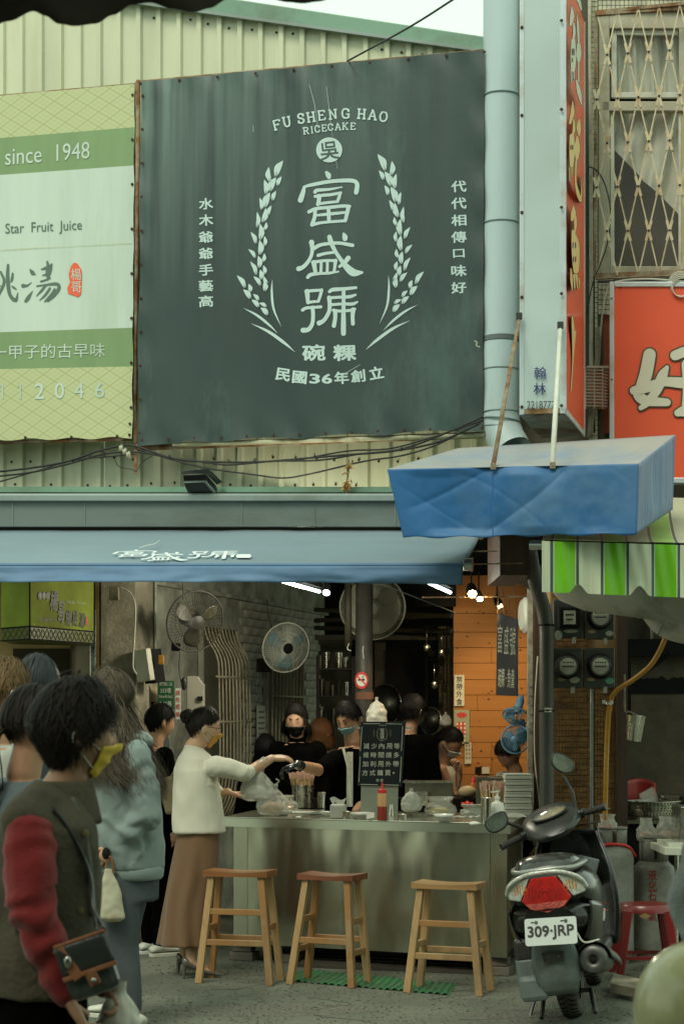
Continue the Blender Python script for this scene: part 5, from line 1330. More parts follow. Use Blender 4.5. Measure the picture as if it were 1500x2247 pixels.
# --- stools
M_sto=[mat('stool_wood_a',(.36,.19,.065),.45,var=.35,vscale=3,stretch=(1,1,.35),col2=(.21,.10,.032),dirt=(.34,.26,.14),dscale=6,damt=.5,bump=.15,bscale=30),mat('stool_wood_b',(.40,.25,.11),.5,var=.3,vscale=3,stretch=(1,1,.35),dirt=(.18,.12,.06),dscale=5,damt=.6,bump=.15,bscale=30)]
M_seat=mat('stool_seat_wood',(.25,.10,.033),.35,var=.35,vscale=4,stretch=(.4,2,2),dirt=(.14,.06,.03),dscale=7)
def stool(lab,x,y,rz,h,w,rungs,wm,splay=(.055,.04),seatm=M_seat,sk=0):
 t=thing('wooden_stool',lab,'stool',(x,y,0),'wooden stools in front of the counter',rz)
 def bl(mb,n,m,**k):return mb.build(n,m,t,local=True,**k)
 def sx(u,v):
  X=-w/2+w*u;return X
 mb=MB();d_=.215
 def top(u,v,z):return Vector(((u-.5)*w,(v-.5)*d_,z-.010*(math.cos((u-.5)*math.pi))*(1 if z>h-.01 else 0)))
 mb.grid(lambda u,v:top(u,v,h),14,3);mb.grid(lambda u,v:top(u,v,h-.034),14,3)
 mb.grid(lambda u,v:top(u,0,h-.034*(1-v)),14,1);mb.grid(lambda u,v:top(u,1,h-.034*(1-v)),14,1)
 mb.grid(lambda u,v:top(0,u,h-.034*(1-v)),3,1);mb.grid(lambda u,v:top(1,u,h-.034*(1-v)),3,1)
 bl(mb,'seat',seatm)
 tx,ty=w/2-.045,.075;bx_,by_=tx+splay[0]+.01,ty+splay[1]
 legs={}
 for i,(a,b)in enumerate(((-1,-1),(1,-1),(-1,1),(1,1))):
  pt,pb=Vector((a*tx,b*ty,h-.03)),Vector((a*bx_+sk,b*by_,0));legs[(a,b)]=(pt,pb)
  mb=MB();mb.bar(pb,pt,.040,.036,(0,1,0),.95);bl(mb,'leg',wm if i%3 else M_sto[1],bevel=.003)
 at_=lambda k,z:legs[k][1].lerp(legs[k][0],z/(h-.03))
 for a,b,z in rungs:
  mb=MB();p,q=at_(a,z),at_(b,z);mb.bar(p,q,.024,.034);bl(mb,'rung',wm if z<.3 else M_sto[0],bevel=.003)
 return t
FLr,FRr,BLr,BRr=(-1,-1),(1,-1),(-1,1),(1,1)
stool('worn wooden stool at the left end of the counter beside the brown skirt',-.585,10.5,R(-14),.645,.385,[(FLr,FRr,.41),(FLr,FRr,.235),(BLr,BRr,.24),(FLr,BLr,.31),(FRr,BRr,.32)],M_sto[0])
stool('redder wooden stool in the middle of the row in front of the counter',-.055,10.42,R(-24),.632,.345,[(FLr,FRr,.255),(BLr,BRr,.25),(FLr,BLr,.37),(FLr,BLr,.20),(FRr,BRr,.365),(FRr,BRr,.19)],M_sto[0],seatm=mat('stool_seat_red',(.19,.062,.028),.3,var=.35,vscale=4,stretch=(.4,2,2)),sk=-.02)
stool('palest wooden stool at the right end of the row by the scooter',.595,10.12,R(-20),.61,.375,[(FLr,FRr,.385),(FLr,FRr,.205),(BLr,BRr,.22),(FLr,BLr,.26),(FRr,BRr,.27)],M_sto[1],seatm=mat('stool_seat_pale',(.33,.19,.075),.4,var=.3,vscale=4,stretch=(.4,2,2)))
# --- things on the counter
ZC=.904
CT=Plane.level(ZC)
def on(px,py):return CT.hit(px,py)
def pot(name,lab,cat,px,py,r,h,m,prof=None,D=None,z=None,smooth=40):
 p=on(px,py)if D is None else P(px,py,D)
 t=thing(name,lab,cat,p);mb=MB()
 mb.lathe(prof or[(.0001,0),(r,0),(r*1.0,h),(r*1.05,h+.002),(r*1.0,h-.004),(r*.96,h*.3),(.0001,h*.3)],28,Matrix.Translation(p))
 mb.build('body',m,t,smooth=smooth);return t,p
M_stick=mat('bamboo_stick',(.50,.36,.18),.6,var=.3);M_wrap=mat('red_white_wrap',(.45,.16,.11),.5,var=.5,vscale=90,col2=(.55,.48,.36))
def sticks(t,p,r,h0,h1,n,seed):
 rr=random.Random(seed);mb=MB();mw=MB()
 for k in range(n):
  a=rr.uniform(0,6.28);q=r*math.sqrt(rr.random())*.92;tilt=rr.uniform(1.0,1.28)
  b=p+Vector((q*math.cos(a),q*math.sin(a),h0));e=p+Vector((q*tilt*math.cos(a)+rr.gauss(0,.004),q*tilt*math.sin(a),h1+rr.uniform(-.012,.012)))
  mb.bar(b,e,.0045);mw.bar(b.lerp(e,.72),e+(e-b).normalized()*.012,.010,.006)
 mb.build('wooden_sticks',M_stick,t,kind='stuff');mw.build('paper_wraps',M_wrap,t,kind='stuff')
t,p=pot('chopstick_pot','steel pot crammed with paper wrapped chopsticks left of the menu sign','pot',664,1772,.076,.155,M_steel2);sticks(t,p,.080,.13,.225,120,1)
t,p=pot('steel_pot','shorter steel pot beside the chopstick pot','pot',717,1773,.068,.105,M_steel2)
mb=MB();mb.tube([p+Vector((.01,0,.07)),p+Vector((.075,-.02,.125))],.004,6);mb.ball(p+Vector((0,0,.09)),(.05,.05,.012),12,6);mb.build('spoon',M_steel2,t,smooth=True)
mb=MB();
for q in((0,0),):mb.box(on(690,1785)+Vector((0,0,.006)),(.40,.17,.010),R(-22))
mb.build('serving_tray',mat('white_enamel_tray',(.5,.52,.45),.35),None,label='flat pale tray lying under the two steel pots',cat='tray',bevel=.004)
def bag(name,lab,p,w,h,dpt,m,seed,top=.35,parts=True,loops=True,cont=None):
 """thin plastic bag: gathered neck, crumpled sides"""
 t=thing(name,lab,'plastic bag',p);mb=MB()
 def fn(u,v):
  a=2*math.pi*u;k=(math.sin(math.pi*min(1,v*1.25+.12))**.55)if v<.72 else(1-(v-.72)/.28*(1-top))*(math.sin(math.pi*min(1,.72*1.25+.12))**.55 if 0 else .72)
  k=[(.55,0),(.95,.08),(1,.25),(.92,.5),(.6,.74),(top,.86),(top*1.25,1)]
  for(ka,va),(kb,vb)in zip(k,k[1:]):
   if va<=v<=vb:kk=ka+(kb-ka)*(v-va)/(vb-va)
  n_=1+.16*noise.noise(Vector((math.cos(a)*2.3+seed,math.sin(a)*2.3,v*5)))+.09*noise.noise(Vector((math.cos(a)*7,math.sin(a)*7+seed,v*9)))
  return p+Vector((w/2*kk*n_*math.cos(a),dpt/2*kk*n_*math.sin(a),h*v))
 mb.grid(fn,44,26,True);mb.build('film',m,t,smooth=True)
 if loops:
  mb=MB()
  for s_ in(-1,1):mb.tube(catmull([p+Vector((s_*w*.05,0,h*.98)),p+Vector((s_*w*.22,.01,h*1.12)),p+Vector((s_*w*.12,0,h*1.22))]),[.006]*10+[.004],5)if 0 else mb.tube(catmull([p+Vector((s_*w*.05,0,h*.96)),p+Vector((s_*w*.2,.01,h*1.08)),p+Vector((s_*w*.10,0,h*1.16))],4),.005,5)
  mb.build('handle',m,t,smooth=True)
 if cont:
  mb=MB();mb.ball(p+Vector((0,0,h*.25)),(w*.36,dpt*.34,h*.2),16,9);o=mb.build('contents',cont,t,smooth=True)
 return t
M_film=mat('thin_white_film',(.62,.62,.52),.3,alpha=.55,var=.1,spec=.6)
M_filmo=mat('opaque_white_bag',(.44,.44,.37),.4,var=.12)
M_filmc=mat('clear_film',(.7,.7,.62),.15,alpha=.38,spec=.8)
M_oran=mat('orange_food',(.5,.22,.08),.5,var=.5,vscale=30,col2=(.5,.42,.3));M_yel=mat('yellow_food',(.5,.42,.1),.5,var=.4,vscale=25)
bag('food_bag','taller clear bag of orange food standing on the left end of the counter',on(598,1790),.20,.20,.14,M_filmc,3,.3,cont=M_oran)
bag('food_bag','crumpled clear bag of yellow food on the counter right of the menu sign',on(965,1790),.20,.12,.14,M_filmc,9,.7,loops=False,cont=M_yel)
bag('white_bag','bunch of white plastic bags hanging beside the menu sign stand',on(902,1792)+Vector((0,0,.03)),.13,.15,.09,M_filmo,5,.15,loops=False)
bag('white_bag','white plastic bag hanging from the round pole',P(826,1592,12.8),.15,.20,.10,M_filmo,7,.12,loops=False)
bag('small_bag','small clear knotted bag hanging in front of the wood wall edge',P(977,1592,13.6),.09,.10,.07,M_filmc,8,.15,loops=False)
tis=thing('tissue_pack','open white tissue pack on the counter near the sauce cups','tissue pack',on(742,1796));p=on(742,1796)
mb=MB();mb.box(p+Vector((0,0,.045)),(.095,.07,.09),R(-15));mb.build('wrapper',M_filmo,tis,bevel=.015)
mb=MB();mb.grid(lambda u,v:p+Vector(((u-.5)*.07*(1+v*.5),.01*math.sin(u*9),.088+.035*v+.01*math.sin(u*7))),10,4);mb.build('tissue',M_wpaint,tis,smooth=True)
pot('steel_cup','small shiny steel cup in front of the tissue pack','cup',760,1797,.026,.045,M_steel2)
M_bowl=mat('white_ceramic',(.60,.61,.54),.2,coat=.3)
def bowl(lab,px,py,r,h):
 p=on(px,py);t=thing('white_bowl',lab,'bowl',p,'white bowls on the counter');mb=MB();mb.lathe([(.0001,.004),(r*.45,.0),(r*.5,.008),(r*.85,h*.6),(r,h),(r*.97,h),(r*.8,h*.6),(r*.4,h*.3),(.0001,h*.25)],30,Matrix.Translation(p));mb.build('bowl_body',M_bowl,t,smooth=True);return t,p
t,p=bowl('white bowl with a paper napkin hanging over its rim',792,1798,.068,.042)
mb=MB();mb.grid(lambda u,v:p+Vector((.03+.05*u,-.055-.02*v,.045-.04*v*(1-.3*u))),5,5);mb.build('napkin',M_wpaint,t,smooth=True)
bowl('white bowl in front of the bag of yellow food',973,1803,.063,.045)
bowl('shallow white bowl by the left bag of orange food',622,1789,.06,.03)
t,p=pot('cutlery_holder','steel holder with black spoon handles behind the sauce bottle','holder',803,1781,.036,.075,M_steel2)
mb=MB();rr=random.Random(6)
for k in range(7):a=p+Vector((rr.uniform(-.025,.025),rr.uniform(-.02,.02),.05));mb.tube([a,a+Vector((rr.uniform(-.005,.02),0,.065))],.004,6)
mb.build('spoon_handle',M_dark,t)
sb=thing('sauce_bottle','squeeze bottle of red sauce with a red nozzle in front of the menu sign','bottle',on(838,1800));p=on(838,1800);T4=Matrix.Translation(p)
mb=MB();mb.lathe([(.0001,0),(.029,0),(.030,.004),(.030,.082),(.030,.084)],24,T4);mb.build('red_sauce',mat('red_sauce',(.26,.035,.02),.35),sb,smooth=40)
mb=MB();mb.lathe([(.030,.084),(.030,.155),(.028,.162),(.012,.168),(.0001,.168)],24,T4);mb.build('bottle_body',mat('orange_bottle',(.55,.30,.13),.35),sb,smooth=40)
mb=MB();mb.lathe([(.027,.164),(.027,.182),(.012,.188),(.008,.20),(.003,.235),(.0001,.236)],20,T4);mb.build('nozzle_cap',mat('red_plastic',(.55,.03,.025),.35),sb,smooth=40)
for lab,px,py,r,h in(('small glass pepper shaker right of the sauce bottle',858,1792,.018,.075),('small steel shaker behind the sauce bottle',822,1786,.02,.05)):
 t,p=pot('shaker',lab,'shaker',px,py,r,h,M_steel2,[(.0001,0),(r,0),(r*.9,h*.6),(r*.7,h*.8),(r*.75,h*.82),(r*.6,h),(.0001,h)])
ms_=thing('menu_sign','dark navy menu sign with pale characters standing on the counter','sign',on(832,1796));MSP=Plane((0,11.55,0),(0.0,-1,.07));MSP=Plane(P(838,1655,11.5),(0,-1,.06))
def mq(mb,pts,off,th):
 q=[MSP.hit(x,y,off)for x,y in pts];mb.prism(q,-MSP.n*th)
M_navyb=mat('dark_navy_board',(.022,.026,.03),.35,var=.2)
mb=MB();mq(mb,[(784,1724),(881,1726),(890,1584),(791,1583)],0,.012);mb.build('board',M_navyb,ms_,bevel=.002)
mb=MB();mq(mb,[(791,1795),(872,1798),(874,1690),(793,1690)],-.02,.10);mb.build('stand',mat('pale_grey_stand',(.36,.38,.31),.45),ms_,bevel=.003)
mb=MB()
for a,b in(((797,1588),(834,1588)),((846,1588),(882,1589)),((794,1594),(790,1648)),((790,1660),(787,1716)),((883,1593),(880,1648)),((880,1660),(877,1716)),((790,1721),(828,1722)),((838,1722),(874,1723))):stroke(mb,[a,b],1.3,MSP,.003,1,False)
mb.build('border_line',M_cream,ms_)
mb=MB()
for j,row in enumerate(('減少內用等','候時間請多','加利用外帶','方式購買・')):
 for i,ch in enumerate(row):
  if ch=='・':disc(mb,866-j,1696,2,2,MSP,.003,10)
  else:ch_at(mb,ch,803.5+16.7*i-1.1*j,1637+19.6*j,12,12,1,MSP,.022,.003)
ch_at(mb,'謝',828,1712,6,6,0,MSP,.015,.003);ch_at(mb,'謝',837,1712,6,6,0,MSP,.015,.003)
for ch,y in zip('富盛號',(1602,1610,1618)):ch_at(mb,ch,838,y,9,7.5,0,MSP,.02,.003)
put_text(mb,'FU SHENG HAO',boxfn(MSP,831,1590,847,1593,.003));ch_at(mb,'碗粿',837,1625,7,2.5,0,MSP,0,.003)
ch_at(mb,'|||||',820,1609,1.5,14,0,MSP,0,.003);ch_at(mb,'|||||',856,1609,1.5,14,0,MSP,0,.003)
mb.build('menu_characters',M_cream,ms_)
mb=MB()
for s_ in(-1,1):stroke(mb,[(838+s_*7,1597),(838+s_*11,1608),(838+s_*9,1620),(838+s_*4,1626)],[1,1.8,2,.6],MSP,.003,4,False)
mb.build('small_wreath',mat('dull_gold',(.28,.26,.14),.5),ms_)
mb=MB()
for a,b in((783,791),(888,905)):mb.bar(P(a-2,1597,11.6),P(b+2,1598,11.6),.012)
mb.build('cross_bar',M_cream,ms_)
def bin_(lab,x0,y0,x1,y1,D,dp_,m,name='steel_bin',cat='bin',rim=True):
 t=thing(name,lab,cat,P((x0+x1)/2,y1,D));mb=MB();mb.prism([P(x0,y1,D),P(x1,y1,D),P(x1,y0,D),P(x0,y0,D)],(.03,dp_,0));mb.build('bin_body',m,t,bevel=.003)
 if rim:
  mb=MB();a,b=P(x0-2,y0,D-.006),P(x1+2,y0,D-.006);mb.bar(a,b,.012);mb.bar(b,b+Vector((.03,dp_,0)),.012);mb.bar(a,a+Vector((.03,dp_,0)),.012);mb.build('rim',M_steel2,t)
 return t
M_dst=mat('dim_steel',(.30,.29,.23),.35,1.0,var=.25,vscale=5,dirt=(.15,.14,.11),dscale=4)
bin_('wide steel bin behind the white plastic bags',888,1716,992,1762,12.0,.35,M_dst)
bin_('small steel box with a lid below the wide bin',905,1738,937,1768,11.9,.1,M_steel2,rim=False,name='steel_box',cat='box')
bin_('square steel pot stand at the right end of the counter',1044,1706,1165,1782,11.75,.3,M_dst)
t,p=pot('chopstick_cup','tall steel cup with a bundle of wrapped chopsticks at the right end of the counter','cup',1066,1808,.030,.15,M_steel2)
t,p=pot('chopstick_bin','wide bundle of wrapped chopsticks behind the pump bottle','holder',1080,1800,.07,.10,M_dst);sticks(t,p,.072,.09,.215,110,5)
pb_=thing('pump_bottle','white pump bottle in front of the stacked food boxes','bottle',on(1090,1806));p=on(1090,1806);T4=Matrix.Translation(p)
mb=MB();mb.lathe([(.0001,0),(.040,0),(.042,.006),(.042,.10),(.036,.118),(.014,.128),(.014,.14),(.0001,.14)],24,T4);mb.build('bottle_body',M_bowl,pb_,smooth=40)
mb=MB();mb.lathe([(.017,.14),(.017,.155),(.006,.158),(.006,.185),(.0001,.185)],14,T4);mb.bar(p+Vector((.012,0,.186)),p+Vector((-.038,-.01,.182)),.012,.009);mb.build('pump',M_bowl,pb_,smooth=40)
M_foam=mat('foam_box',(.58,.57,.48),.6,var=.06)
for k in range(7):
 p=on(1136,1790)+Vector((.004*math.sin(k*2),.03,.038*k+.02))
 t=thing('takeaway_box',['lowest pale takeaway box of the stack by the white post','second takeaway box from the bottom of the stack','third takeaway box from the bottom of the stack','middle takeaway box, fourth from the bottom of the stack','fifth takeaway box from the bottom of the stack','takeaway box just under the top one of the stack','topmost takeaway box, its lid a little open'][k],'takeaway box',p-Vector((0,0,.018)),'takeaway boxes stacked on the counter')
 mb=MB();mb.box(p-Vector((0,0,.006)),(.172,.16,.020),R(-6+k));mb.build('tray',M_foam,t,bevel=.004)
 mb=MB();mb.box(p+Vector((0,0,.0115)),(.166,.154,.012),R(-6+k));mb.build('lid',M_foam,t,bevel=.005)
mb=MB();c=on(1128,1796);mb.grid(lambda u,v:c+Vector(((u-.5)*.15,(v-.5)*.09,.012+.008*noise.noise(Vector((u*4,v*4,1)))+.02*math.sin(math.pi*u)*math.sin(math.pi*v))),16,10);mb.build('folded_cloth',M_filmo,None,smooth=True,label='pale folded cloth at the right corner of the counter',cat='cloth')
mb=MB();c=on(1040,1812);mb.ball(c+Vector((0,0,.012)),(.03,.02,.014),12,6);mb.build('crumpled_tissue',M_wpaint,None,label='small crumpled tissue near the front edge of the counter',cat='tissue')
mb=MB();c=on(655,1797);mb.ball(c+Vector((0,0,.008)),(.02,.014,.01),12,6);mb.build('crumpled_tissue',M_wpaint,None,label='scrap of tissue at the left front edge of the counter',cat='tissue')
mb=MB();mb.grid(lambda u,v:on(1022,1795)+Vector(((u-.5)*.18,(v-.5)*.10,.01+.012*noise.noise(Vector((u*9,v*7,4))))),26,14);mb.build('plastic_wrap',M_filmc,None,smooth=True,label='crumpled clear wrap lying on the counter beside the bowl',cat='plastic wrap')
bowl('upturned white bowl behind the tissue pack',716,1791,.045,.03)
pot('steel_cup','low steel cup between the sauce bottle and the white bags','cup',882,1800,.03,.035,M_steel2)
t,p=pot('sauce_jar','small jar with a red lid behind the white bowl and napkin','jar',782,1780,.024,.05,M_filmo);mb=MB();mb.tube([p+Vector((0,0,.05)),p+Vector((0,0,.062))],.026,14);mb.build('lid',M_sred,t)
bag('food_bag','second clear bag of orange food lying behind the left bag',on(625,1782),.17,.11,.12,M_filmc,41,.6,loops=False,cont=M_oran)
bag('white_bag','crumpled white bag lying on the counter by the chopstick cup',on(1035,1790),.15,.07,.11,M_filmo,43,.8,loops=False)
bk=thing('rear_table','dark rear worktable behind the counter with food on it','table',P(1010,1800,12.6));mb=MB();mb.prism([P(640,1790,12.5),P(1160,1790,12.5),P(1160,1752,12.5),P(640,1752,12.5)],(.02,.6,0));mb.build('table_body',M_dark,bk)
t=thing('wrapped_bread','pale wrapped bread on the rear table under the wood wall','food',P(1025,1747,12.55));mb=MB();mb.ball(P(1025,1738,12.55),(.065,.05,.045),14,8);mb.build('loaf',mat('bread_wrap',(.42,.33,.18),.5),t,smooth=True)
t=thing('red_bottle','small orange bottle with a red cap on the rear table','bottle',P(1038,1747,12.7));T4=Matrix.Translation(P(1038,1747,12.7));mb=MB();mb.lathe([(.0001,0),(.026,0),(.026,.085),(.022,.095)],16,T4);mb.build('bottle_body',mat('orange_bottle_b',(.5,.17,.04),.4),t,smooth=40);mb=MB();mb.lathe([(.022,.095),(.02,.11),(.004,.14),(.0001,.14)],14,T4);mb.build('cap',MATS['red_plastic'],t,smooth=40)
mb=MB();mb.grid(lambda u,v:P(1012+26*u,1770-10*v+2*math.sin(u*9),12.4)+Vector((0,.05*v,0)),12,5);mb.build('red_cloth',MATS['red_plastic'],None,smooth=True,label='small crumpled red packet under the wrapped bread',cat='packet')
WP=Plane((0,14.47,0),(0,-1,0))
t=thing('paper_strip_sign','white paper strip with four black brush characters on the wood wall','sign',P(1007,1549,14.47));mb=MB();wslab(mb,996,1481,1018,1549,0,.003,WP);mb.build('paper',M_wpaint,t)
mb=MB()
for ch,y in zip('禁帶外食',(1491,1507,1523,1540)):ch_at(mb,ch,1007,y,13,14,2,WP,.015,.003)
mb.build('characters',M_ink,t)
t=thing('wall_calendar','red and green wall calendar on the wood wall','calendar',P(1012,1640,14.47));mb=MB();wslab(mb,996,1558,1029,1632,0,.003,WP);mb.build('sheet',mat('pale_green_paper',(.32,.38,.28),.6),t)
mb=MB();mb.poly([WP.hit(1012+(14 if k%2 else 9)*math.cos(k*math.pi/9),1569+(8 if k%2 else 5)*math.sin(k*math.pi/9),.004)for k in range(18)]);
for x in(1001,1012):wslab(mb,x,1584,x+8,1612,.004,.001,WP)
mb.build('red_print',M_sred,t)
mb=MB()
for x in range(3):
 for y in range(5):wslab(mb,1001+8*x,1586+9*y,1005+8*x,1591+9*y,.006,.001,WP)
mb.build('date_squares',M_cream,t,kind='stuff')
t=thing('price_strip','narrow pale strip of small characters below the calendar','sign',P(1026,1677,14.47));mb=MB();wslab(mb,1019,1629,1033,1676,0,.003,WP);mb.build('paper',M_wpaint,t);mb=MB()
for x,y in((1023,1636),(1029,1636),(1023,1645),(1029,1645),(1023,1654),(1029,1654),(1023,1663),(1029,1663)):wslab(mb,x-1.6,y-3,x+1.6,y+3,.003,.001,WP)
mb.build('lettering',MATS['grey_ink'],t,kind='stuff')
t=thing('wall_socket','white socket plate low on the wood wall','socket',P(1064,1698,14.47));mb=MB();wslab(mb,1057,1683,1073,1698,0,.01,WP);mb.build('plate',M_wpaint,t,bevel=.002)
mb=MB();wslab(mb,1042,1683,1055,1698,0,.012,WP);mb.build('dark_socket',M_dark,t)
hs=thing('hanging_board','long black hanging board with pale vertical characters in front of the wood wall','signboard',P(1110,1528,12.9));HP=Plane(P(1110,1440,12.9),(-.78,-1,0))
mb=MB();q=[HP.hit(1087,1526),HP.hit(1134,1527.5),HP.hit(1134,1358),HP.hit(1090,1344)];mb.prism(q,-HP.n*.012);mb.build('board',M_navyb,hs,bevel=.002)
mb=MB()
for ch,x,y,w,h in(('富',1096,1402,10,62),('盛',1110,1405,10,60),('號',1124,1407,12,62),('碗',1095.5,1487,6.5,42),('粿',1102.5,1487,6.5,42),('魚',1116,1488,7,42),('羹',1124,1489,7,42)):ch_at(mb,ch,x,y,w,h,1,HP,0,.003)
disc(mb,1109.3,1488,1,1.8,HP,.004,8)
mb.build('characters',mat('dull_cream_print',(.42,.44,.34),.7),hs)
mb=MB()
for x in(1098,1122):mb.tube(catmull([P(x-7,1349+(x-1098)*.4,12.9),P(x-5,1300,12.9),P(x,1275,12.9),P(x+5,1300,12.9),P(x+7,1350+(x-1098)*.4,12.9)]),.004,5)
mb.build('hanging_loop',M_rust,hs,smooth=True)
# --- right bay: tile column, meters, hose, duct, bottles
tc_=thing('tiled_column','column faced with small brown glazed tiles behind the scooter','column',P(1287,2050,11.7));TP=Plane((0,11.65,0),(0,-1,0))
mb=MB();mb.prism([P(1206,2090,11.66),P(1371,2090,11.66),P(1371,1240,11.66),P(1206,1240,11.66)],(0,.35,0));mb.build('column_core',mat('tile_grout',(.30,.20,.09),.9),tc_)
mb=MB();tiles(mb,1208,1260,1300,2070,15,66,.005,TP,.16,.003,5);mb.build('tile',M_tileb,tc_,kind='stuff')
mb=MB();tiles(mb,1304,1500,1352,2070,8,47,.005,TP,.16,.003,6);mb.build('tile',M_tileb,tc_,kind='stuff')
mb=MB();mb.prism([P(1353,2090,11.6),P(1376,2090,11.6),P(1376,1300,11.6),P(1353,1300,11.6)],(0,.4,0));mb.build('dark_edge',M_brown,tc_)
cable('grey conduit running down the middle of the brown tiles',[P(1297,1512,11.55),P(1297,1700,11.55),P(1296,1990,11.55)],.011,M_gut,'conduit',cat='pipe')
bay=thing('bay_wall','dirty grey back wall of the cooking bay on the right with a black band','wall',P(1440,2000,12.9))
mb=MB();mb.prism([P(1360,2080,12.8),P(1640,2080,12.8),P(1640,1240,12.8),P(1360,1240,12.8)],(0,.1,0));mb.build('plaster',M_gwall,bay)
mb=MB();mb.grid(lambda u,v:P(1372+200*u,1522-(34+8*noise.noise(Vector((u*14,0,v))))*v,12.79),60,2);mb.build('dark_band',M_dark,bay)  # black band with an uneven upper edge
mb=MB();mb.prism([P(1372,1440,12.7),P(1640,1440,12.7),P(1640,1402,12.7),P(1372,1402,12.7)],(0,.08,0));mb.build('dark_shelf',M_dark,bay)
mb=MB();mb.prism([P(1425,1402,12.72),P(1432,1402,12.72),P(1432,1330,12.72),P(1425,1330,12.72)],(0,.05,0));mb.build('batten',M_conc,bay)
mb=MB();mb.bar(P(1380,1500,12.5),P(1470,1432,12.4),.03);mb.bar(P(1377,1420,12.5),P(1377,1600,12.5),.035);mb.build('shelf_bracket',M_dark,bay)
M_mbx=mat('dark_grey_meter_box',(.05,.058,.048),.45,var=.2,dirt=(.1,.1,.08),dscale=6)
M_mgl=mat('meter_glass',(.5,.5,.45),.08,alpha=.12,spec=.8);M_mface=mat('meter_face',(.40,.41,.34),.4,var=.1,dirt=(.2,.18,.1),dscale=20)
def meter(lab,cx,cy,w,h,sq,low):
 D=11.4;t=thing('electric_meter',lab,'electric meter',P(cx,cy+h/2,D),'electric meters on the wall');MP=Plane((0,D,0),(0,-1,0));s_=D/FPX
 mb=MB();wslab(mb,cx-w/2,cy-h/2,cx+w/2,cy+h/2,0,.06,MP);mb.build('case',M_mbx,t,bevel=.008)
 c=MP.hit(cx,cy-(2 if sq else 4));F4=Matrix.Translation(c)@frame((0,-1,0)).to_4x4();r=25*s_
 mb=MB()
 if sq:mb.box(c+Vector((0,-.03,0)),(.135,.06,.13));mb.build('housing',M_dark,t,bevel=.012)
 else:mb.lathe([(r*1.12,0),(r*1.12,.02),(r,.03),(r,.055),(r*.9,.06)],32,F4);mb.build('housing',M_dark,t,smooth=40)
 mb=MB()
 if sq:mb.box(c+Vector((0,-.062,.0)),(.075,.004,.085));mb.build('face',M_mface,t)
 else:
  mb.lathe([(.0001,.05),(r*.74,.05)],28,F4);f=mb.build('face',M_mface,t)
  mb=MB();rr=r*.74;mb.add([F4@Vector((rr*.98*math.cos(a),rr*.98*math.sin(a),.052))for a in[R(8+164*k/12)for k in range(13)]],[tuple(range(13))]);mb.build('upper_face',M_cream,t)
 mb=MB()
 for k in range(5):mb.box(c+Vector((-.030+.015*k if not sq else-.02+.01*k,-.0665 if sq else-.0545,.022 if not sq else .016)),(.009,.001,.009))
 mb.box(c+Vector((0,-.0665 if sq else-.0545,-.004 if not sq else-.012)),(.07 if not sq else .04,.001,.007));mb.build('dial_marks',M_dark,t)
 if not sq:
  mb=MB();mb.lathe([(r*.93,.052),(r*.9,.075),(r*.7,.088),(.0001,.092)],28,F4);mb.build('glass_cover',M_mgl,t,smooth=True)
 if low:
  for k,(dx,dy,rx,ry,m_)in enumerate(low):
   mb=MB();disc(mb,cx+dx,cy+dy,rx,ry,MP,.004,14);mb.build('sticker',m_,t)
 mb=MB();mb.box(MP.hit(cx+12,cy+h/2+4)+Vector((0,-.01,0)),(.022,.03,.04));mb.build('seal_clip',M_mface,t)
M_tan=mat('tan_sticker',(.3,.22,.12),.6)
meter('upper left electric meter with a square window',1246,1358,66,86,True,[(-22,36,9,11,M_mface),(5,27,16,4,M_mface)])
meter('upper right electric meter, its top hidden by the big duct',1314,1358,66,90,False,[(-16,28,9,4,M_tan),(22,32,9,6,M_mface)])
meter('lower left round electric meter beside the dark drain pipe',1243,1466,66,88,False,[(-12,25,9,4,M_tan),(17,26,11,7,M_mface)])
meter('lower right round electric meter beside the orange hose',1314,1466,68,88,False,[(-18,25,9,4,M_tan),(23,28,10,7,mat('green_sticker',(.1,.3,.2),.5))])
hz_=thing('gas_hose','orange yellow gas hose curving down from the duct past the meters','hose',P(1327,1800,11.2))
mb=MB();mb.tube(catmull([P(1462,1362,10.9),P(1458,1400,10.95),P(1430,1455,11.0),P(1390,1490,11.1),P(1352,1515,11.2),P(1337,1545,11.25),P(1331,1620,11.3),P(1328,1720,11.3),P(1327,1810,11.3)],8),.0155,12);mb.build('hose',mat('orange_hose',(.42,.20,.025),.45,var=.15),hz_,smooth=True)
mb=MB();mb.tube([P(1334,1541,11.24),P(1333.6,1546,11.24)],.019,12);mb.build('clamp',M_steel2,hz_);mb=MB();mb.tube([P(1470,1372,10.95),P(1472,1392,10.95)],.018,10);mb.build('tap',M_steel2,hz_)
mb=MB();
for x,y in((1324,1540),(1341,1541)):mb.box(P(x,y,11.22),(.02,.006,.022))
mb.build('white_clip',M_wpaint,hz_)
ed=thing('exhaust_duct','fat dusty pale exhaust duct passing under the striped awning','duct',P(1380,1370,10.5))
mb=MB();mb.tube([P(1207,1280,10.7),P(1235,1284,10.65),P(1290,1290,10.6),P(1400,1300,10.4),P(1560,1316,10.1)],[.03,.095,.135,.145,.15],30);mb.build('duct_body',M_ductd,ed,smooth=True)
mb=MB()
for x,y,r in((1290,1290,.137),(1325,1293,.139),(1362,1296,.142),(1400,1300,.147),(1450,1305,.149)):duct_ring(mb,P(x,y,10.6-(x-1290)*.0018),r,(1,-.4,0),.004)
mb.build('joint_ring',MATS['duct_seam'],ed,smooth=True)
mb=MB();mb.tube(catmull([P(1440,1330,10.8),P(1470,1362,10.8),P(1540,1380,10.7)]),.11,24);mb.build('lower_branch',M_ductd,ed,smooth=True)
mb=MB()
for k in range(6):duct_ring(mb,P(1455+12*k,1352+4*k,10.8),.112,(1,-.1,-.35),.004)
mb.build('spiral_ridge',MATS['duct_seam'],ed,smooth=True)
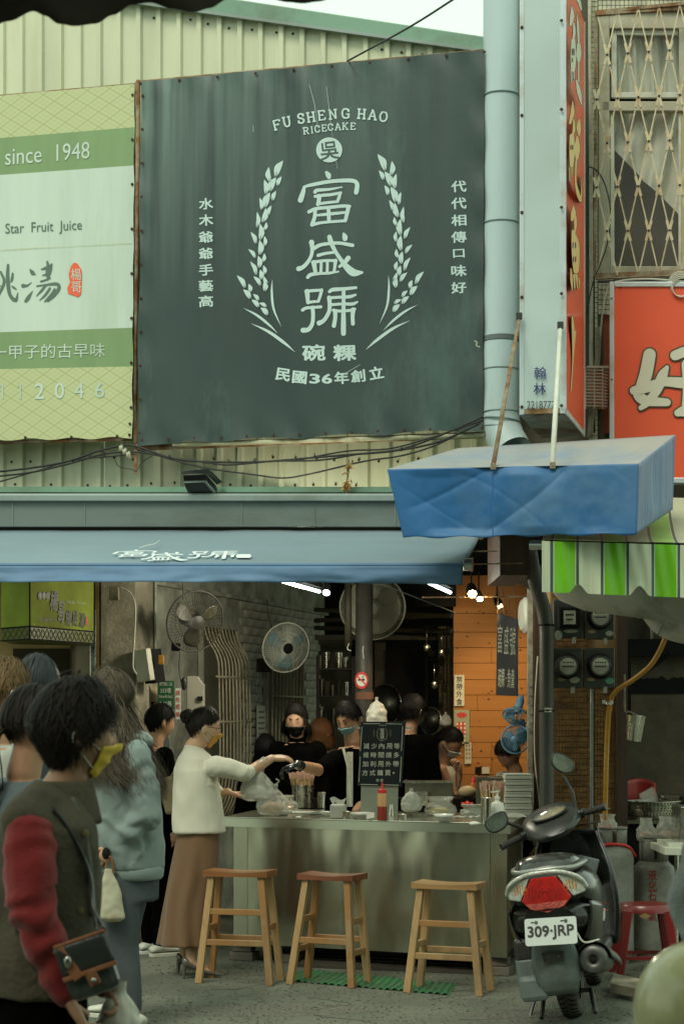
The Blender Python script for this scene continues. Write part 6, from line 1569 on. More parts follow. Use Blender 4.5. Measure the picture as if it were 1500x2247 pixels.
tcp=thing('tin_cup','dented tin cup hanging on a long rod beside the tiled column','cup',P(1390,1628,11.4));p=P(1388,1626,11.4);M4=Matrix.Translation(p)@Matrix.Rotation(R(6),4,'Y')
mb=MB();mb.lathe([(.0001,0),(.045,0),(.048,.005),(.062,.158),(.066,.162),(.060,.155),(.044,.01)],28,M4);mb.build('cup_body',M_steel2,tcp,smooth=40)
mb=MB();mb.tube(catmull([P(1409,1576,11.35),P(1380,1562,11.4),P(1371,1562,11.42),P(1369,1540,11.42),P(1369,1480,11.42)]),.006,6);mb.build('hanging_rod',M_conc,tcp,smooth=True)
def cylinder(lab,px,py,D,top_y,coll,txt):
 c=P(px,py,D);c.z=0;t=thing('gas_cylinder',lab,'gas cylinder',c,'gas cylinders under the striped awning');h=zr(top_y,D);r=.133;T4=Matrix.Translation(c)
 M_g=MATS.get('grey_cylinder_paint')or mat('grey_cylinder_paint',(.24,.25,.21),.45,var=.2,vscale=3,dirt=(.10,.09,.07),dscale=4,damt=.8)
 mb=MB();mb.lathe([(.10,0),(.11,.04),(r,.07),(r,h-.09),(r*.93,h-.045),(r*.7,h-.015),(r*.3,h),(.0001,h)],36,T4);mb.build('tank',M_g,t,smooth=35)
 mb=MB();rc=.088
 for a0,a1_ in((-80,20),(60,200),(215,262)):
  mb.grid(lambda u,v:c+Vector((rc*math.cos(R(a0+(a1_-a0)*u)),rc*math.sin(R(a0+(a1_-a0)*u)),h-.03+coll*v)),14,2)
 mb.torus(c+Vector((0,0,h-.03+coll)),rc,.006);mb.torus(c+Vector((0,0,h-.02)),rc,.008);mb.build('collar',M_g,t,smooth=True,solid=.004)
 mb=MB();mb.lathe([(.02,h-.01),(.02,h+.05),(.03,h+.05),(.03,h+.075),(.0001,h+.075)],14,T4);mb.build('valve',M_rust,t)
 if txt:
  mb=MB()
  for ch,y in zip('液化石油氣',(1912+8,1936+8,1958+8,1982+8,2010)):
   def fn(u,v):
    a=(px-28-750);X=(-.055+.05*u);zz=zr(y+11-22*v,D-r)
    return c+Vector((X,-math.sqrt((r+.002)**2-X*X),zz))
   put_text(mb,ch,fn,.02)
  mb.build('red_lettering',mat('faded_red_paint',(.26,.05,.03),.6),t)
 return t,c,h
t,c,h=cylinder('grey gas cylinder with a round red and white sticker on its collar',1342,2110,11.32,1850,.125,False)
mb=MB();SP_=Plane((0,c.y-.095,0),(-.3,-1,0));SP_=Plane(c+Vector((-.03,-.092,.7)),(-.35,-1,0));disc(mb,1306,1842,10,17,SP_,.002);mb.build('round_sticker',M_wpaint,t);mb=MB();ch_at(mb,'瓦斯',1306,1842,15,12,0,SP_,.03,.004);mb.build('sticker_lettering',M_sred,t)
mb=MB();mb.tube(catmull([c+Vector((-.1,-.08,h-.01)),c+Vector((0,-.1,h)),c+Vector((.09,-.06,h-.02)),c+Vector((.14,-.02,h-.08))]),.010,8);mb.build('red_hose',MATS['red_plastic'],t,smooth=True)
t,c2,h2=cylinder('grey gas cylinder with a column of red characters',1433,2100,11.5,1885,.17,True)
bag('scrap_bag','clear bag of red scraps on the collar of the left gas cylinder',Vector((c.x-.03,c.y,h+.06)),.13,.12,.11,M_filmc,12,.6,loops=False,cont=M_sred)
bag('scrap_bag','clear bag with red flecks on the right gas cylinder, left one of two',Vector((c2.x-.05,c2.y-.02,h2+.11)),.13,.15,.10,M_filmc,13,.5,loops=False,cont=M_wrap)
bag('scrap_bag','clear bag with red flecks leaning right on the right gas cylinder',Vector((c2.x+.07,c2.y-.02,h2+.11)),.14,.16,.10,M_filmc,15,.5,loops=False,cont=M_wrap)
tt=thing('stove_table','dark stove table carrying steel colanders and bowls at the right edge','table',P(1440,2070,12.2));mb=MB();mb.prism([P(1378,2060,12.15),P(1600,2060,12.15),P(1600,1808,12.15),P(1378,1808,12.15)],(0,.5,0));mb.build('table_body',M_dark,tt);mb=MB();mb.prism([P(1372,1808,12.1),P(1600,1808,12.1),P(1600,1800,12.1),P(1372,1800,12.1)],(0,.6,0));mb.build('table_top',M_dst,tt)
t=thing('colander','wide perforated steel colander on the stove table','colander',P(1428,1800,12.2));p=P(1428,1806,12.3);T4=Matrix.Translation(p)
mb=MB();mb.lathe([(.0001,0),(.10,.004),(.15,.04),(.185,.11),(.195,.15),(.205,.152),(.19,.145),(.14,.04)],40,T4);mb.build('bowl',M_steel2,t,smooth=True)
mb=MB()
for j in range(5):
 for k in range(46):
  a=2*math.pi*k/46;r_=.158+.008*j;mb.box(p+Vector(((r_+.004)*math.cos(a),(r_+.004)*math.sin(a),.052+.018*j)),(.006,.006,.006),a)
mb.build('hole',M_dark,t,kind='stuff')
t=thing('steel_bowl','steel bowl at the right edge behind the colander','bowl',P(1480,1800,12.5));mb=MB();mb.lathe([(.0001,0),(.1,0),(.17,.10),(.18,.102),(.165,.1),(.09,.01)],36,Matrix.Translation(P(1492,1776,12.5)));mb.build('bowl_body',M_steel2,t,smooth=True)
t=thing('plastic_tub','tilted clear plastic tub inside the colander','tub',P(1415,1760,12.25));mb=MB();mb.lathe([(.0001,0),(.05,0),(.066,.10),(.068,.10),(.062,.098)],20,Matrix.Translation(P(1407,1757,12.25))@Matrix.Rotation(R(70),4,'Y'));mb.build('tub_body',M_filmc,t,smooth=40)
t=thing('red_chair','red plastic chair back showing over the colander','chair',P(1402,1900,12.5));mb=MB()
mb.grid(lambda u,v:P(1366+70*u,1760-(32+20*math.sin(math.pi*min(1,.12+u*.8))**.6)*v,12.55+.06*math.sin(math.pi*u)),20,6);mb.build('backrest',mat('dark_red_plastic',(.32,.03,.02),.35),t,smooth=True,solid=.02)
mb=MB();mb.tube([P(1380,1750,12.6),P(1380,1990,12.6)],.015,8);mb.tube([P(1425,1750,12.6),P(1425,1990,12.6)],.015,8);mb.build('leg',MATS['dark_red_plastic'],t)
rs_=thing('red_stool','dark red plastic stool in front of the gas cylinders','stool',P(1415,2150,10.7));M_rst=mat('deep_red_plastic',(.16,.016,.014),.3,coat=.2,dirt=(.1,.03,.02),dscale=5)
c=P(1413,2150,10.75);c.z=0;sh_=.425
mb=MB();mb.loft([(c+Vector((0,0,z)),Vector((a,0,0)),Vector((0,a*.95,0)))for z,a in((sh_-.045,.165),(sh_-.012,.160),(sh_,.15),(sh_+.001,.10),(sh_-.004,.02))],32);mb.build('seat',M_rst,rs_,smooth=40)
for a,b in((-1,-1),(1,-1),(-1,1),(1,1)):
 mb=MB();tp=c+Vector((a*.115,b*.11,sh_-.03));bt_=c+Vector((a*.17,b*.15,0));mb.bar(bt_,tp,.045,.03,(0,1,0),1.2);mb.build('leg',M_rst,rs_,bevel=.006)
mb=MB()
for z in(.12,):
 for a in(-1,1):mb.bar(c+Vector((-.15,a*.135,z)),c+Vector((.15,a*.135,z)),.03,.02);mb.bar(c+Vector((a*.15,-.13,z)),c+Vector((a*.15,.13,z)),.03,.02)
mb.build('stretcher',M_rst,rs_)
mb=MB();EP=Plane(c+Vector((0,-.168,.38)),(0,-1,0));disc(mb,1414,2010,13,7,EP,.004,4);mb.build('badge',mat('gold_badge',(.25,.15,.06),.4),rs_)
mb=MB();a,b,c_,d_=[Plane.level(0.03).hit(*q)for q in((1338,2178),(1398,2190),(1408,2168),(1345,2155))];mb.prism([a,b,c_,d_],(0,0,.05));mb.build('metal_box',M_conc,None,label='low grey metal strip on the ground beside the red stool',cat='box')
st_=thing('steel_table','corner of a steel table at the right edge of the photo','table',P(1490,2100,10.9));mb=MB();mb.prism([P(1457,1876,10.9),P(1600,1880,10.9),P(1600,1864,10.9),P(1457,1860,10.9)],(.0,.5,0));mb.prism([P(1465,1858,11.0),P(1600,1862,11.0),P(1600,1852,11.0),P(1465,1850,11.0)],(.0,.4,0));mb.build('table_top',M_cream,st_,bevel=.003)
mb=MB();mb.tube([P(1484,1876,10.95),P(1482,2110,10.95)],.014,8);mb.build('leg',M_steel2,st_)
mb=MB();mb.prism([P(1489,1850,11.1),P(1560,1850,11.1),P(1560,1772,11.1),P(1492,1770,11.1)],(0,.3,0));mb.build('steel_canister',M_steel2,None,label='steel canister standing on the steel table at the right edge',cat='canister',bevel=.005)
block('cement_bags','pale sacks stacked in the dark behind the customer in the brown skirt','sack',352,1810,392,2030,12.2,.3,mat('pale_sack',(.22,.22,.17),.8,var=.3,bump=.8,bscale=8),bevel=.03)
# --- scooter (local space: y ahead, z up, origin under the rear tyre)
sc=thing('parked_scooter','black motor scooter with number plate 309-JRP parked at the end of the counter','scooter',(1.125,9.03,0))
sc.rotation_euler=(0,R(-8),R(-13));sc.rotation_mode='XYZ';sc.scale=(.985,)*3
M_sblk=mat('glossy_black_plastic',(.010,.011,.009),.2,coat=.1,var=.2,dirt=(.05,.05,.04),dscale=9,damt=.3,bump=.04,bscale=8)
M_smat=mat('matt_black_plastic',(.018,.018,.016),.5,dirt=(.05,.048,.04),dscale=6,damt=.7)
M_sgry=mat('grey_plastic',(.12,.145,.135),.5,var=.15,dirt=(.07,.07,.06),dscale=6)
M_sred2=mat('red_lens',(.50,.012,.01),.12,coat=.8,var=.3,vscale=30)
M_slens=mat('clear_lens',(.50,.52,.45),.12,coat=.6,var=.4,vscale=60)
M_samb=mat('amber_bulb',(.50,.24,.06),.3,var=.4,vscale=60)
M_rub=mat('tyre_rubber',(.05,.048,.040),.75,var=.2,dirt=(.12,.11,.085),dscale=8,damt=.8)
M_eng=mat('dirty_engine_metal',(.13,.13,.12),.45,.6,var=.4,vscale=10)
def sbuild(mb,n,m,**k):return mb.build(n,m,k.pop('parent',sc),local=True,**k)
def sq(a,e=.75):
 return math.copysign(abs(a)**e,a)
def hull(rings,n=28,e=.75):
 """rings: (y, x, z, half width, half height[, tilt of the ring])"""
 mb=MB();vs=[]
 for r_ in rings:
  y,x,z,w,h=r_[:5];ti=r_[5]if len(r_)>5 else 0
  for i in range(n):
   t=2*math.pi*i/n;dz=h*sq(math.sin(t),e);vs.append(Vector((x+w*sq(math.cos(t),e),y+ti*dz,z+dz)))
 m=len(rings)
 mb.add(vs,[(j*n+i,j*n+(i+1)%n,(j+1)*n+(i+1)%n,(j+1)*n+i)for j in range(m-1)for i in range(n)]+[tuple(range(n))[::-1],tuple((m-1)*n+i for i in range(n))])
 return mb
def wheel(y,lab_r=.235,w=.055):
 mb=MB();M=Matrix.Translation((0,y,lab_r))@Matrix.Rotation(R(90),4,'Y')
 prof=[(lab_r*.62,-w*.8),(lab_r*.80,-w),(lab_r*.93,-w*.8),(lab_r*.985,-w*.4),(lab_r,0),(lab_r*.985,w*.4),(lab_r*.93,w*.8),(lab_r*.80,w),(lab_r*.62,w*.8)]
 mb.lathe(prof,48,M);sbuild(mb,'tyre',M_rub,smooth=True)
 mb=MB()
 for k in range(44):
  a=2*math.pi*k/44
  for s_ in(-1,1):
   pts=[]
   for(x,rr_,da)in((.006,1.0,0),(.024,.991,.05),(.044,.945,.085)):
    r_=lab_r*rr_+.0008;aa=a+da+(.07 if s_>0 else 0);pts.append(Vector((s_*x*w/.055,y+r_*math.cos(aa),lab_r+r_*math.sin(aa))))
   mb.tube(pts,.0028,4)
 sbuild(mb,'tread_groove',M_dark,kind='stuff')
 mb=MB();mb.lathe([(lab_r*.62,-w*.7),(lab_r*.58,-w*.3),(lab_r*.2,-w*.2),(.001,-w*.2)],30,M);mb.lathe([(lab_r*.62,w*.7),(lab_r*.58,w*.3),(lab_r*.2,w*.2),(.001,w*.2)],30,M);sbuild(mb,'rim',M_eng,smooth=40)
wheel(.235);wheel(1.42,.225,.048)
sbuild(hull([(-.20,0,.70,.10,.035),(-.18,0,.70,.165,.075),(-.12,0,.685,.20,.11),(0,0,.66,.225,.145),(.18,0,.63,.235,.175),(.36,0,.60,.225,.19),(.52,0,.56,.19,.20),(.62,0,.52,.15,.20),(.66,0,.50,.11,.17)]),'tail_body',M_sblk,smooth=50)
for s_ in(-1,1):
 mb=MB()
 def side(u,v):
  y=-.15+.78*u;top=.62-.10*u;bot=.56-.26*math.sin(math.pi*min(1,u*1.15+.12))**.8
  z=top+(bot-top)*v;x=(.178+.055*math.sin(math.pi*min(1,u+.15))-.05*v*v)*s_
  return Vector((x,y,z))
 mb.grid(side,24,10);sbuild(mb,'side_cowl',M_sblk,smooth=True,solid=.006)
 mb=MB()
 for(a,b,c_)in(((.10,.50),(.14,.535),(.20,.49)),((.16,.50),(.20,.54),(.27,.51)),((.22,.50),(.26,.53),(.33,.49))):
  for q0,q1 in((a,b),(b,c_)):
   f=lambda yy,zz:side((yy+.17)/.8,max(0,min(1,((.62-.1*(yy+.17)/.8)-zz)/.25)))+Vector((s_*.005,-.004,0));mb.bar(f(*q0),f(*q1),.007,.003)
 sbuild(mb,'white_decal',M_wpaint)
sbuild(hull([(-.17,0,.785,.07,.015),(-.13,0,.80,.13,.04),(-.03,0,.815,.155,.055),(.15,0,.80,.16,.055),(.33,0,.775,.15,.05),(.50,0,.76,.12,.045),(.58,0,.755,.07,.03)],e=.8),'seat',mat('black_vinyl',(.02,.021,.018),.22,coat=.3,bump=.15,bscale=20,dirt=(.07,.07,.06),dscale=6),smooth=60)
mb=MB();mb.tube(catmull([(-.17,.12,.80),(-.165,-.06,.80),(-.13,-.175,.795),(-.04,-.215,.80),(.06,-.215,.80),(.14,-.175,.795),(.175,-.06,.80),(.18,.12,.80)]),.014,10);sbuild(mb,'grab_rail',mat('worn_silver',(.3,.31,.28),.35,.7),smooth=True)
def lampface(pts,y0,th,curv=1.2):
 c=[Vector((x,y0+curv*x*x-.10*(z-.66),z))for x,z in pts];mb=MB();mb.prism(c,(0,th,0));return mb
tl=sbuild(lampface([(-.062,.765),(.062,.765),(.125,.655),(.085,.615),(.0,.59),(-.085,.615),(-.125,.655)],-.232,.06),'tail_lamp',M_sred2,bevel=.008)
mb=MB()
for k in range(5):mb.torus((0,-.2335,.68),.018+.016*k,.0014,Matrix.Rotation(R(84),3,'X'),22,4)
sbuild(mb,'lens_ring',mat('dark_red_ring',(.25,.006,.006),.3),parent=tl)
mb=MB();mb.prism([Vector((x,-.238+1.2*x*x-.10*(z-.66),z))for x,z in((-.105,.64),(.105,.64),(.082,.615),(0,.592),(-.082,.615))],(0,.004,0));sbuild(mb,'pink_reflector',mat('pink_reflector',(.5,.12,.09),.2,var=.3,vscale=50),parent=tl)
for s_ in(-1,1):
 ind=sbuild(lampface([(s_*.068,.768),(s_*.12,.762),(s_*.165,.735),(s_*.195,.695),(s_*.190,.668),(s_*.13,.655)],-.222,.05,1.3),'indicator',M_slens,bevel=.006)
 mb=MB()
 for k in range(5):mb.bar((s_*(.095+.014*k),-.222+1.3*(.095+.014*k)**2,.69),(s_*(.095+.014*k),-.226+1.3*(.095+.014*k)**2,.74),.007,.003)
 sbuild(mb,'amber_element',M_samb,parent=ind)
mb=MB();mb.tube(catmull([(-.20,-.165,.69),(-.17,-.20,.745),(-.09,-.225,.782),(0,-.228,.79),(.09,-.225,.782),(.17,-.20,.745),(.20,-.165,.69)]),.011,8);sbuild(mb,'lamp_surround',M_slens,smooth=True)
plt=MB();RP=Matrix.Translation((.01,-.292,.505))@Matrix.Rotation(R(-14),4,'X')@Matrix.Rotation(R(3),4,'Y')
def rp(x,y,z):return RP@Vector((x,y,z))
pts=[]
for cx_,cz_,a0 in((.115,.055,0),(-.115,.055,90),(-.115,-.055,180),(.115,-.055,270)):
 for k in range(4):a=R(a0+30*k);pts.append(rp(cx_+.012*math.cos(a),0,cz_+.012*math.sin(a)))
plt.prism(pts,RP.to_3x3()@Vector((0,.003,0)));np_=sbuild(plt,'number_plate',mat('plate_white',(.55,.60,.56),.4))
mb=MB();put_text(mb,'309·JRP',lambda u,v:rp(-.112+.224*u,-.003,-.040+.068*v),.028);sbuild(mb,'plate_number',M_ink,parent=np_)
mb=MB()
for x in(-.07,.075):
 mb.lathe([(.0001,.006),(.008,.005),(.009,0)],10,RP@Matrix.Translation((x,-.001,.048))@Matrix.Rotation(R(90),4,'X'));mb.box(rp(x-.018,-.002,.048),(.016,.002,.005))
sbuild(mb,'plate_screw',M_eng,parent=np_)
mb=MB()
def guard(u,v):
 w=.095-.01*v+.025*math.sin(math.pi*v);x=(u-.5)*2*w;z=.46-.28*v;y=-.255+.05*v+.9*(x*x)/.1*.35+(.06*max(0,v-.75)*4*.4)
 return Vector((x,y,z))
mb.grid(guard,10,10);mg=sbuild(mb,'mudguard',M_sgry,smooth=True,solid=.008)
mb=MB();mb.prism([(-.055,-.262,.40),(.055,-.262,.40),(.05,-.252,.35),(-.05,-.252,.35)],(0,.006,0));sbuild(mb,'recess',M_smat,parent=mg)
mb=MB();
for x in(-.028,.028):mb.lathe([(.0001,.003),(.004,.002)],8,Matrix.Translation((x,-.263,.377))@Matrix.Rotation(R(90),4,'X'))
sbuild(mb,'bolt',M_eng,parent=mg)
sbuild(hull([(-.23,0,.56,.12,.05),(-.15,0,.55,.19,.09),(.0,0,.52,.22,.13),(.3,0,.47,.21,.15),(.5,0,.46,.15,.12)]),'under_tail',M_sblk,smooth=50)
mb=MB();mb.tube([(.185,-.20,.335),(.185,-.17,.335),(.19,.0,.31),(.185,.28,.265)],[.066,.070,.072,.055],26);mf=sbuild(mb,'muffler',mat('dark_muffler',(.05,.05,.045),.4,.5,var=.3,dirt=(.12,.11,.1),dscale=7),smooth=35)
mb=MB();mb.lathe([(.066,.0),(.05,-.012),(.022,-.006),(.020,.02)],24,Matrix.Translation((.185,-.20,.335))@Matrix.Rotation(R(-90),4,'X'));sbuild(mb,'outlet_ring',M_eng,parent=mf,smooth=True)
mb=MB();mb.ball((.185,-.208,.335),(.016,.006,.016),12,6);sbuild(mb,'outlet_hole',M_dark,parent=mf)
mb=MB();mb.grid(lambda u,v:Vector((.185+.085*math.cos(R(150-150*u)),-.14+.48*v,.33-.10*v+.088*math.sin(R(150-150*u)))),12,8);sbuild(mb,'heat_shield',M_smat,smooth=True,solid=.006)
mb=MB();mb.box((-.15,.02,.30),(.12,.34,.16));mb.box((-.13,-.12,.22),(.14,.12,.13));sbuild(mb,'engine_case',M_sgry,bevel=.025)
mb=MB();mb.box((-.155,-.05,.41),(.10,.2,.12));sbuild(mb,'air_box',M_smat,bevel=.02)
mb=MB();mb.box((0,.18,.22),(.10,.3,.10));mb.box((.0,.45,.30),(.26,.35,.16));sbuild(mb,'engine_block',M_eng,bevel=.01)
mb=MB();sp=[Vector((-.098+.026*math.cos(t*.8),-.11+.026*math.sin(t*.8),.25+.0022*t))for t in range(90)];mb.tube(sp,.0055,5);sbuild(mb,'spring',mat('rusty_spring',(.22,.08,.05),.5,.4),smooth=True)
mb=MB();mb.tube([(-.098,-.11,.22),(-.098,-.11,.48)],.011,8);sbuild(mb,'shock_rod',M_eng,smooth=True)
mb=MB();mb.tube(catmull([(-.12,.45,.28),(-.20,.30,.10),(-.235,.22,.005)]),.010,8);mb.box((-.24,.21,.006),(.05,.04,.012));sbuild(mb,'side_stand',M_eng)
mb=MB();mb.tube([(-.12,.1,.15),(-.13,-.03,.05)],.012,8);mb.tube([(.12,.1,.15),(.14,-.03,.05)],.012,8);mb.tube([(-.12,.1,.15),(.12,.1,.15)],.012,8);sbuild(mb,'centre_stand',M_smat)
mb=MB();mb.tube(catmull([(.05,-.18,.46),(.09,-.20,.36),(.10,-.15,.28)]),.006,6);mb.tube(catmull([(.12,-.16,.47),(.15,-.17,.42),(.22,-.12,.42)]),.005,6);sbuild(mb,'cable',M_wcable)
mb=MB();mb.box((0,.82,.29),(.36,.46,.07));sbuild(mb,'floor_board',M_smat,bevel=.02)
mb=MB()
def shield(u,v):
 w=.17+.075*math.sin(math.pi*min(1,v*.9+.15));x=(u-.5)*2*w;z=.27+.64*v;return Vector((x,1.05+.12*v-1.2*x*x*1.6,z))
mb.grid(shield,18,14);sbuild(mb,'leg_shield',M_sblk,smooth=True,solid=.02)
mb=MB();mb.prism([(.06,1.02,.60),(.13,.99,.64),(.17,.97,.74),(.05,1.03,.78),(.02,1.03,.68)],(0,.02,0));ls=sbuild(mb,'inner_panel',M_sgry,bevel=.008);mb=MB();mb.lathe([(.0001,.012),(.014,.01),(.016,0)],14,Matrix.Translation((.09,1.01,.70))@Matrix.Rotation(R(90),4,'X'));sbuild(mb,'lock',M_eng,parent=ls)
mb=MB();stroke_pts=[((.10,.55),(.13,.55)),((.105,.57),(.125,.57)),((.115,.53),(.115,.58)),((.13,.50),(.17,.50)),((.17,.50),(.13,.46)),((.13,.46),(.18,.46))]
for a,b in stroke_pts:mb.bar((a[0],.985,a[1]),(b[0],.975,b[1]),.008,.003)
sbuild(mb,'red_decal',M_sred)
sbuild(hull([(1.05,0,.66,.12,.26),(1.18,0,.62,.15,.25),(1.30,0,.60,.12,.20),(1.36,0,.60,.05,.1)]),'front_cowl',M_sblk,smooth=50)
sbuild(hull([(1.20,0,.42,.05,.03),(1.30,0,.47,.07,.04),(1.45,0,.48,.07,.04),(1.6,0,.42,.06,.03)]),'front_mudguard',M_sblk,smooth=50)
mb=MB();mb.tube([(-.06,1.18,.5),(-.06,1.40,.23)],.018,8);mb.tube([(.06,1.18,.5),(.06,1.40,.23)],.018,8);sbuild(mb,'fork',M_eng,smooth=True)
HB=Matrix.Diagonal((.88,1,1,1))@Matrix.Translation((0.125,1.05,0))@Matrix.Rotation(R(10),4,'Z')@Matrix.Rotation(R(-12),4,'Y')
def hbm(mb):
 mb.v=[tuple(HB@Vector(p))for p in mb.v];return mb
h0=Matrix.Translation((0,0,.96))
hd=hull([(-.20,0,-.01,.07,.015,.5),(-.16,0,.0,.13,.05,.5),(-.06,0,.03,.19,.07,.5),(.05,0,.05,.185,.085,.5),(.15,0,.05,.14,.08,.4),(.22,0,.03,.06,.04)],e=.85);hd.v=[tuple(h0@Vector(p))for p in hd.v]
sbuild(hbm(hd),'handlebar_cowl',mat('dusty_grey_black',(.035,.037,.033),.35,var=.25,dirt=(.08,.08,.07),dscale=6),smooth=50)
mb=MB();mb.v=[];
def lens(u,v):
 a=2*math.pi*u;r_=v;x=.115*r_*math.cos(a);y=-.07+.062*r_*math.sin(a);return Vector((x,y,.96+.098+.35*(y+.07)+.012*(1-r_*r_)-.5*x*x))
mb.grid(lens,30,5,True);sbuild(hbm(mb),'dashboard_glass',mat('dash_glass',(.10,.13,.14),.06,coat=1,var=.6,vscale=5,col2=(.30,.25,.14)),smooth=True)
mb=MB();mb.torus((0,-.07,.96+.092),.112,.008,Matrix.Rotation(R(20),3,'X'),32,6,1,.60);sbuild(hbm(mb),'dashboard_rim',M_smat,smooth=True)
for s_ in(-1,1):
 mb=MB();mb.tube([(s_*.15,-.02,.985),(s_*.215,-.05,.985)],.026,12);sbuild(hbm(mb),'switch_housing',M_smat,smooth=40,bevel=0)
 mb=MB()
 for k in range(3):mb.box((s_*.165+s_*.012*k*1.4,-.065-.006*k,1.003-.002*k),(.011,.012,.010))
 sbuild(hbm(mb),'switch',M_sgry)
 mb=MB();mb.tube([(s_*.215,-.05,.985),(s_*.24,-.06,.984),(s_*.335,-.10,.978)],[.017,.019,.018],12);sbuild(hbm(mb),'grip',mat('grip_rubber',(.04,.038,.032),.7,bump=.5,bscale=200),smooth=40)
 mb=MB();mb.tube([(s_*.335,-.10,.978),(s_*.348,-.106,.977)],.021,12);sbuild(hbm(mb),'bar_end',M_smat,smooth=40)
 mb=MB();mb.tube(catmull([(s_*.18,.02,.975),(s_*.26,.0,.965),(s_*.37,-.07,.955)]),[.007]*10+[.004]*3,6);sbuild(hbm(mb),'brake_lever',M_eng,smooth=True)
 tipp=Vector((-.27,-.02,1.095))if s_<0 else Vector((.165,.02,1.22))
 base=Vector((s_*.165,-.01,1.01))
 mb=MB();mb.tube(catmull([base,base.lerp(tipp,.35)+Vector((s_*.02,0,.02)),base.lerp(tipp,.75)+Vector((s_*.01,0,.005)),tipp]),[.011]*8+[.009]*11,8);mst=sbuild(hbm(mb),'mirror_stem',M_smat,smooth=True)
 mc=tipp+(Vector((-.055,-.01,.015))if s_<0 else Vector((.02,-.01,.065)));ang=R(-8)if s_<0 else R(48)
 MM=Matrix.Translation(mc)@Matrix.Rotation(ang,4,'Y')@Matrix.Rotation(R(-6 if s_<0 else-12),4,'X')
 def ring(w,h,y,n=28):return[MM@Vector((w*sq(math.cos(2*math.pi*i/n),.8)*(1+.12*math.sin(2*math.pi*i/n)),y,h*sq(math.sin(2*math.pi*i/n),.8)))for i in range(n)]
 mb=MB();rs2=[ring(.074,.048,0),ring(.078,.052,.006),ring(.074,.048,.03),ring(.045,.028,.05)];vs=[p for r_ in rs2 for p in r_]
 mb.add(vs,[(j*28+i,j*28+(i+1)%28,(j+1)*28+(i+1)%28,(j+1)*28+i)for j in range(3)for i in range(28)]+[tuple(3*28+i for i in range(28)),tuple(range(28))]);mh=sbuild(hbm(mb),'mirror',M_smat,smooth=40)
 mb=MB();mb.add(ring(.069,.043,-.003),[tuple(range(28))]);sbuild(hbm(mb),'mirror_glass',mat('mirror_glass',(.62,.65,.60),.06,1.0,var=.3,vscale=18,dirt=(.4,.4,.34),dscale=12),parent=mh)
mb=MB();mb.tube(catmull([(.08,.05,.93),(.20,.02,.92),(.30,.04,.90)]),.005,6);mb.tube(catmull([(-.1,.06,.93),(-.15,.05,.85),(-.1,.05,.75)]),.006,6);sbuild(hbm(mb),'cable',M_cable)
# --- people
_tmpsc=None
def remesh(mb,voxel,it=3,fac=.5):
 """union of overlapping shapes as one continuous skin -> (verts array, faces)"""
 me=mb.mesh();ob=bpy.data.objects.new('tmp',me)
 sc2=bpy.data.scenes.get('tmp_build')or bpy.data.scenes.new('tmp_build');sc2.collection.objects.link(ob)
 md=ob.modifiers.new('r','REMESH');md.mode='VOXEL';md.voxel_size=voxel;md.use_smooth_shade=True
 sm=ob.modifiers.new('s','SMOOTH');sm.iterations=it;sm.factor=fac
 vl=sc2.view_layers[0];vl.update();dg=vl.depsgraph if hasattr(vl,'depsgraph')else None
 dg=dg or bpy.context.evaluated_depsgraph_get()
 ev=ob.evaluated_get(dg);m2=bpy.data.meshes.new_from_object(ev)
 V=np.empty(len(m2.vertices)*3);m2.vertices.foreach_get('co',V);V=V.reshape(-1,3)
 Nn=np.empty(len(m2.vertices)*3);m2.vertices.foreach_get('normal',Nn);Nn=Nn.reshape(-1,3)
 F_=[tuple(p.vertices)for p in m2.polygons]
 bpy.data.objects.remove(ob);bpy.data.meshes.remove(me);bpy.data.meshes.remove(m2)
 return V,Nn,F_
def skin(name,mb,voxel,m,parent,folds=None,it=3,extra=None):
 V,Nn,F_=remesh(mb,voxel,it)
 if folds:
  V=V.copy()
  amp,sc_,zs,segs=folds
  for i in range(len(V)):
   p=Vector(V[i]);q=Vector((p.x*sc_,p.y*sc_,p.z*sc_*zs))
   d=amp*(noise.noise(q)+.5*noise.noise(q*2.3))
   for(a,b,am,fr)in segs:
    ab=b-a;t=(p-a).dot(ab)/ab.length_squared
    if-.1<t<1.1 and(p-a-ab*t).length<.13:d+=am*math.sin(fr*t*ab.length+5*noise.noise(p*9))*(.5+.5*noise.noise(p*5+Vector((3,1,7))))
   V[i]+=Nn[i]*d
 o=MB();o.v=[tuple(v)for v in V];o.f=F_;o.m=[0]*len(F_)
 if extra:o.add(extra.v,extra.f)
 return o.build(name,m,parent,smooth=True)
def cap(mb,pts,rr_,n=12):
 pts=[Vector(p)for p in pts];rr_=rr_ if isinstance(rr_,(list,tuple))else[rr_]*len(pts)
 mb.tube(pts,list(rr_),n)
 for p,r_ in zip(pts,rr_):mb.ball(p,r_*1.0,n,8)
def headpt(d,e=0.0):
 x,y,z=d
 p=Vector((x*.074,y*.094,z*.112))*(1+e/.09)
 if z<0:
  t=-z;p.x*=1-.26*t**1.6
  p.y*=(1-.08*t)if y>0 else(1-.42*t)
 if y<0 and z>-.2:p.y*=1.07
 if y>0:
  g=lambda cx,cz,sx,sz,ax=abs(x):math.exp(-(((ax-cx)/sx)**2+((z-cz)/sz)**2))
  p.y+=.019*g(0,-.16,.13,.20)+.009*g(0,-.32,.15,.08)-.010*g(.34,.04,.17,.11)+.004*g(.3,.22,.3,.07)+.004*g(.5,-.25,.2,.2)
  p.y+=.006*g(0,-.56,.22,.045)+.006*g(0,-.67,.2,.045)-.003*g(0,-.615,.22,.025)+.007*g(0,-.86,.22,.12)
 return p
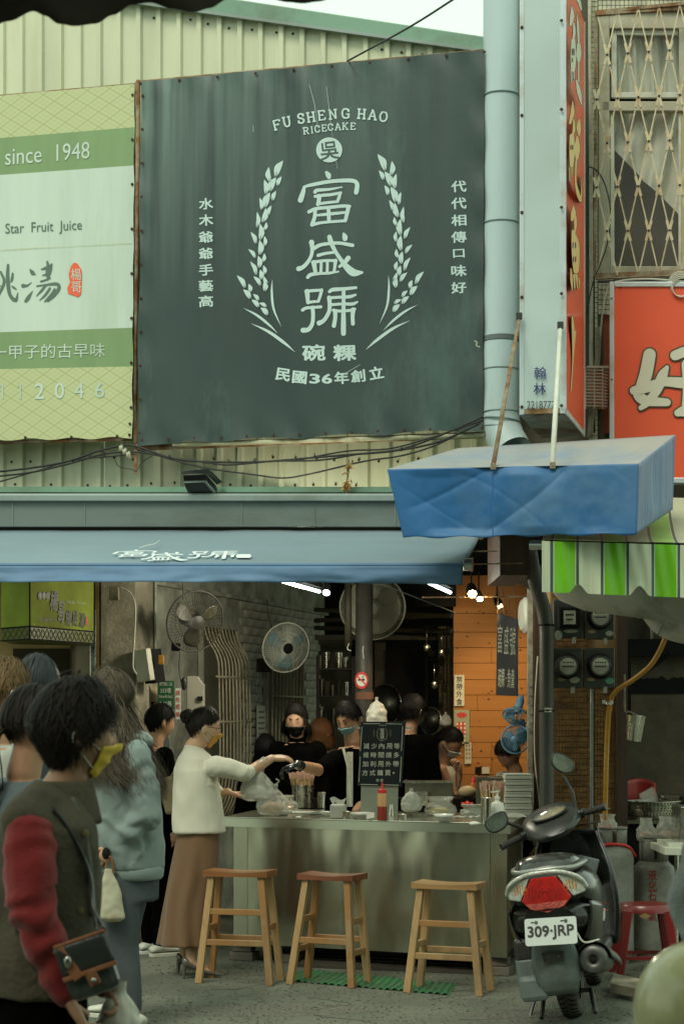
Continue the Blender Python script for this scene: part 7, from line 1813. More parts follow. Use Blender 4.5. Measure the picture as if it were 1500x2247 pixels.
def hM(c,f,pitch=0,tilt=0,s_=1.0):
 """matrix of a head at c whose face points along f (horizontal), pitch down positive"""
 f=Vector((f[0],f[1],0)).normalized();r_=Vector((f.y,-f.x,0))
 M=Matrix((r_,f,Vector((0,0,1)))).transposed().to_4x4()
 return Matrix.Translation(c)@M@Matrix.Rotation(R(-pitch),4,'X')@Matrix.Rotation(R(tilt),4,'Y')@Matrix.Scale(s_,4)
def head_into(mb,M,nu=36,nv=26):
 def fn(u,v):
  a=2*math.pi*u;b=(v-.5)*math.pi*.999
  return M@headpt((math.sin(a)*math.cos(b),math.cos(a)*math.cos(b),math.sin(b)))
 mb.grid(fn,nu,nv,True)
 for s_ in(-1,1):
  ME=M@Matrix.Translation((s_*.076,-.008,-.006))@Matrix.Rotation(R(s_*18),4,'Z')@Matrix.Rotation(R(-12),4,'X')
  mb.ball(Vector(),1,12,8);n=12*9
  mb.v[-n:]=[tuple(ME@Vector((q[0]*.009,q[1]*.019,q[2]*.032)))for q in mb.v[-n:]]
SKINS={}
def skinmat(k,c=(.40,.235,.145)):
 return mat('skin_'+k,c,.5,var=.12,vscale=12,sss=.12,bump=.1,bscale=120)
M_skin=skinmat('warm',(.42,.23,.13));M_skind=skinmat('tan',(.32,.18,.105));M_skinp=skinmat('pale',(.56,.34,.21))
def hairmat(n,c,c2,r=.42):return mat(n,c,r+.14,var=.4,col2=c2,vscale=26,stretch=(1,1,.15),spec=.14)
M_hblk=hairmat('black_hair',(.0045,.004,.0035),(.010,.009,.008),.45);M_hdk=hairmat('dark_hair',(.012,.010,.008),(.030,.024,.019),.36)
M_hbrn=hairmat('ash_brown_hair',(.055,.042,.028),(.13,.105,.075),.48);M_hor=hairmat('orange_lit_brown_hair',(.10,.045,.018),(.16,.075,.03));M_hlt=hairmat('light_brown_hair',(.075,.045,.02),(.19,.125,.06));M_hgr=hairmat('greyish_dark_hair',(.022,.026,.027),(.05,.058,.06),.28)  # copper tone: orange light put into the brown hair colour
def hair(parent,M,m,seed=0,front=56,side=88,back=122,lift=0.009,n=1400,hang=0,wav=0.0,width=.004,crown=(0,-.25),face_cover=0,rnd=1.0,wid_seg=9,hangcurl=0,dirx=0,cap_=True,spread=.3):
 """a cap that follows the skull plus many thin locks that run from the crown to the hairline and may hang below it"""
 rr=random.Random(seed)
 def lim(a):
  c=(1-math.cos(a))/2
  l_=front*(1-c)**2*1+side*2*c*(1-c)+back*c**2
  return R(l_)
 cy=crown[1]
 def sp(a,th,e):
  d=Vector((math.sin(a)*math.sin(th),math.cos(a)*math.sin(th),math.cos(th)))
  d=Matrix.Rotation(R(-cy*60)*0+cy*.9,3,'X')@d if False else d
  return headpt(d.normalized(),e)
 if cap_:
  mb=MB()
  def fn(u,v):
   a=2*math.pi*u;th=lim(a)*(.004+v*.996)
   e=lift*(.80-.62*v**3)+.003*noise.noise(Vector((math.cos(a)*6,math.sin(a)*6,th*3+seed)))
   return M@sp(a,th,e)
  mb.grid(fn,48,16,True);mb.build('hair_cap',m,parent,smooth=True)
 mb=MB()
 for k in range(n):
  a=rr.uniform(-math.pi,math.pi);t0=rr.uniform(0,.8)**.7;L_=lim(a)*(1+rr.gauss(.02,.035)*rnd)
  e0=lift*(rr.uniform(.65,1.2)+(.5 if rr.random()<.06 else 0));aw=rr.gauss(.12,.28)*min(1.4,rnd);pts=[]
  for q in range(wid_seg+1):
   t=t0+(1+rr.uniform(-.02,.12)*rnd-t0)*q/wid_seg
   pts.append(sp(a+aw*(t-t0)+.06*(wav+.4*rnd)*math.sin(7*t+k),L_*t,e0*(1-.45*t*t)+.0022*rnd*math.sin(k*1.7+5*t)+(.0045*rnd*((k*7919%97)/97)*max(0,(q/wid_seg-.6)/.4)**2 if not hang else 0)))
  end_e=pts[-1]
  if hang and abs(a)>R(face_cover):
   hl=hang*rr.uniform(.82,1.06);ph=rr.uniform(0,6.28);st=pts[-1].copy();out=Vector((st.x,st.y,0)).normalized()if Vector((st.x,st.y,0)).length>0 else Vector((0,-1,0))
   for q in range(1,11):
    t=q/10;w_=wav*(.3+t)
    pts.append(st+Vector((0,0,-hl*t))+out*(spread*.1*math.sin(t*1.6))+Vector((math.sin(ph+t*13)*.012*w_+dirx*t*t,math.cos(ph+t*11)*.012*w_-hangcurl*t*t,0)))
  m_=len(pts);L2,R2=[],[]
  wdt=width*rr.uniform(.6,1.3)
  for i,p in enumerate(pts):
   d=(pts[min(i+1,m_-1)]-pts[max(i-1,0)]).normalized();nrm=Vector((p.x,p.y,p.z*.6 if i<=wid_seg else 0));nrm=nrm.normalized()if nrm.length else Vector((0,0,1))
   s_=d.cross(nrm).normalized()*wdt/2*(1-.8*max(0,(i/(m_-1))-.55)/.45)
   L2.append(p-s_);R2.append(p+s_);
  C2=[p+Vector((p.x,p.y,p.z)).normalized()*wdt*.12 for p in pts]
  vs=[M@p for p in L2+C2+R2]
  mb.add(vs,[(i,i+1,m_+i+1,m_+i)for i in range(m_-1)]+[(m_+i,m_+i+1,2*m_+i+1,2*m_+i)for i in range(m_-1)])
 return mb.build('hair',m,parent,smooth=True)
def mask(parent,M,m,band=None,full=True):
 mb=MB()
 def fn(u,v):
  az=R(-57+114*u);z=-.24-.72*v+.10*(1-abs(2*u-1))*(1-v)+.08*abs(2*u-1)*v*2
  z=max(-.985,z);c=math.sqrt(max(.02,1-z*z));e=.006+.004*math.sin(v*16)*(1 if .1<u<.9 else .2)*.5
  p=headpt((math.sin(az)*c,math.cos(az)*c,z),e);
  p.y=max(p.y,headpt((math.sin(az)*c,math.cos(az)*c,z),.004).y)+.003*math.exp(-(az/.5)**2)
  return M@p
 mb.grid(fn,30,16);k=mb.build('face_mask',m,parent,smooth=True,solid=.002)
 for s_ in(0,1):
  mb=MB();a,b=fn(s_,.12),fn(s_,.80);e=M@Vector(((s_*2-1)*.086,-.022,.006));e2=M@Vector(((s_*2-1)*.084,-.026,-.022))
  mb.tube(catmull([a,e.lerp(a,.4),e,e2,e2.lerp(b,.6),b],4),.0016,5);mb.build('ear_loop',M_wpaint,k)
 return k
def hand(mb,w,d,pn,side=1,curl=.5,s_=1.0,ex=None,spread=.12,thumb=.6):
 """w wrist, d direction of the palm, pn direction the palm faces; palm goes to mb, fingers to ex"""
 d=Vector(d).normalized();pn=Vector(pn);pn=(pn-d*pn.dot(d)).normalized();x=d.cross(pn).normalized()*side
 L_=.088*s_
 for k in range(5):
  q=(k-2)/2;mb.tube([w+d*.005+x*q*.018*s_,w+d*L_*.55+x*q*.028*s_,w+d*(L_-.006*abs(q))+x*q*.034*s_],[.016*s_,.016*s_,.0125*s_],10)
  mb.ball(w+d*(L_-.006*abs(q))+x*q*.034*s_,.0125*s_,8,6)
 ex=ex if ex is not None else mb
 for k,ln in enumerate((.070,.080,.074,.058)):
  q=(k-1.5)/1.5;b=w+d*(L_-.012)+x*q*.031*s_;dd=(d+x*q*spread).normalized();pts=[b];a=0
  for j,(fr,cc)in enumerate(((.46,.55),(.31,.95),(.23,.7))):
   a+=cc*curl*(1+.12*k);pts.append(pts[-1]+(dd*math.cos(a)+pn*math.sin(a))*ln*fr*s_)
  ex.tube(catmull(pts,3),[.0088*s_]*4+[.0082*s_]*3+[.0070*s_,.0062*s_,.0040*s_],8)
 b=w+d*.022*s_-x*.022*s_;dd=(d*.75-x*.75+pn*.3*thumb).normalized();p1=b+dd*.038*s_;p2=p1+(dd*.8+d*.5+pn*thumb*.5).normalized()*.030*s_;p3=p2+(d*.9+pn*thumb*.8).normalized()*.024*s_
 ex.tube(catmull([b,p1,p2,p3],3),[.013*s_]*3+[.011*s_]*3+[.0095*s_]*3+[.006*s_],8)
def torso(mb,cl,rads,f,n=24,e=1.0):
 """loft along centre line points, (rx, ry) half width across and half depth along f"""
 f=Vector((f[0],f[1],0)).normalized();r_=Vector((f.y,-f.x,0));rings=[]
 vs=[]
 for c,(a,b)in zip(cl,rads):
  for i in range(n):
   t=2*math.pi*i/n;vs.append(Vector(c)+r_*a*sq(math.cos(t),e)+f*b*sq(math.sin(t),e))
 m=len(cl)
 mb.add(vs,[(j*n+i,j*n+(i+1)%n,(j+1)*n+(i+1)%n,(j+1)*n+i)for j in range(m-1)for i in range(n)]+[tuple(range(n))[::-1],tuple((m-1)*n+i for i in range(n))])
def face_lines(parent,M,eyes='down',m=None):
 mb=MB();
 for s_ in(-1,1):
  pts=[M@headpt(Vector((s_*(.18+.34*k/5),math.sqrt(1-(.18+.34*k/5)**2),.26+.05*math.sin(k/5*2.6))).normalized(),.003)for k in range(6)]
  mb.tube(pts,[.0022,.003,.003,.0028,.0022,.001],5)
 mb.build('eyebrow',M_hblk,parent)
 for s_ in(-1,1):
  if eyes=='open':
   mb=MB();c=headpt(Vector((s_*.33,.94,.045)).normalized(),.0);ME=M@Matrix.Translation(c);mb.ball(Vector(),1,14,9);mb.v=[tuple(ME@Vector((q[0]*.0135,q[1]*.005,q[2]*.0048)))for q in mb.v];mb.build('eye',mat('eye_white',(.5,.48,.44),.3),parent,smooth=True)
   mb=MB();mb.ball(Vector(),1,10,7);mb.v=[tuple(ME@Vector((q[0]*.0052,q[1]*.003+.004,q[2]*.0050-.0004)))for q in mb.v];mb.build('iris',M_dark,parent,smooth=True)
  mb=MB();z0=.04 if eyes=='down' else .085
  pts=[M@headpt(Vector((s_*(.20+.27*k/6),math.sqrt(1-(.2+.27*k/6)**2),z0+(-.035 if eyes=='down' else .03)*math.sin(math.pi*k/6))).normalized(),.0025)for k in range(7)]
  mb.tube(pts,[.0008,.0016,.0019,.0019,.0019,.0015,.0008],5);mb.build('eyelashes',M_hblk,parent)
def person(lab,base,group=None):return thing('person',lab,'person',Vector((base[0],base[1],0)),group)
def leg_parts(mb,hip,foot,r0,r1,bend=.02,f=(0,1)):
 f=Vector((f[0],f[1],0)).normalized();k=hip.lerp(foot,.5)+f*bend;cap(mb,[hip,hip.lerp(k,.5),k,k.lerp(foot,.5),foot],[r0,r0*.85,(r0+r1)/2*.85,(r0+r1)/2*.78,r1])
def shoe(parent,ankle,f,m,ms_,L_=.25):
 f=Vector((f[0],f[1],0)).normalized();r_=Vector((f.y,-f.x,0));g=Vector((ankle.x,ankle.y,0));mb=MB()
 rings=[(-.07,.030,.045),(-.05,.036,.055),(.0,.040,.075),(.05,.042,.06),(.11,.047,.045),(.16,.042,.035),(.185,.02,.02)]
 n=18;vs=[]
 for y,w,h in rings:
  for i in range(n):
   t=2*math.pi*i/n;vs.append(g+f*y*L_/.25+r_*w*sq(math.cos(t),.8)+Vector((0,0,.018+h/2+h/2*math.sin(t)*(1 if math.sin(t)>0 else .6))))
 mb.add(vs,[(j*n+i,j*n+(i+1)%n,(j+1)*n+(i+1)%n,(j+1)*n+i)for j in range(6)for i in range(n)]+[tuple(range(n))[::-1],tuple(6*n+i for i in range(n))]);s_=mb.build('shoe',m,parent,smooth=True)
 mb=MB();mb.loft([(g+f*.055*L_/.25+Vector((0,0,z)),f*.132*L_/.25,r_*.050)for z in(.0,.024)],24);mb.build('sole',ms_,s_,bevel=.004)
 # ---- 1: woman in the foreground, profile to the right
def Q(D0):return lambda px,py,dd=0.0:P(px,py,D0+dd)
J=Q(4.9);f=Vector((.94,.34,0));p=person('woman in an olive vest over a red long sleeved top, walking past close by',J(80,2100),None)
hc=J(168,1610,.0);Mh=hM(hc,(.93,.36),4,0,1.07)
body=MB();head_into(body,Mh);nk=J(132,1745);cap(body,[hc+Vector((-.01,0,-.05)),J(150,1705),nk],[.055,.054,.062])
sh,el,wr_=J(66,1830,-.17),J(68,1985,-.20),J(146,2185,-.17);shf,elf,wrf=J(120,1830,.17),J(170,2010,.18),J(236,2165,.10)
torso(body,[J(95,2230),J(92,2050),J(95,1900),J(100,1790)],[(.15,.11),(.13,.10),(.15,.10),(.12,.08)],f)
cap(body,[sh,el,wr_],[.045,.038,.028]);cap(body,[shf,elf,wrf],[.045,.038,.028])
hip1,hip2=J(80,2180,-.08),J(80,2180,.08);g1,g2=Vector((hip1.x-.05,hip1.y,.09)),Vector((hip2.x+.15,hip2.y,.09));
cap(body,[hip1,hip1.lerp(g1,.5),g1],[.08,.055,.04]);cap(body,[hip2,hip2.lerp(g2,.5),g2],[.08,.055,.04])
ex=MB();hand(body,wr_,J(186,2255,-.15)-wr_,(.9,.3,-.2),1,.55,1.0,ex);hand(body,wrf,J(262,2225,.05)-wrf,(-.9,-.2,-.2),-1,.8,1.0,ex)
skin('body',body,.0065,M_skind,p,extra=ex)
M_red=mat('red_knit',(.18,.016,.016),.8,var=.2,vscale=9,bump=.35,bscale=90,sheen=.2)
mb=MB();cap(mb,[sh,sh.lerp(el,.5),el,el.lerp(wr_,.5),wr_-(wr_-el)*.04],[.066,.068,.064,.056,.042]);cap(mb,[shf,elf,wrf-(wrf-elf)*.05],[.075,.062,.042]);torso(mb,[J(85,2150),J(90,2000),J(98,1850),J(112,1770)],[(.175,.135),(.165,.13),(.17,.12),(.10,.08)],f)
mb2=mb;skin('red_top',mb,.010,M_red,p,(.006,9,.6,[(sh,el,.006,55),(el,wr_,.010,65),(elf,wrf,.006,80)]))
M_vest=mat('olive_brown_vest',(.075,.068,.045),.85,var=.4,vscale=5,bump=.6,bscale=60)
mb=MB();torso(mb,[J(72,2175),J(78,2120),J(88,2000),J(98,1890),J(98,1810),J(106,1752),J(122,1722)],[(.195,.175),(.20,.172),(.188,.158),(.192,.148),(.185,.135),(.13,.10),(.082,.075)],f)
cap(mb,[J(62,1800,-.14),J(92,1764,-.08)],[.078,.075]);vest=skin('vest',mb,.010,M_vest,p,(.017,6,.7,[]))
mb=MB()
def colr(u,v):
 a=R(-160+320*u);c=J(140,1738)+Vector((.0,0,.0));r_=.068+.022*v;fr=(1+math.cos(a))/2
 return c+f*(r_*math.cos(a)*1.1)+Vector((f.y,-f.x,0))*r_*math.sin(a)+Vector((0,0,.030*(1-v)-.05*v*fr-.035*v+.006*math.sin(a*5)*v))
mb.grid(colr,40,8);mb.build('collar',M_vest,vest,smooth=True,solid=.010)
mb=MB();mb.tube(catmull([J(158,1750,-.08),J(186,1830,-.10),J(200,1920,-.11),J(205,2010,-.1)]),.008,6);mb.build('front_seam',mat('vest_edge',(.10,.10,.08),.7),vest,smooth=True)
mb=MB()
for x,y in((187,1829),(176,1998)):mb.lathe([(.0001,.006),(.008,.005),(.010,0)],14,Matrix.Translation(J(x,y,-.125))@frame((.35,-.93,0)).to_4x4())
mb.build('button',mat('brass_button',(.25,.2,.1),.35,.8),vest)
mb=MB();torso(mb,[J(80,2260),J(82,2180),J(84,2120)],[(.18,.14),(.18,.135),(.16,.12)],f);cap(mb,[hip1,hip1.lerp(g1,.5),g1],[.105,.08,.06]);cap(mb,[hip2,hip2.lerp(g2,.5),g2],[.105,.08,.06]);M_blkc=mat('black_cloth',(.0022,.0022,.0018),.95,spec=.02,var=.3,bump=.3,bscale=60);skin('trousers',mb,.016,M_blkc,p,(.006,8,.4,[]))
for g_ in(g1,g2):shoe(p,g_,f,M_blkc,M_dark)
hair(p,Mh,M_hdk,1,46,78,108,.021,6500,wav=1.4,width=.003,rnd=2.6)
mk=mask(p,Mh,mat('yellow_mask',(.55,.38,.035),.6,bump=.3,bscale=60));face_lines(p,Mh,'open')
bg=thing('shoulder_bag','small black and tan leather bag at the hip of the woman in the olive vest','bag',J(192,2190,-.2));M_lea=mat('black_leather',(.022,.028,.024),.3,coat=.3,bump=.2,bscale=40,dirt=(.07,.08,.07),dscale=6);M_tan2=mat('tan_leather',(.22,.09,.04),.45,var=.35,vscale=9)
Mb=Matrix.Translation(J(193,2118,-.22))@Matrix.Rotation(R(10),4,'Z')@Matrix.Rotation(R(-18),4,'Y')
mb=MB();mb.box((0,0,-.005),(.135,.05,.15));mb.v=[tuple(Mb@Vector(q))for q in mb.v];mb.build('bag_body',M_lea,bg,bevel=.022)
mb=MB();mb.grid(lambda u,v:Mb@Vector(((u-.5)*.138,-.029-.006*math.sin(v*3),.075-.085*v)),8,6);mb.build('flap',M_lea,bg,smooth=True,solid=.004)
mb=MB();mb.bar(Mb@Vector((-.071,-.034,-.012)),Mb@Vector((.071,-.034,-.012)),.012,.005,(0,1,0));mb.bar(Mb@Vector((-.06,-.030,.07)),Mb@Vector((-.03,-.037,-.02)),.028,.005,(0,1,0));mb.bar(Mb@Vector((-.068,-.03,.075)),Mb@Vector((.068,-.03,.075)),.008,.008);mb.bar(Mb@Vector((0,-.034,-.012)),Mb@Vector((.005,-.036,-.05)),.030,.006,(0,1,0));mb.build('tan_trim',M_tan2,bg,bevel=.002)
mb=MB();mb.ball(Mb@Vector((.002,-.042,-.035)),.008,12,8);mb.ball(Mb@Vector((-.045,-.042,.03)),(.010,.006,.016),12,8);mb.build('clasp',mat('silver_clasp',(.4,.38,.33),.25,1),bg,smooth=True)
mb=MB()
for dx in(0,.018):mb.tube(catmull([J(60,1740,-.10),J(130,1790,-.155),J(192,1900,-.13),J(205,1990,-.16),Mb@Vector((.05+dx,-.01,.075))]),.0055,6)
mb.build('strap',M_tan2 if 0 else M_lea,bg,smooth=True)
bag('carrier_bag','white carrier bag held low by the woman in the olive vest',J(262,2330,.05),.13,.22,.10,M_filmo,21,.25,loops=False)
# ---- generic queue figures
def simple(lab,D0,head,fdir,hs,hm,hkw,cloth,sh_y,hw,legs=None,pitch=5,tilt=0,skinm=M_skin,maskm=None,sit=False,lean=0,vox=.012,arms=True,hem=None,eyes=None,drop=None,hd=0.0):
 """standing figure: head (px, py) of its centre; the rest hangs from it"""
 J=Q(D0);f=Vector((fdir[0],fdir[1],0)).normalized();r_=Vector((f.y,-f.x,0));hc=J(*head)
 base=Vector((hc.x-f.x*.03,hc.y-f.y*.03,0))-Vector((lean,0,0));p=person(lab,base)
 Mh=hM(hc,f,pitch,tilt,hs);zs=J(0,sh_y).z;H=hc.z+.11
 c=lambda z,k=0:Vector((base.x+lean*(z-.9)/(hc.z-.9),base.y,z))-f*.01
 body=MB();head_into(body,Mh,28,20);cap(body,[hc-f*.015-Vector((0,0,.05)),c(zs+.03)],[.050,.056])
 torso(body,[c(H*.5),c(H*.6),c(zs-.15),c(zs)],[(.14,.09),(.12,.085),(.15,.09),(.10,.07)],f)
 L_,R_=[],[]
 for s_,A_ in((-1,L_),(1,R_)):
  A_+=[c(zs-.045)+r_*s_*hw*.80,c(zs-.30)+r_*s_*(hw+.02),c(zs-.50)+r_*s_*hw+f*.08]
  if arms:cap(body,A_,[.042,.036,.026])
  h_=c(H*.5)+r_*s_*.09;a_=Vector((h_.x,h_.y,.08));cap(body,[h_,h_.lerp(a_,.5),a_],[.075,.05,.036])
 ex=MB()
 if arms:hand(body,L_[2],Vector((0,0,-1)),r_,1,.4,1,ex);hand(body,R_[2],Vector((0,0,-1)),-r_,-1,.4,1,ex)
 skin('body',body,vox,skinm,p,extra=ex)
 mb=MB();zh=hem or(H*.47)
 torso(mb,[c(zh),c(H*.58),c(zs-.16),c(zs-.05),c(zs+.01)],[(hw*.98,.135),(hw*.95,.13),(hw*1.0,.13),(hw*.85,.11),(.07,.065)],f)
 if arms:
  for A_ in(L_,R_):cap(mb,[A_[0],A_[1],A_[2].lerp(A_[1],.05)],[.068,.058,.045])
 skin('top',mb,.014,cloth,p,(.008,7,.7,[]))
 mb=MB();torso(mb,[c(H*.46),c(H*.52)],[(.155,.12),(.15,.115)],f)
 for s_ in(-1,1):h_=c(H*.47)+r_*s_*.08;cap(mb,[h_,h_.lerp(Vector((h_.x,h_.y,.1)),.5),Vector((h_.x,h_.y,.1))],[.095,.07,.055]);shoe(p,Vector((h_.x,h_.y,.1)),f,legs[1]if legs else M_blkc,M_wpaint)
 skin('trousers',mb,.018,legs[0]if legs else M_blkc,p)
 if hkw is not None:hair(p,Mh,hm,**hkw)
 if maskm:mask(p,Mh,maskm)
 if eyes:face_lines(p,Mh,eyes)
 return p,Mh,c,f,r_,(L_,R_)
M_maskw=mat('white_mask',(.5,.52,.48),.6);M_maskb=mat('blue_mask',(.17,.30,.33),.6,bump=.3,bscale=60);M_masko=mat('orange_mask',(.55,.28,.05),.6);M_maskk=mat('black_mask',(.012,.012,.012),.7)
M_gjk=mat('grey_blue_jacket',(.12,.15,.16),.8,var=.2,bump=.3)
p,Mh,c,f,r_,A_=simple('woman with dark tied back hair just behind the woman in the olive vest',5.75,(78,1592),(.85,.5),1.04,M_hdk,dict(seed=2,front=52,side=80,back=104,lift=0.011,n=1800,width=.0036),M_gjk,1720,.185,vox=.009,maskm=M_maskw)
mb=MB();rr=random.Random(3)
b0=Mh@Vector((0,-.11,-.02))
for k in range(160):a=Vector((rr.gauss(0,.018),rr.gauss(0,.018),0));mb.tube(catmull([b0+a*.5,b0+a-f*.05+Vector((0,0,-.04)),b0+a*1.5-f*.06+Vector((0,0,-.16)),b0+a-f*.045+Vector((0,0,-.30))],3),.003,4)
mb.build('ponytail',M_hdk,p,smooth=True)
simple('man with light brown hair and a mask at the left edge of the queue',7.2,(12,1520),(.75,.66),1.06,M_hlt,dict(seed=4,front=54,side=78,back=100,lift=0.017,n=1400,width=.004,rnd=1.5),mat('pale_shirt',(.35,.36,.32),.8),1640,.21,maskm=M_maskw)
simple('person with smooth dark grey hair seen from behind in the queue',7.7,(84,1506),(.3,.95),1.06,M_hgr,dict(seed=5,front=56,side=92,back=124,lift=0.014,n=1800,width=.0036,hang=.10),mat('dark_jacket',(.05,.06,.065),.8),1640,.20)
# ---- hooded sweatshirt, long hair
J=Q(9.0);f=Vector((-.93,-.05,0)).normalized();f=Vector((-.90,.42,0)).normalized();r_=Vector((f.y,-f.x,0));p=person('long haired woman in a grey green hooded sweatshirt and dark sweatpants',J(275,2225))
hc=J(240,1530);Mh=hM(hc,(-.92,.1),8,4,1.06);body=MB();head_into(body,Mh,28,20)
shn,eln,wrn=J(300,1655,-.16),J(325,1790,-.17),J(247,1853,-.16);shf,elf,wrf=J(240,1655,.17),J(240,1800,.2),J(225,1880,.2)
cap(body,[hc+Vector((.01,0,-.05)),J(262,1615)],[.052,.058]);torso(body,[J(272,1950),J(272,1850),J(268,1720),J(265,1640)],[(.15,.11),(.13,.10),(.16,.10),(.11,.08)],f)
cap(body,[shn,eln,wrn],[.04,.034,.026]);cap(body,[shf,elf,wrf],[.04,.034,.026])
ha,hb=J(262,1930,-.08),J(285,1930,.09);fa=Vector((J(292,2225,-.05).x,hc.y-.1,.085));fb=Vector((fa.x-.10,hc.y+.22,.085));kn=lambda a,b:a.lerp(b,.5)+f*.03
cap(body,[ha,kn(ha,fa),fa],[.075,.055,.036]);cap(body,[hb,kn(hb,fb),fb],[.075,.055,.036])
ex=MB();hand(body,wrn,J(232,1890,-.17)-wrn,(-.2,.9,-.1),1,.75,1,ex);hand(body,wrf,Vector((0,0,-1)),r_,1,.6,1,ex)
skin('body',body,.009,M_skinp,p,extra=ex)
M_hood=mat('grey_green_sweatshirt',(.205,.255,.235),.85,var=.12,vscale=4,bump=.25,bscale=120,sheen=.2)
mb=MB();torso(mb,[J(283,1905),J(280,1850),J(274,1740),J(270,1665),J(264,1635),J(262,1615)],[(.185,.17),(.205,.18),(.20,.17),(.19,.15),(.14,.12),(.09,.09)],f)
cap(mb,[shn,shn.lerp(eln,.5),eln,eln.lerp(wrn,.6),wrn.lerp(eln,.08)],[.074,.076,.076,.066,.044]);cap(mb,[shf,elf,wrf.lerp(elf,.1)],[.08,.075,.05])
hd_=skin('sweatshirt',mb,.011,M_hood,p,(.009,7,.8,[(shn,eln,.009,45),(eln,wrn,.014,60)]))
mb=MB();torso(mb,[J(285,1928),J(284,1922),J(284,1906),J(284,1898)],[(.165,.155),(.178,.165),(.182,.168),(.175,.16)],f,40);mb.build('hem_band',M_hood,hd_,smooth=True)
mb=MB();torso(mb,[J(262,1640),J(262,1625),J(260,1608),J(258,1600)],[(.15,.15),(.16,.17),(.13,.15),(.09,.10)],f,24);skin('hood',mb,.012,M_hood,hd_,(.012,9,1,[]))
mb=MB()
for x,l in((202,1700),(212,1690)):mb.tube(catmull([J(x+14,1630,-.14),J(x+4,1660,-.17),J(x,l,-.18)]),.003,5)
mb.build('drawstring',M_cable,hd_)
M_swp=mat('charcoal_sweatpants',(.075,.085,.09),.85,var=.2,bump=.3,bscale=100)
mb=MB();torso(mb,[J(278,1975),J(280,1915)],[(.17,.15),(.165,.145)],f);cap(mb,[ha,kn(ha,fa),fa+Vector((0,0,.03))],[.11,.088,.058]);cap(mb,[hb,kn(hb,fb),fb+Vector((0,0,.03))],[.11,.088,.058]);skin('sweatpants',mb,.013,M_swp,p,(.010,8,.4,[]))
for g_ in(fa,fb):shoe(p,g_,f,M_wpaint,M_wpaint,.26)
hair(p,Mh,M_hbrn,6,52,92,124,.018,3200,hang=.42,wav=2.4,width=.0042,rnd=1.4,face_cover=48,hangcurl=.045,spread=1.0)
mb=MB();mb.ball(J(233,1873,-.2),(.02,.012,.03),10,6);mb.build('car_key',M_dark,None,label='small dark object held in the hand of the woman in the sweatshirt',cat='key')
t=thing('cream_tote','cream cloth bag hanging from the hand of the woman in the sweatshirt','bag',J(245,2020,-.2));mb=MB();torso(mb,[J(247,2022,-.2),J(246,2014,-.2),J(244,1960,-.2),J(238,1905,-.2)],[(.02,.035),(.038,.062),(.03,.052),(.016,.02)],(1,.1));skin('bag_body',mb,.007,mat('cream_canvas',(.45,.43,.31),.8,dirt=(.3,.16,.08),dscale=8),t,(.006,14,1,[]));mb=MB();mb.tube(catmull([J(236,1910,-.2),J(234,1885,-.2),J(244,1882,-.2),J(250,1915,-.2)]),.006,6);mb.build('handle',M_tan2,t)
# ---- man in a cap far back in the queue
M_jk2=mat('dim_grey_jacket',(.07,.075,.07),.85,var=.2,bump=.3)
p,Mh,c,f,r_,A_=simple('person in a tan cap and dark jacket waiting by the inner wall',12.3,(330,1545),(.7,.6),1.04,M_hblk,dict(seed=7,front=70,side=86,back=106,lift=0.009,n=600),M_jk2,1610,.20,legs=(mat('khaki_trousers',(.16,.12,.06),.85),M_wpaint))
mb=MB()
def capf(u,v):
 a=2*math.pi*u;th=R(88)*(.01+.99*v);d=Vector((math.sin(a)*math.sin(th),math.cos(a)*math.sin(th),math.cos(th)));return Mh@(headpt(d,.017)+Vector((0,0,.006)))
mb.grid(capf,30,10,True);cp=mb.build('cap',mat('tan_cap',(.26,.23,.14),.85),p,smooth=True)
mb=MB();mb.grid(lambda u,v:Mh@Vector(((u-.5)*.15,.075+.075*v*math.sin(math.pi*(.15+.7*u)),.03-.02*v-.8*((u-.5)*.15)**2)),12,5);mb.build('cap_peak',MATS['tan_cap'],cp,smooth=True,solid=.003)
simple('person in black standing in shadow behind the long haired woman',11.7,(352,1585),(.8,.5),1.0,M_hblk,dict(seed=8,front=60,side=90,back=120,lift=0.010,n=600),M_blkc,1645,.17,legs=(M_blkc,M_wpaint))
# ---- customer in cream top and brown skirt, arm held out over the counter
J=Q(10.75);f=Vector((.93,.36,0)).normalized();r_=Vector((f.y,-f.x,0));p=person('woman in a cream top and long brown skirt reaching over the counter',J(425,2130))
hc=J(447,1598);Mh=hM(hc,(.95,.3),8,0,1.0);body=MB();head_into(body,Mh,30,22);cap(body,[hc+Vector((-.01,0,-.05)),J(424,1640)],[.048,.054])
shn,eln,wrn=J(474,1680,-.14),J(540,1697,-.10),J(596,1664,.10);shf,elf,wrf=J(438,1675,.16),J(470,1745,.2),J(500,1738,.15)
torso(body,[J(430,1900),J(432,1810),J(430,1730),J(428,1660)],[(.15,.12),(.12,.09),(.15,.09),(.10,.07)],f)
cap(body,[shn,eln,eln.lerp(wrn,.5),wrn],[.040,.036,.034,.024]);cap(body,[shf,elf,wrf],[.040,.034,.026])
la,lb=J(408,1900,-.05),J(436,1900,.07);aa,ab=Vector((J(404,2110).x,10.80,.10)),Vector((J(422,2110).x,10.62,.10));cap(body,[la,la.lerp(aa,.5),aa],[.07,.05,.030]);cap(body,[lb,lb.lerp(ab,.5),ab],[.07,.05,.030])
cap(body,[aa,aa+f*.06-Vector((0,0,.05)),aa+f*.14-Vector((0,0,.075))],[.028,.026,.022]);cap(body,[ab,ab+f*.06-Vector((0,0,.05)),ab+f*.14-Vector((0,0,.075))],[.028,.026,.022])
ex=MB();hand(body,wrn,Vector((.90,.30,.02)),(0,.3,-1),-1,.28,.95,ex,spread=.25);hand(body,wrf,Vector((.8,.2,-.3)),(0,0,1),1,.6,.95,ex)
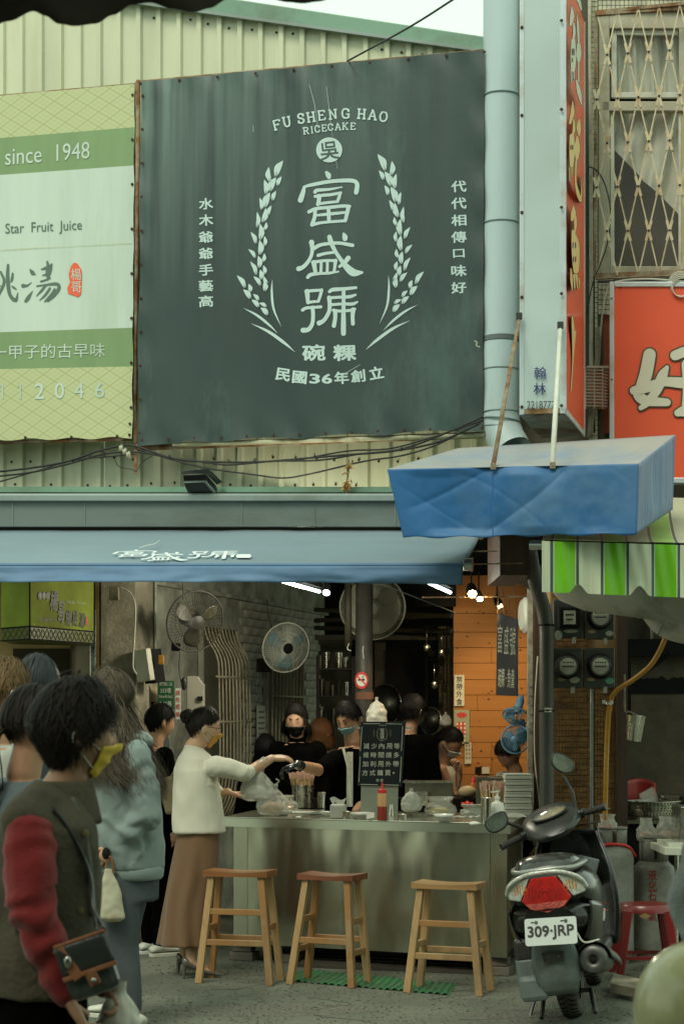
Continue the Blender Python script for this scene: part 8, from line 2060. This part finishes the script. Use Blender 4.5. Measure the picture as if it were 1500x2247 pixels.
skin('body',body,.0075,M_skinp,p,extra=ex)
M_crm=mat('cream_sweater',(.60,.58,.46),.85,var=.06,bump=.2,bscale=150,sheen=.2)
mb=MB();torso(mb,[J(437,1828),J(435,1790),J(430,1735),J(428,1690),J(428,1662),J(424,1645)],[(.160,.158),(.160,.152),(.162,.138),(.165,.125),(.135,.10),(.065,.065)],f)
cap(mb,[shn,shn.lerp(eln,.5),eln,eln.lerp(wrn,.12)],[.062,.058,.050,.044]);cap(mb,[shf,elf,elf.lerp(wrf,.3)],[.06,.054,.045]);mb.tube([J(424,1650),J(425,1634)],[.062,.058],16)
skin('sweater',mb,.010,M_crm,p,(.008,7,.7,[(shn,eln,.006,60)]))
mb=MB()
def sk_(u,v):
 a=2*math.pi*u;c0=J(437,1812);c1=J(413,2072);c_=c0.lerp(c1,v);c_.y=c0.y+(c1.y-c0.y)*v;ra=.122+.073*v**.7;rb=.112+.063*v**.8
 pl=1+.06*v*math.sin(9*a+2*noise.noise(Vector((math.cos(a),math.sin(a),v*2))))+.03*noise.noise(Vector((math.cos(a)*3,math.sin(a)*3,v*3)))
 return c_+r_*ra*pl*math.cos(a)+f*rb*pl*math.sin(a)
mb.grid(sk_,90,40,True);mb.build('skirt',mat('brown_skirt',(.155,.088,.044),.75,var=.15,vscale=3,stretch=(1,1,.2),sheen=.2),p,smooth=True,solid=.004)
hair(p,Mh,M_hdk,9,52,80,112,.012,1200,width=.004,rnd=.7)
mb=MB();rr=random.Random(4);b0=Mh@Vector((0,-.105,.055))
for k in range(90):
 a=rr.uniform(0,6.28);R0=rr.uniform(.018,.046);M3=Matrix.Rotation(rr.uniform(0,3.1),3,'X')@Matrix.Rotation(rr.uniform(0,3.1),3,'Y');mb.tube([b0+M3@Vector((R0*math.cos(a+t*.5),R0*math.sin(a+t*.5),.006*math.sin(t)))for t in range(9)],.0035,4)
mb.ball(b0,.032,12,8);mb.build('hair_bun',M_hdk,p,smooth=True)
mask(p,Mh,M_masko);face_lines(p,Mh,'open')
gl=MB()
for s_ in(-1,1):gl.torus(Mh@Vector((s_*.032,.099,.008)),.021,.0013,(Mh.to_3x3()@Matrix.Rotation(R(90),3,'X')),18,4);gl.tube([Mh@Vector((s_*.052,.094,.010)),Mh@Vector((s_*.080,-.01,.008))],.0013,4)
gl.build('glasses',M_dark,p)
M_pump=mat('taupe_patent_shoe',(.10,.09,.075),.2,coat=.6)
for a_ in(aa,ab):
 g=Vector((a_.x,a_.y,0));mb=MB();n=16;vs=[]
 rg=[(-.045,.022,.075,.055),(-.02,.030,.062,.060),(.03,.032,.045,.038),(.09,.038,.020,.030),(.14,.034,.012,.024),(.185,.015,.008,.012)]
 for y,w,z,h in rg:
  for i in range(n):t=2*math.pi*i/n;vs.append(g+f*y+r_*w*math.cos(t)+Vector((0,0,z+h/2+h/2*math.sin(t))))
 mb.add(vs,[(j*n+i,j*n+(i+1)%n,(j+1)*n+(i+1)%n,(j+1)*n+i)for j in range(5)for i in range(n)]+[tuple(range(n))[::-1]]);mb.build('shoe',M_pump,p,smooth=True)
 mb=MB();mb.tube([g-f*.035+Vector((0,0,.085)),g-f*.042],[.016,.007],10);mb.build('heel',M_pump,p)
bag('takeaway_bag','thin white carrier bag with a food box hanging from the customer\'s outstretched arm',J(563,1758,-.02),.19,.21,.12,mat('thin_carrier_film',(.6,.6,.5),.35,alpha=.38),31,.28,loops=False,cont=M_filmo)
mb=MB()
for dx,x2 in((-8,575),(9,582)):mb.tube(catmull([J(563+dx,1706,-.02),J(566+dx*.8,1680,-.03),J(x2,1664,-.04),J(x2+4,1662,.05)]),.005,6)
mb.build('bag_handle',M_film,None,smooth=True,label='stretched loop of the thin white bag over the customer\'s wrist',cat='bag handle')
tb2=thing('shoulder_bag','khaki shoulder bag behind the customer in the cream top','bag',J(375,1790,.1));mb=MB();mb.box(J(374,1745,.1),(.10,.12,.22),Matrix.Rotation(R(-14),3,'Y'));mb.build('bag_body',mat('khaki_canvas',(.17,.14,.08),.8),tb2,bevel=.02);mb=MB();mb.tube(catmull([J(366,1720,.1),J(392,1680,.05),J(415,1655,0)]),.007,6);mb.build('strap',MATS['khaki_canvas'],tb2)
# ---- staff and diners behind the counter
p,Mh,c,f,r_,A_=simple('cook in black with a black mask and bobbed hair, eyes lowered, behind the counter',12.7,(650,1582),(-.15,-1),1.0,M_hblk,dict(seed=10,front=50,side=96,back=124,lift=0.014,n=1800,hang=.085,width=.0036,face_cover=62,rnd=.6),M_blkc,1632,.175,pitch=12,maskm=M_maskk,eyes='down',skinm=M_skinp)
mb=MB();mb.tube([c(1.345),c(1.41)],[.060,.055],18);mb.build('turtleneck',M_blkc,p,smooth=True)
simple('seated person with dark hair to the left of the cook in the black mask',13.2,(583,1648),(.2,1),.98,M_hblk,dict(seed=11,front=60,side=96,back=126,lift=0.014,n=1000,hang=.14),M_blkc,1705,.16)
simple('person with orange lit brown hair bending behind the cook in the black mask',13.6,(703,1612),(.5,.8),1.0,M_hor,dict(seed=12,front=60,side=96,back=126,lift=0.014,n=1200,hang=.07,wav=.6),mat('grey_brown_top',(.09,.07,.06),.8),1650,.17,pitch=25,lean=-.05)
J=Q(12.05);f=Vector((-.62,-.78,0)).normalized();r_=Vector((f.y,-f.x,0));p=person('server in a black shirt and blue mask reaching a gloved hand to the customer',J(775,1900))
hc=J(765,1580);Mh=hM(hc,(-.5,-.87),22,4,1.0);body=MB();head_into(body,Mh,30,22);cap(body,[hc+Vector((.01,.0,-.05)),J(773,1628)],[.05,.056])
sr_,er_,wr2=J(738,1668,-.10),J(700,1690,-.30),J(652,1678,-.62);sl_,el_,wl_=J(800,1665,.05),J(805,1750,-.05),J(780,1780,-.2)
torso(body,[J(765,1860),J(765,1770),J(770,1700),J(772,1640)],[(.15,.11),(.13,.1),(.15,.09),(.1,.07)],f);cap(body,[sr_,er_,er_.lerp(wr2,.5),wr2],[.05,.042,.038,.026]);cap(body,[sl_,el_,wl_],[.05,.04,.028])
for s_ in(-1,1):a=J(765,1860)+r_*.09*s_;cap(body,[a,Vector((a.x,a.y,.1))],[.08,.04])
ex=MB();skin('body',body,.009,M_skin,p)
mb=MB();torso(mb,[J(762,1830),J(764,1760),J(770,1700),J(772,1660),J(773,1640)],[(.17,.14),(.17,.14),(.18,.13),(.165,.11),(.08,.07)],f);cap(mb,[sr_,sr_.lerp(er_,.5),er_.lerp(sr_,.1)],[.072,.066,.060]);cap(mb,[sl_,el_.lerp(sl_,.4)],[.07,.06]);skin('shirt',mb,.011,M_blkc,p,(.007,8,.8,[]))
mb=MB();torso(mb,[J(765,1900),J(765,1820)],[(.17,.14),(.165,.135)],f)
for s_ in(-1,1):a=J(765,1870)+r_*.09*s_;cap(mb,[a,Vector((a.x,a.y,.1))],[.1,.06]);shoe(p,Vector((a.x,a.y,.1)),f,M_blkc,M_dark)
skin('trousers',mb,.018,M_blkc,p)
mb=MB();ex=MB();hand(mb,wr2,Vector((-.8,-.25,-.25)),(-.1,-.2,-1),-1,.75,1.08,ex,spread=.2);cap(mb,[wr2,wr2.lerp(er_,.15)],[.032,.034]);skin('black_glove',mb,.006,mat('black_glove_rubber',(.012,.012,.012),.25,coat=.3),p,extra=ex)
mb=MB();mb.tube(catmull([J(752,1640,-.14),J(764,1690,-.17),J(770,1770,-.18)]),.010,6);mb.grid(lambda u,v:J(760+14*u,1650+120*v,-.17),4,8);mb.build('apron_strap',M_wpaint,p)
hair(p,Mh,M_hblk,13,44,80,108,.016,1400,width=.004,rnd=1.7);mask(p,Mh,M_maskb);face_lines(p,Mh,'open')
simple('worker in black seen from behind to the right of the menu sign',12.9,(905,1562),(.6,.8),1.02,M_hblk,dict(seed=14,front=54,side=90,back=112,lift=0.014,n=1200,hang=.02),M_blkc,1615,.19,pitch=20,maskm=M_maskb)
p,Mh,c,f,r_,A_=simple('seated diner in a pale shirt with a mask, hand raised to his chin',13.3,(985,1632),(.75,-.4),1.0,M_hblk,dict(seed=15,front=50,side=76,back=104,lift=0.012,n=1000),mat('pale_diner_shirt',(.36,.35,.28),.85),1685,.18,pitch=28,maskm=M_maskw,skinm=M_skind,arms=False)
J=Q(13.1);ar=MB();ex=MB();e_,w_=J(1000,1760),J(1006,1700);cap(ar,[J(968,1690),e_,w_],[.045,.040,.030]);hand(ar,w_,Vector((0,0,1)),(-.8,-.3,0),1,1.0,1,ex);skin('forearm',ar,.008,M_skind,p,extra=ex)
mb=MB();
for s_ in(-1,1):mb.torus(Mh@Vector((s_*.032,.099,.008)),.021,.0016,(Mh.to_3x3()@Matrix.Rotation(R(90),3,'X')),18,4)
mb.tube([Mh@Vector((-.052,.09,.01)),Mh@Vector((-.08,-.01,.01))],.0015,4);mb.build('glasses',M_dark,p)
simple('diner bowed low under the twin blue fan',13.3,(1115,1655),(-.6,-.5),1.0,M_hblk,dict(seed=16,front=50,side=78,back=110,lift=0.014,n=1000),mat('grey_white_shirt',(.34,.36,.30),.85),1700,.18,pitch=42,lean=-.06,skinm=M_skind)
# ---- passer-by at the right edge with a helmet
J=Q(4.0);f=Vector((-.8,.6,0)).normalized();r_=Vector((f.y,-f.x,0));p=person('passer-by at the right edge, only a fuzzy grey sleeve in view',J(1700,2500))
hc=J(1720,1500);Mh=hM(hc,(-.8,.6),0,0,1.05);body=MB();head_into(body,Mh,24,18);b_=Vector((hc.x,hc.y,0));z_=lambda z,x=0:Vector((hc.x+x,hc.y,z))
cap(body,[z_(1.52),z_(1.38)],[.055,.06]);torso(body,[z_(.85),z_(1.1),z_(1.36)],[(.15,.1),(.14,.1),(.13,.09)],f)
for s_ in(-1,1):a=z_(.85)+r_*.09*s_;cap(body,[a,Vector((a.x,a.y,.08))],[.08,.045])
sh,el,wr_=J(1600,1740,-.05),J(1512,1985),J(1560,2130,-.05);cap(body,[sh,el,wr_],[.04,.036,.028]);ex=MB();hand(body,wr_,Vector((-.2,0,-1)),(-1,0,0),1,.8,1,ex);skin('body',body,.012,M_skin,p,extra=ex)
mb=MB();torso(mb,[z_(.80),z_(1.1),z_(1.34),z_(1.42)],[(.18,.14),(.18,.14),(.17,.12),(.08,.08)],f);cap(mb,[sh,el,wr_.lerp(el,.1)],[.065,.05,.045]);jk=skin('jacket',mb,.014,mat('fuzzy_grey_knit',(.22,.24,.23),.95,var=.3,vscale=30,bump=1,bscale=120,sheen=.5),p,(.008,18,1,[]))
mb=MB();torso(mb,[z_(.78),z_(.9)],[(.16,.12),(.16,.12)],f)
for s_ in(-1,1):a=z_(.85)+r_*.09*s_;cap(mb,[a,Vector((a.x,a.y,.1))],[.1,.06]);shoe(p,Vector((a.x,a.y,.1)),f,M_blkc,M_dark)
skin('trousers',mb,.02,M_blkc,p);hair(p,Mh,M_hblk,17,n=300)
hl=thing('helmet','olive gold helmet out of focus in the bottom right corner','helmet',P(1535,2330,3.9));hcn=P(1535,2215,3.9)
mb=MB();mb.lathe([(.142*math.cos(a),.142*math.sin(a)*1.05)for a in[R(-28+118*k/14)for k in range(15)]][:-1]+[(.0005,.149)],40,Matrix.Translation(hcn));mb.build('shell',mat('olive_gold_paint',(.40,.38,.20),.25,coat=.3,var=.3,vscale=5,dirt=(.5,.5,.4),dscale=6,damt=.6),hl,smooth=True)
mb=MB();mb.torus(hcn+Vector((0,0,-.068)),.127,.008,None,40,6);mb.build('rim',M_smat,hl,smooth=True)
for n_ in('tmp_build',):
 if bpy.data.scenes.get(n_):bpy.data.scenes.remove(bpy.data.scenes[n_])
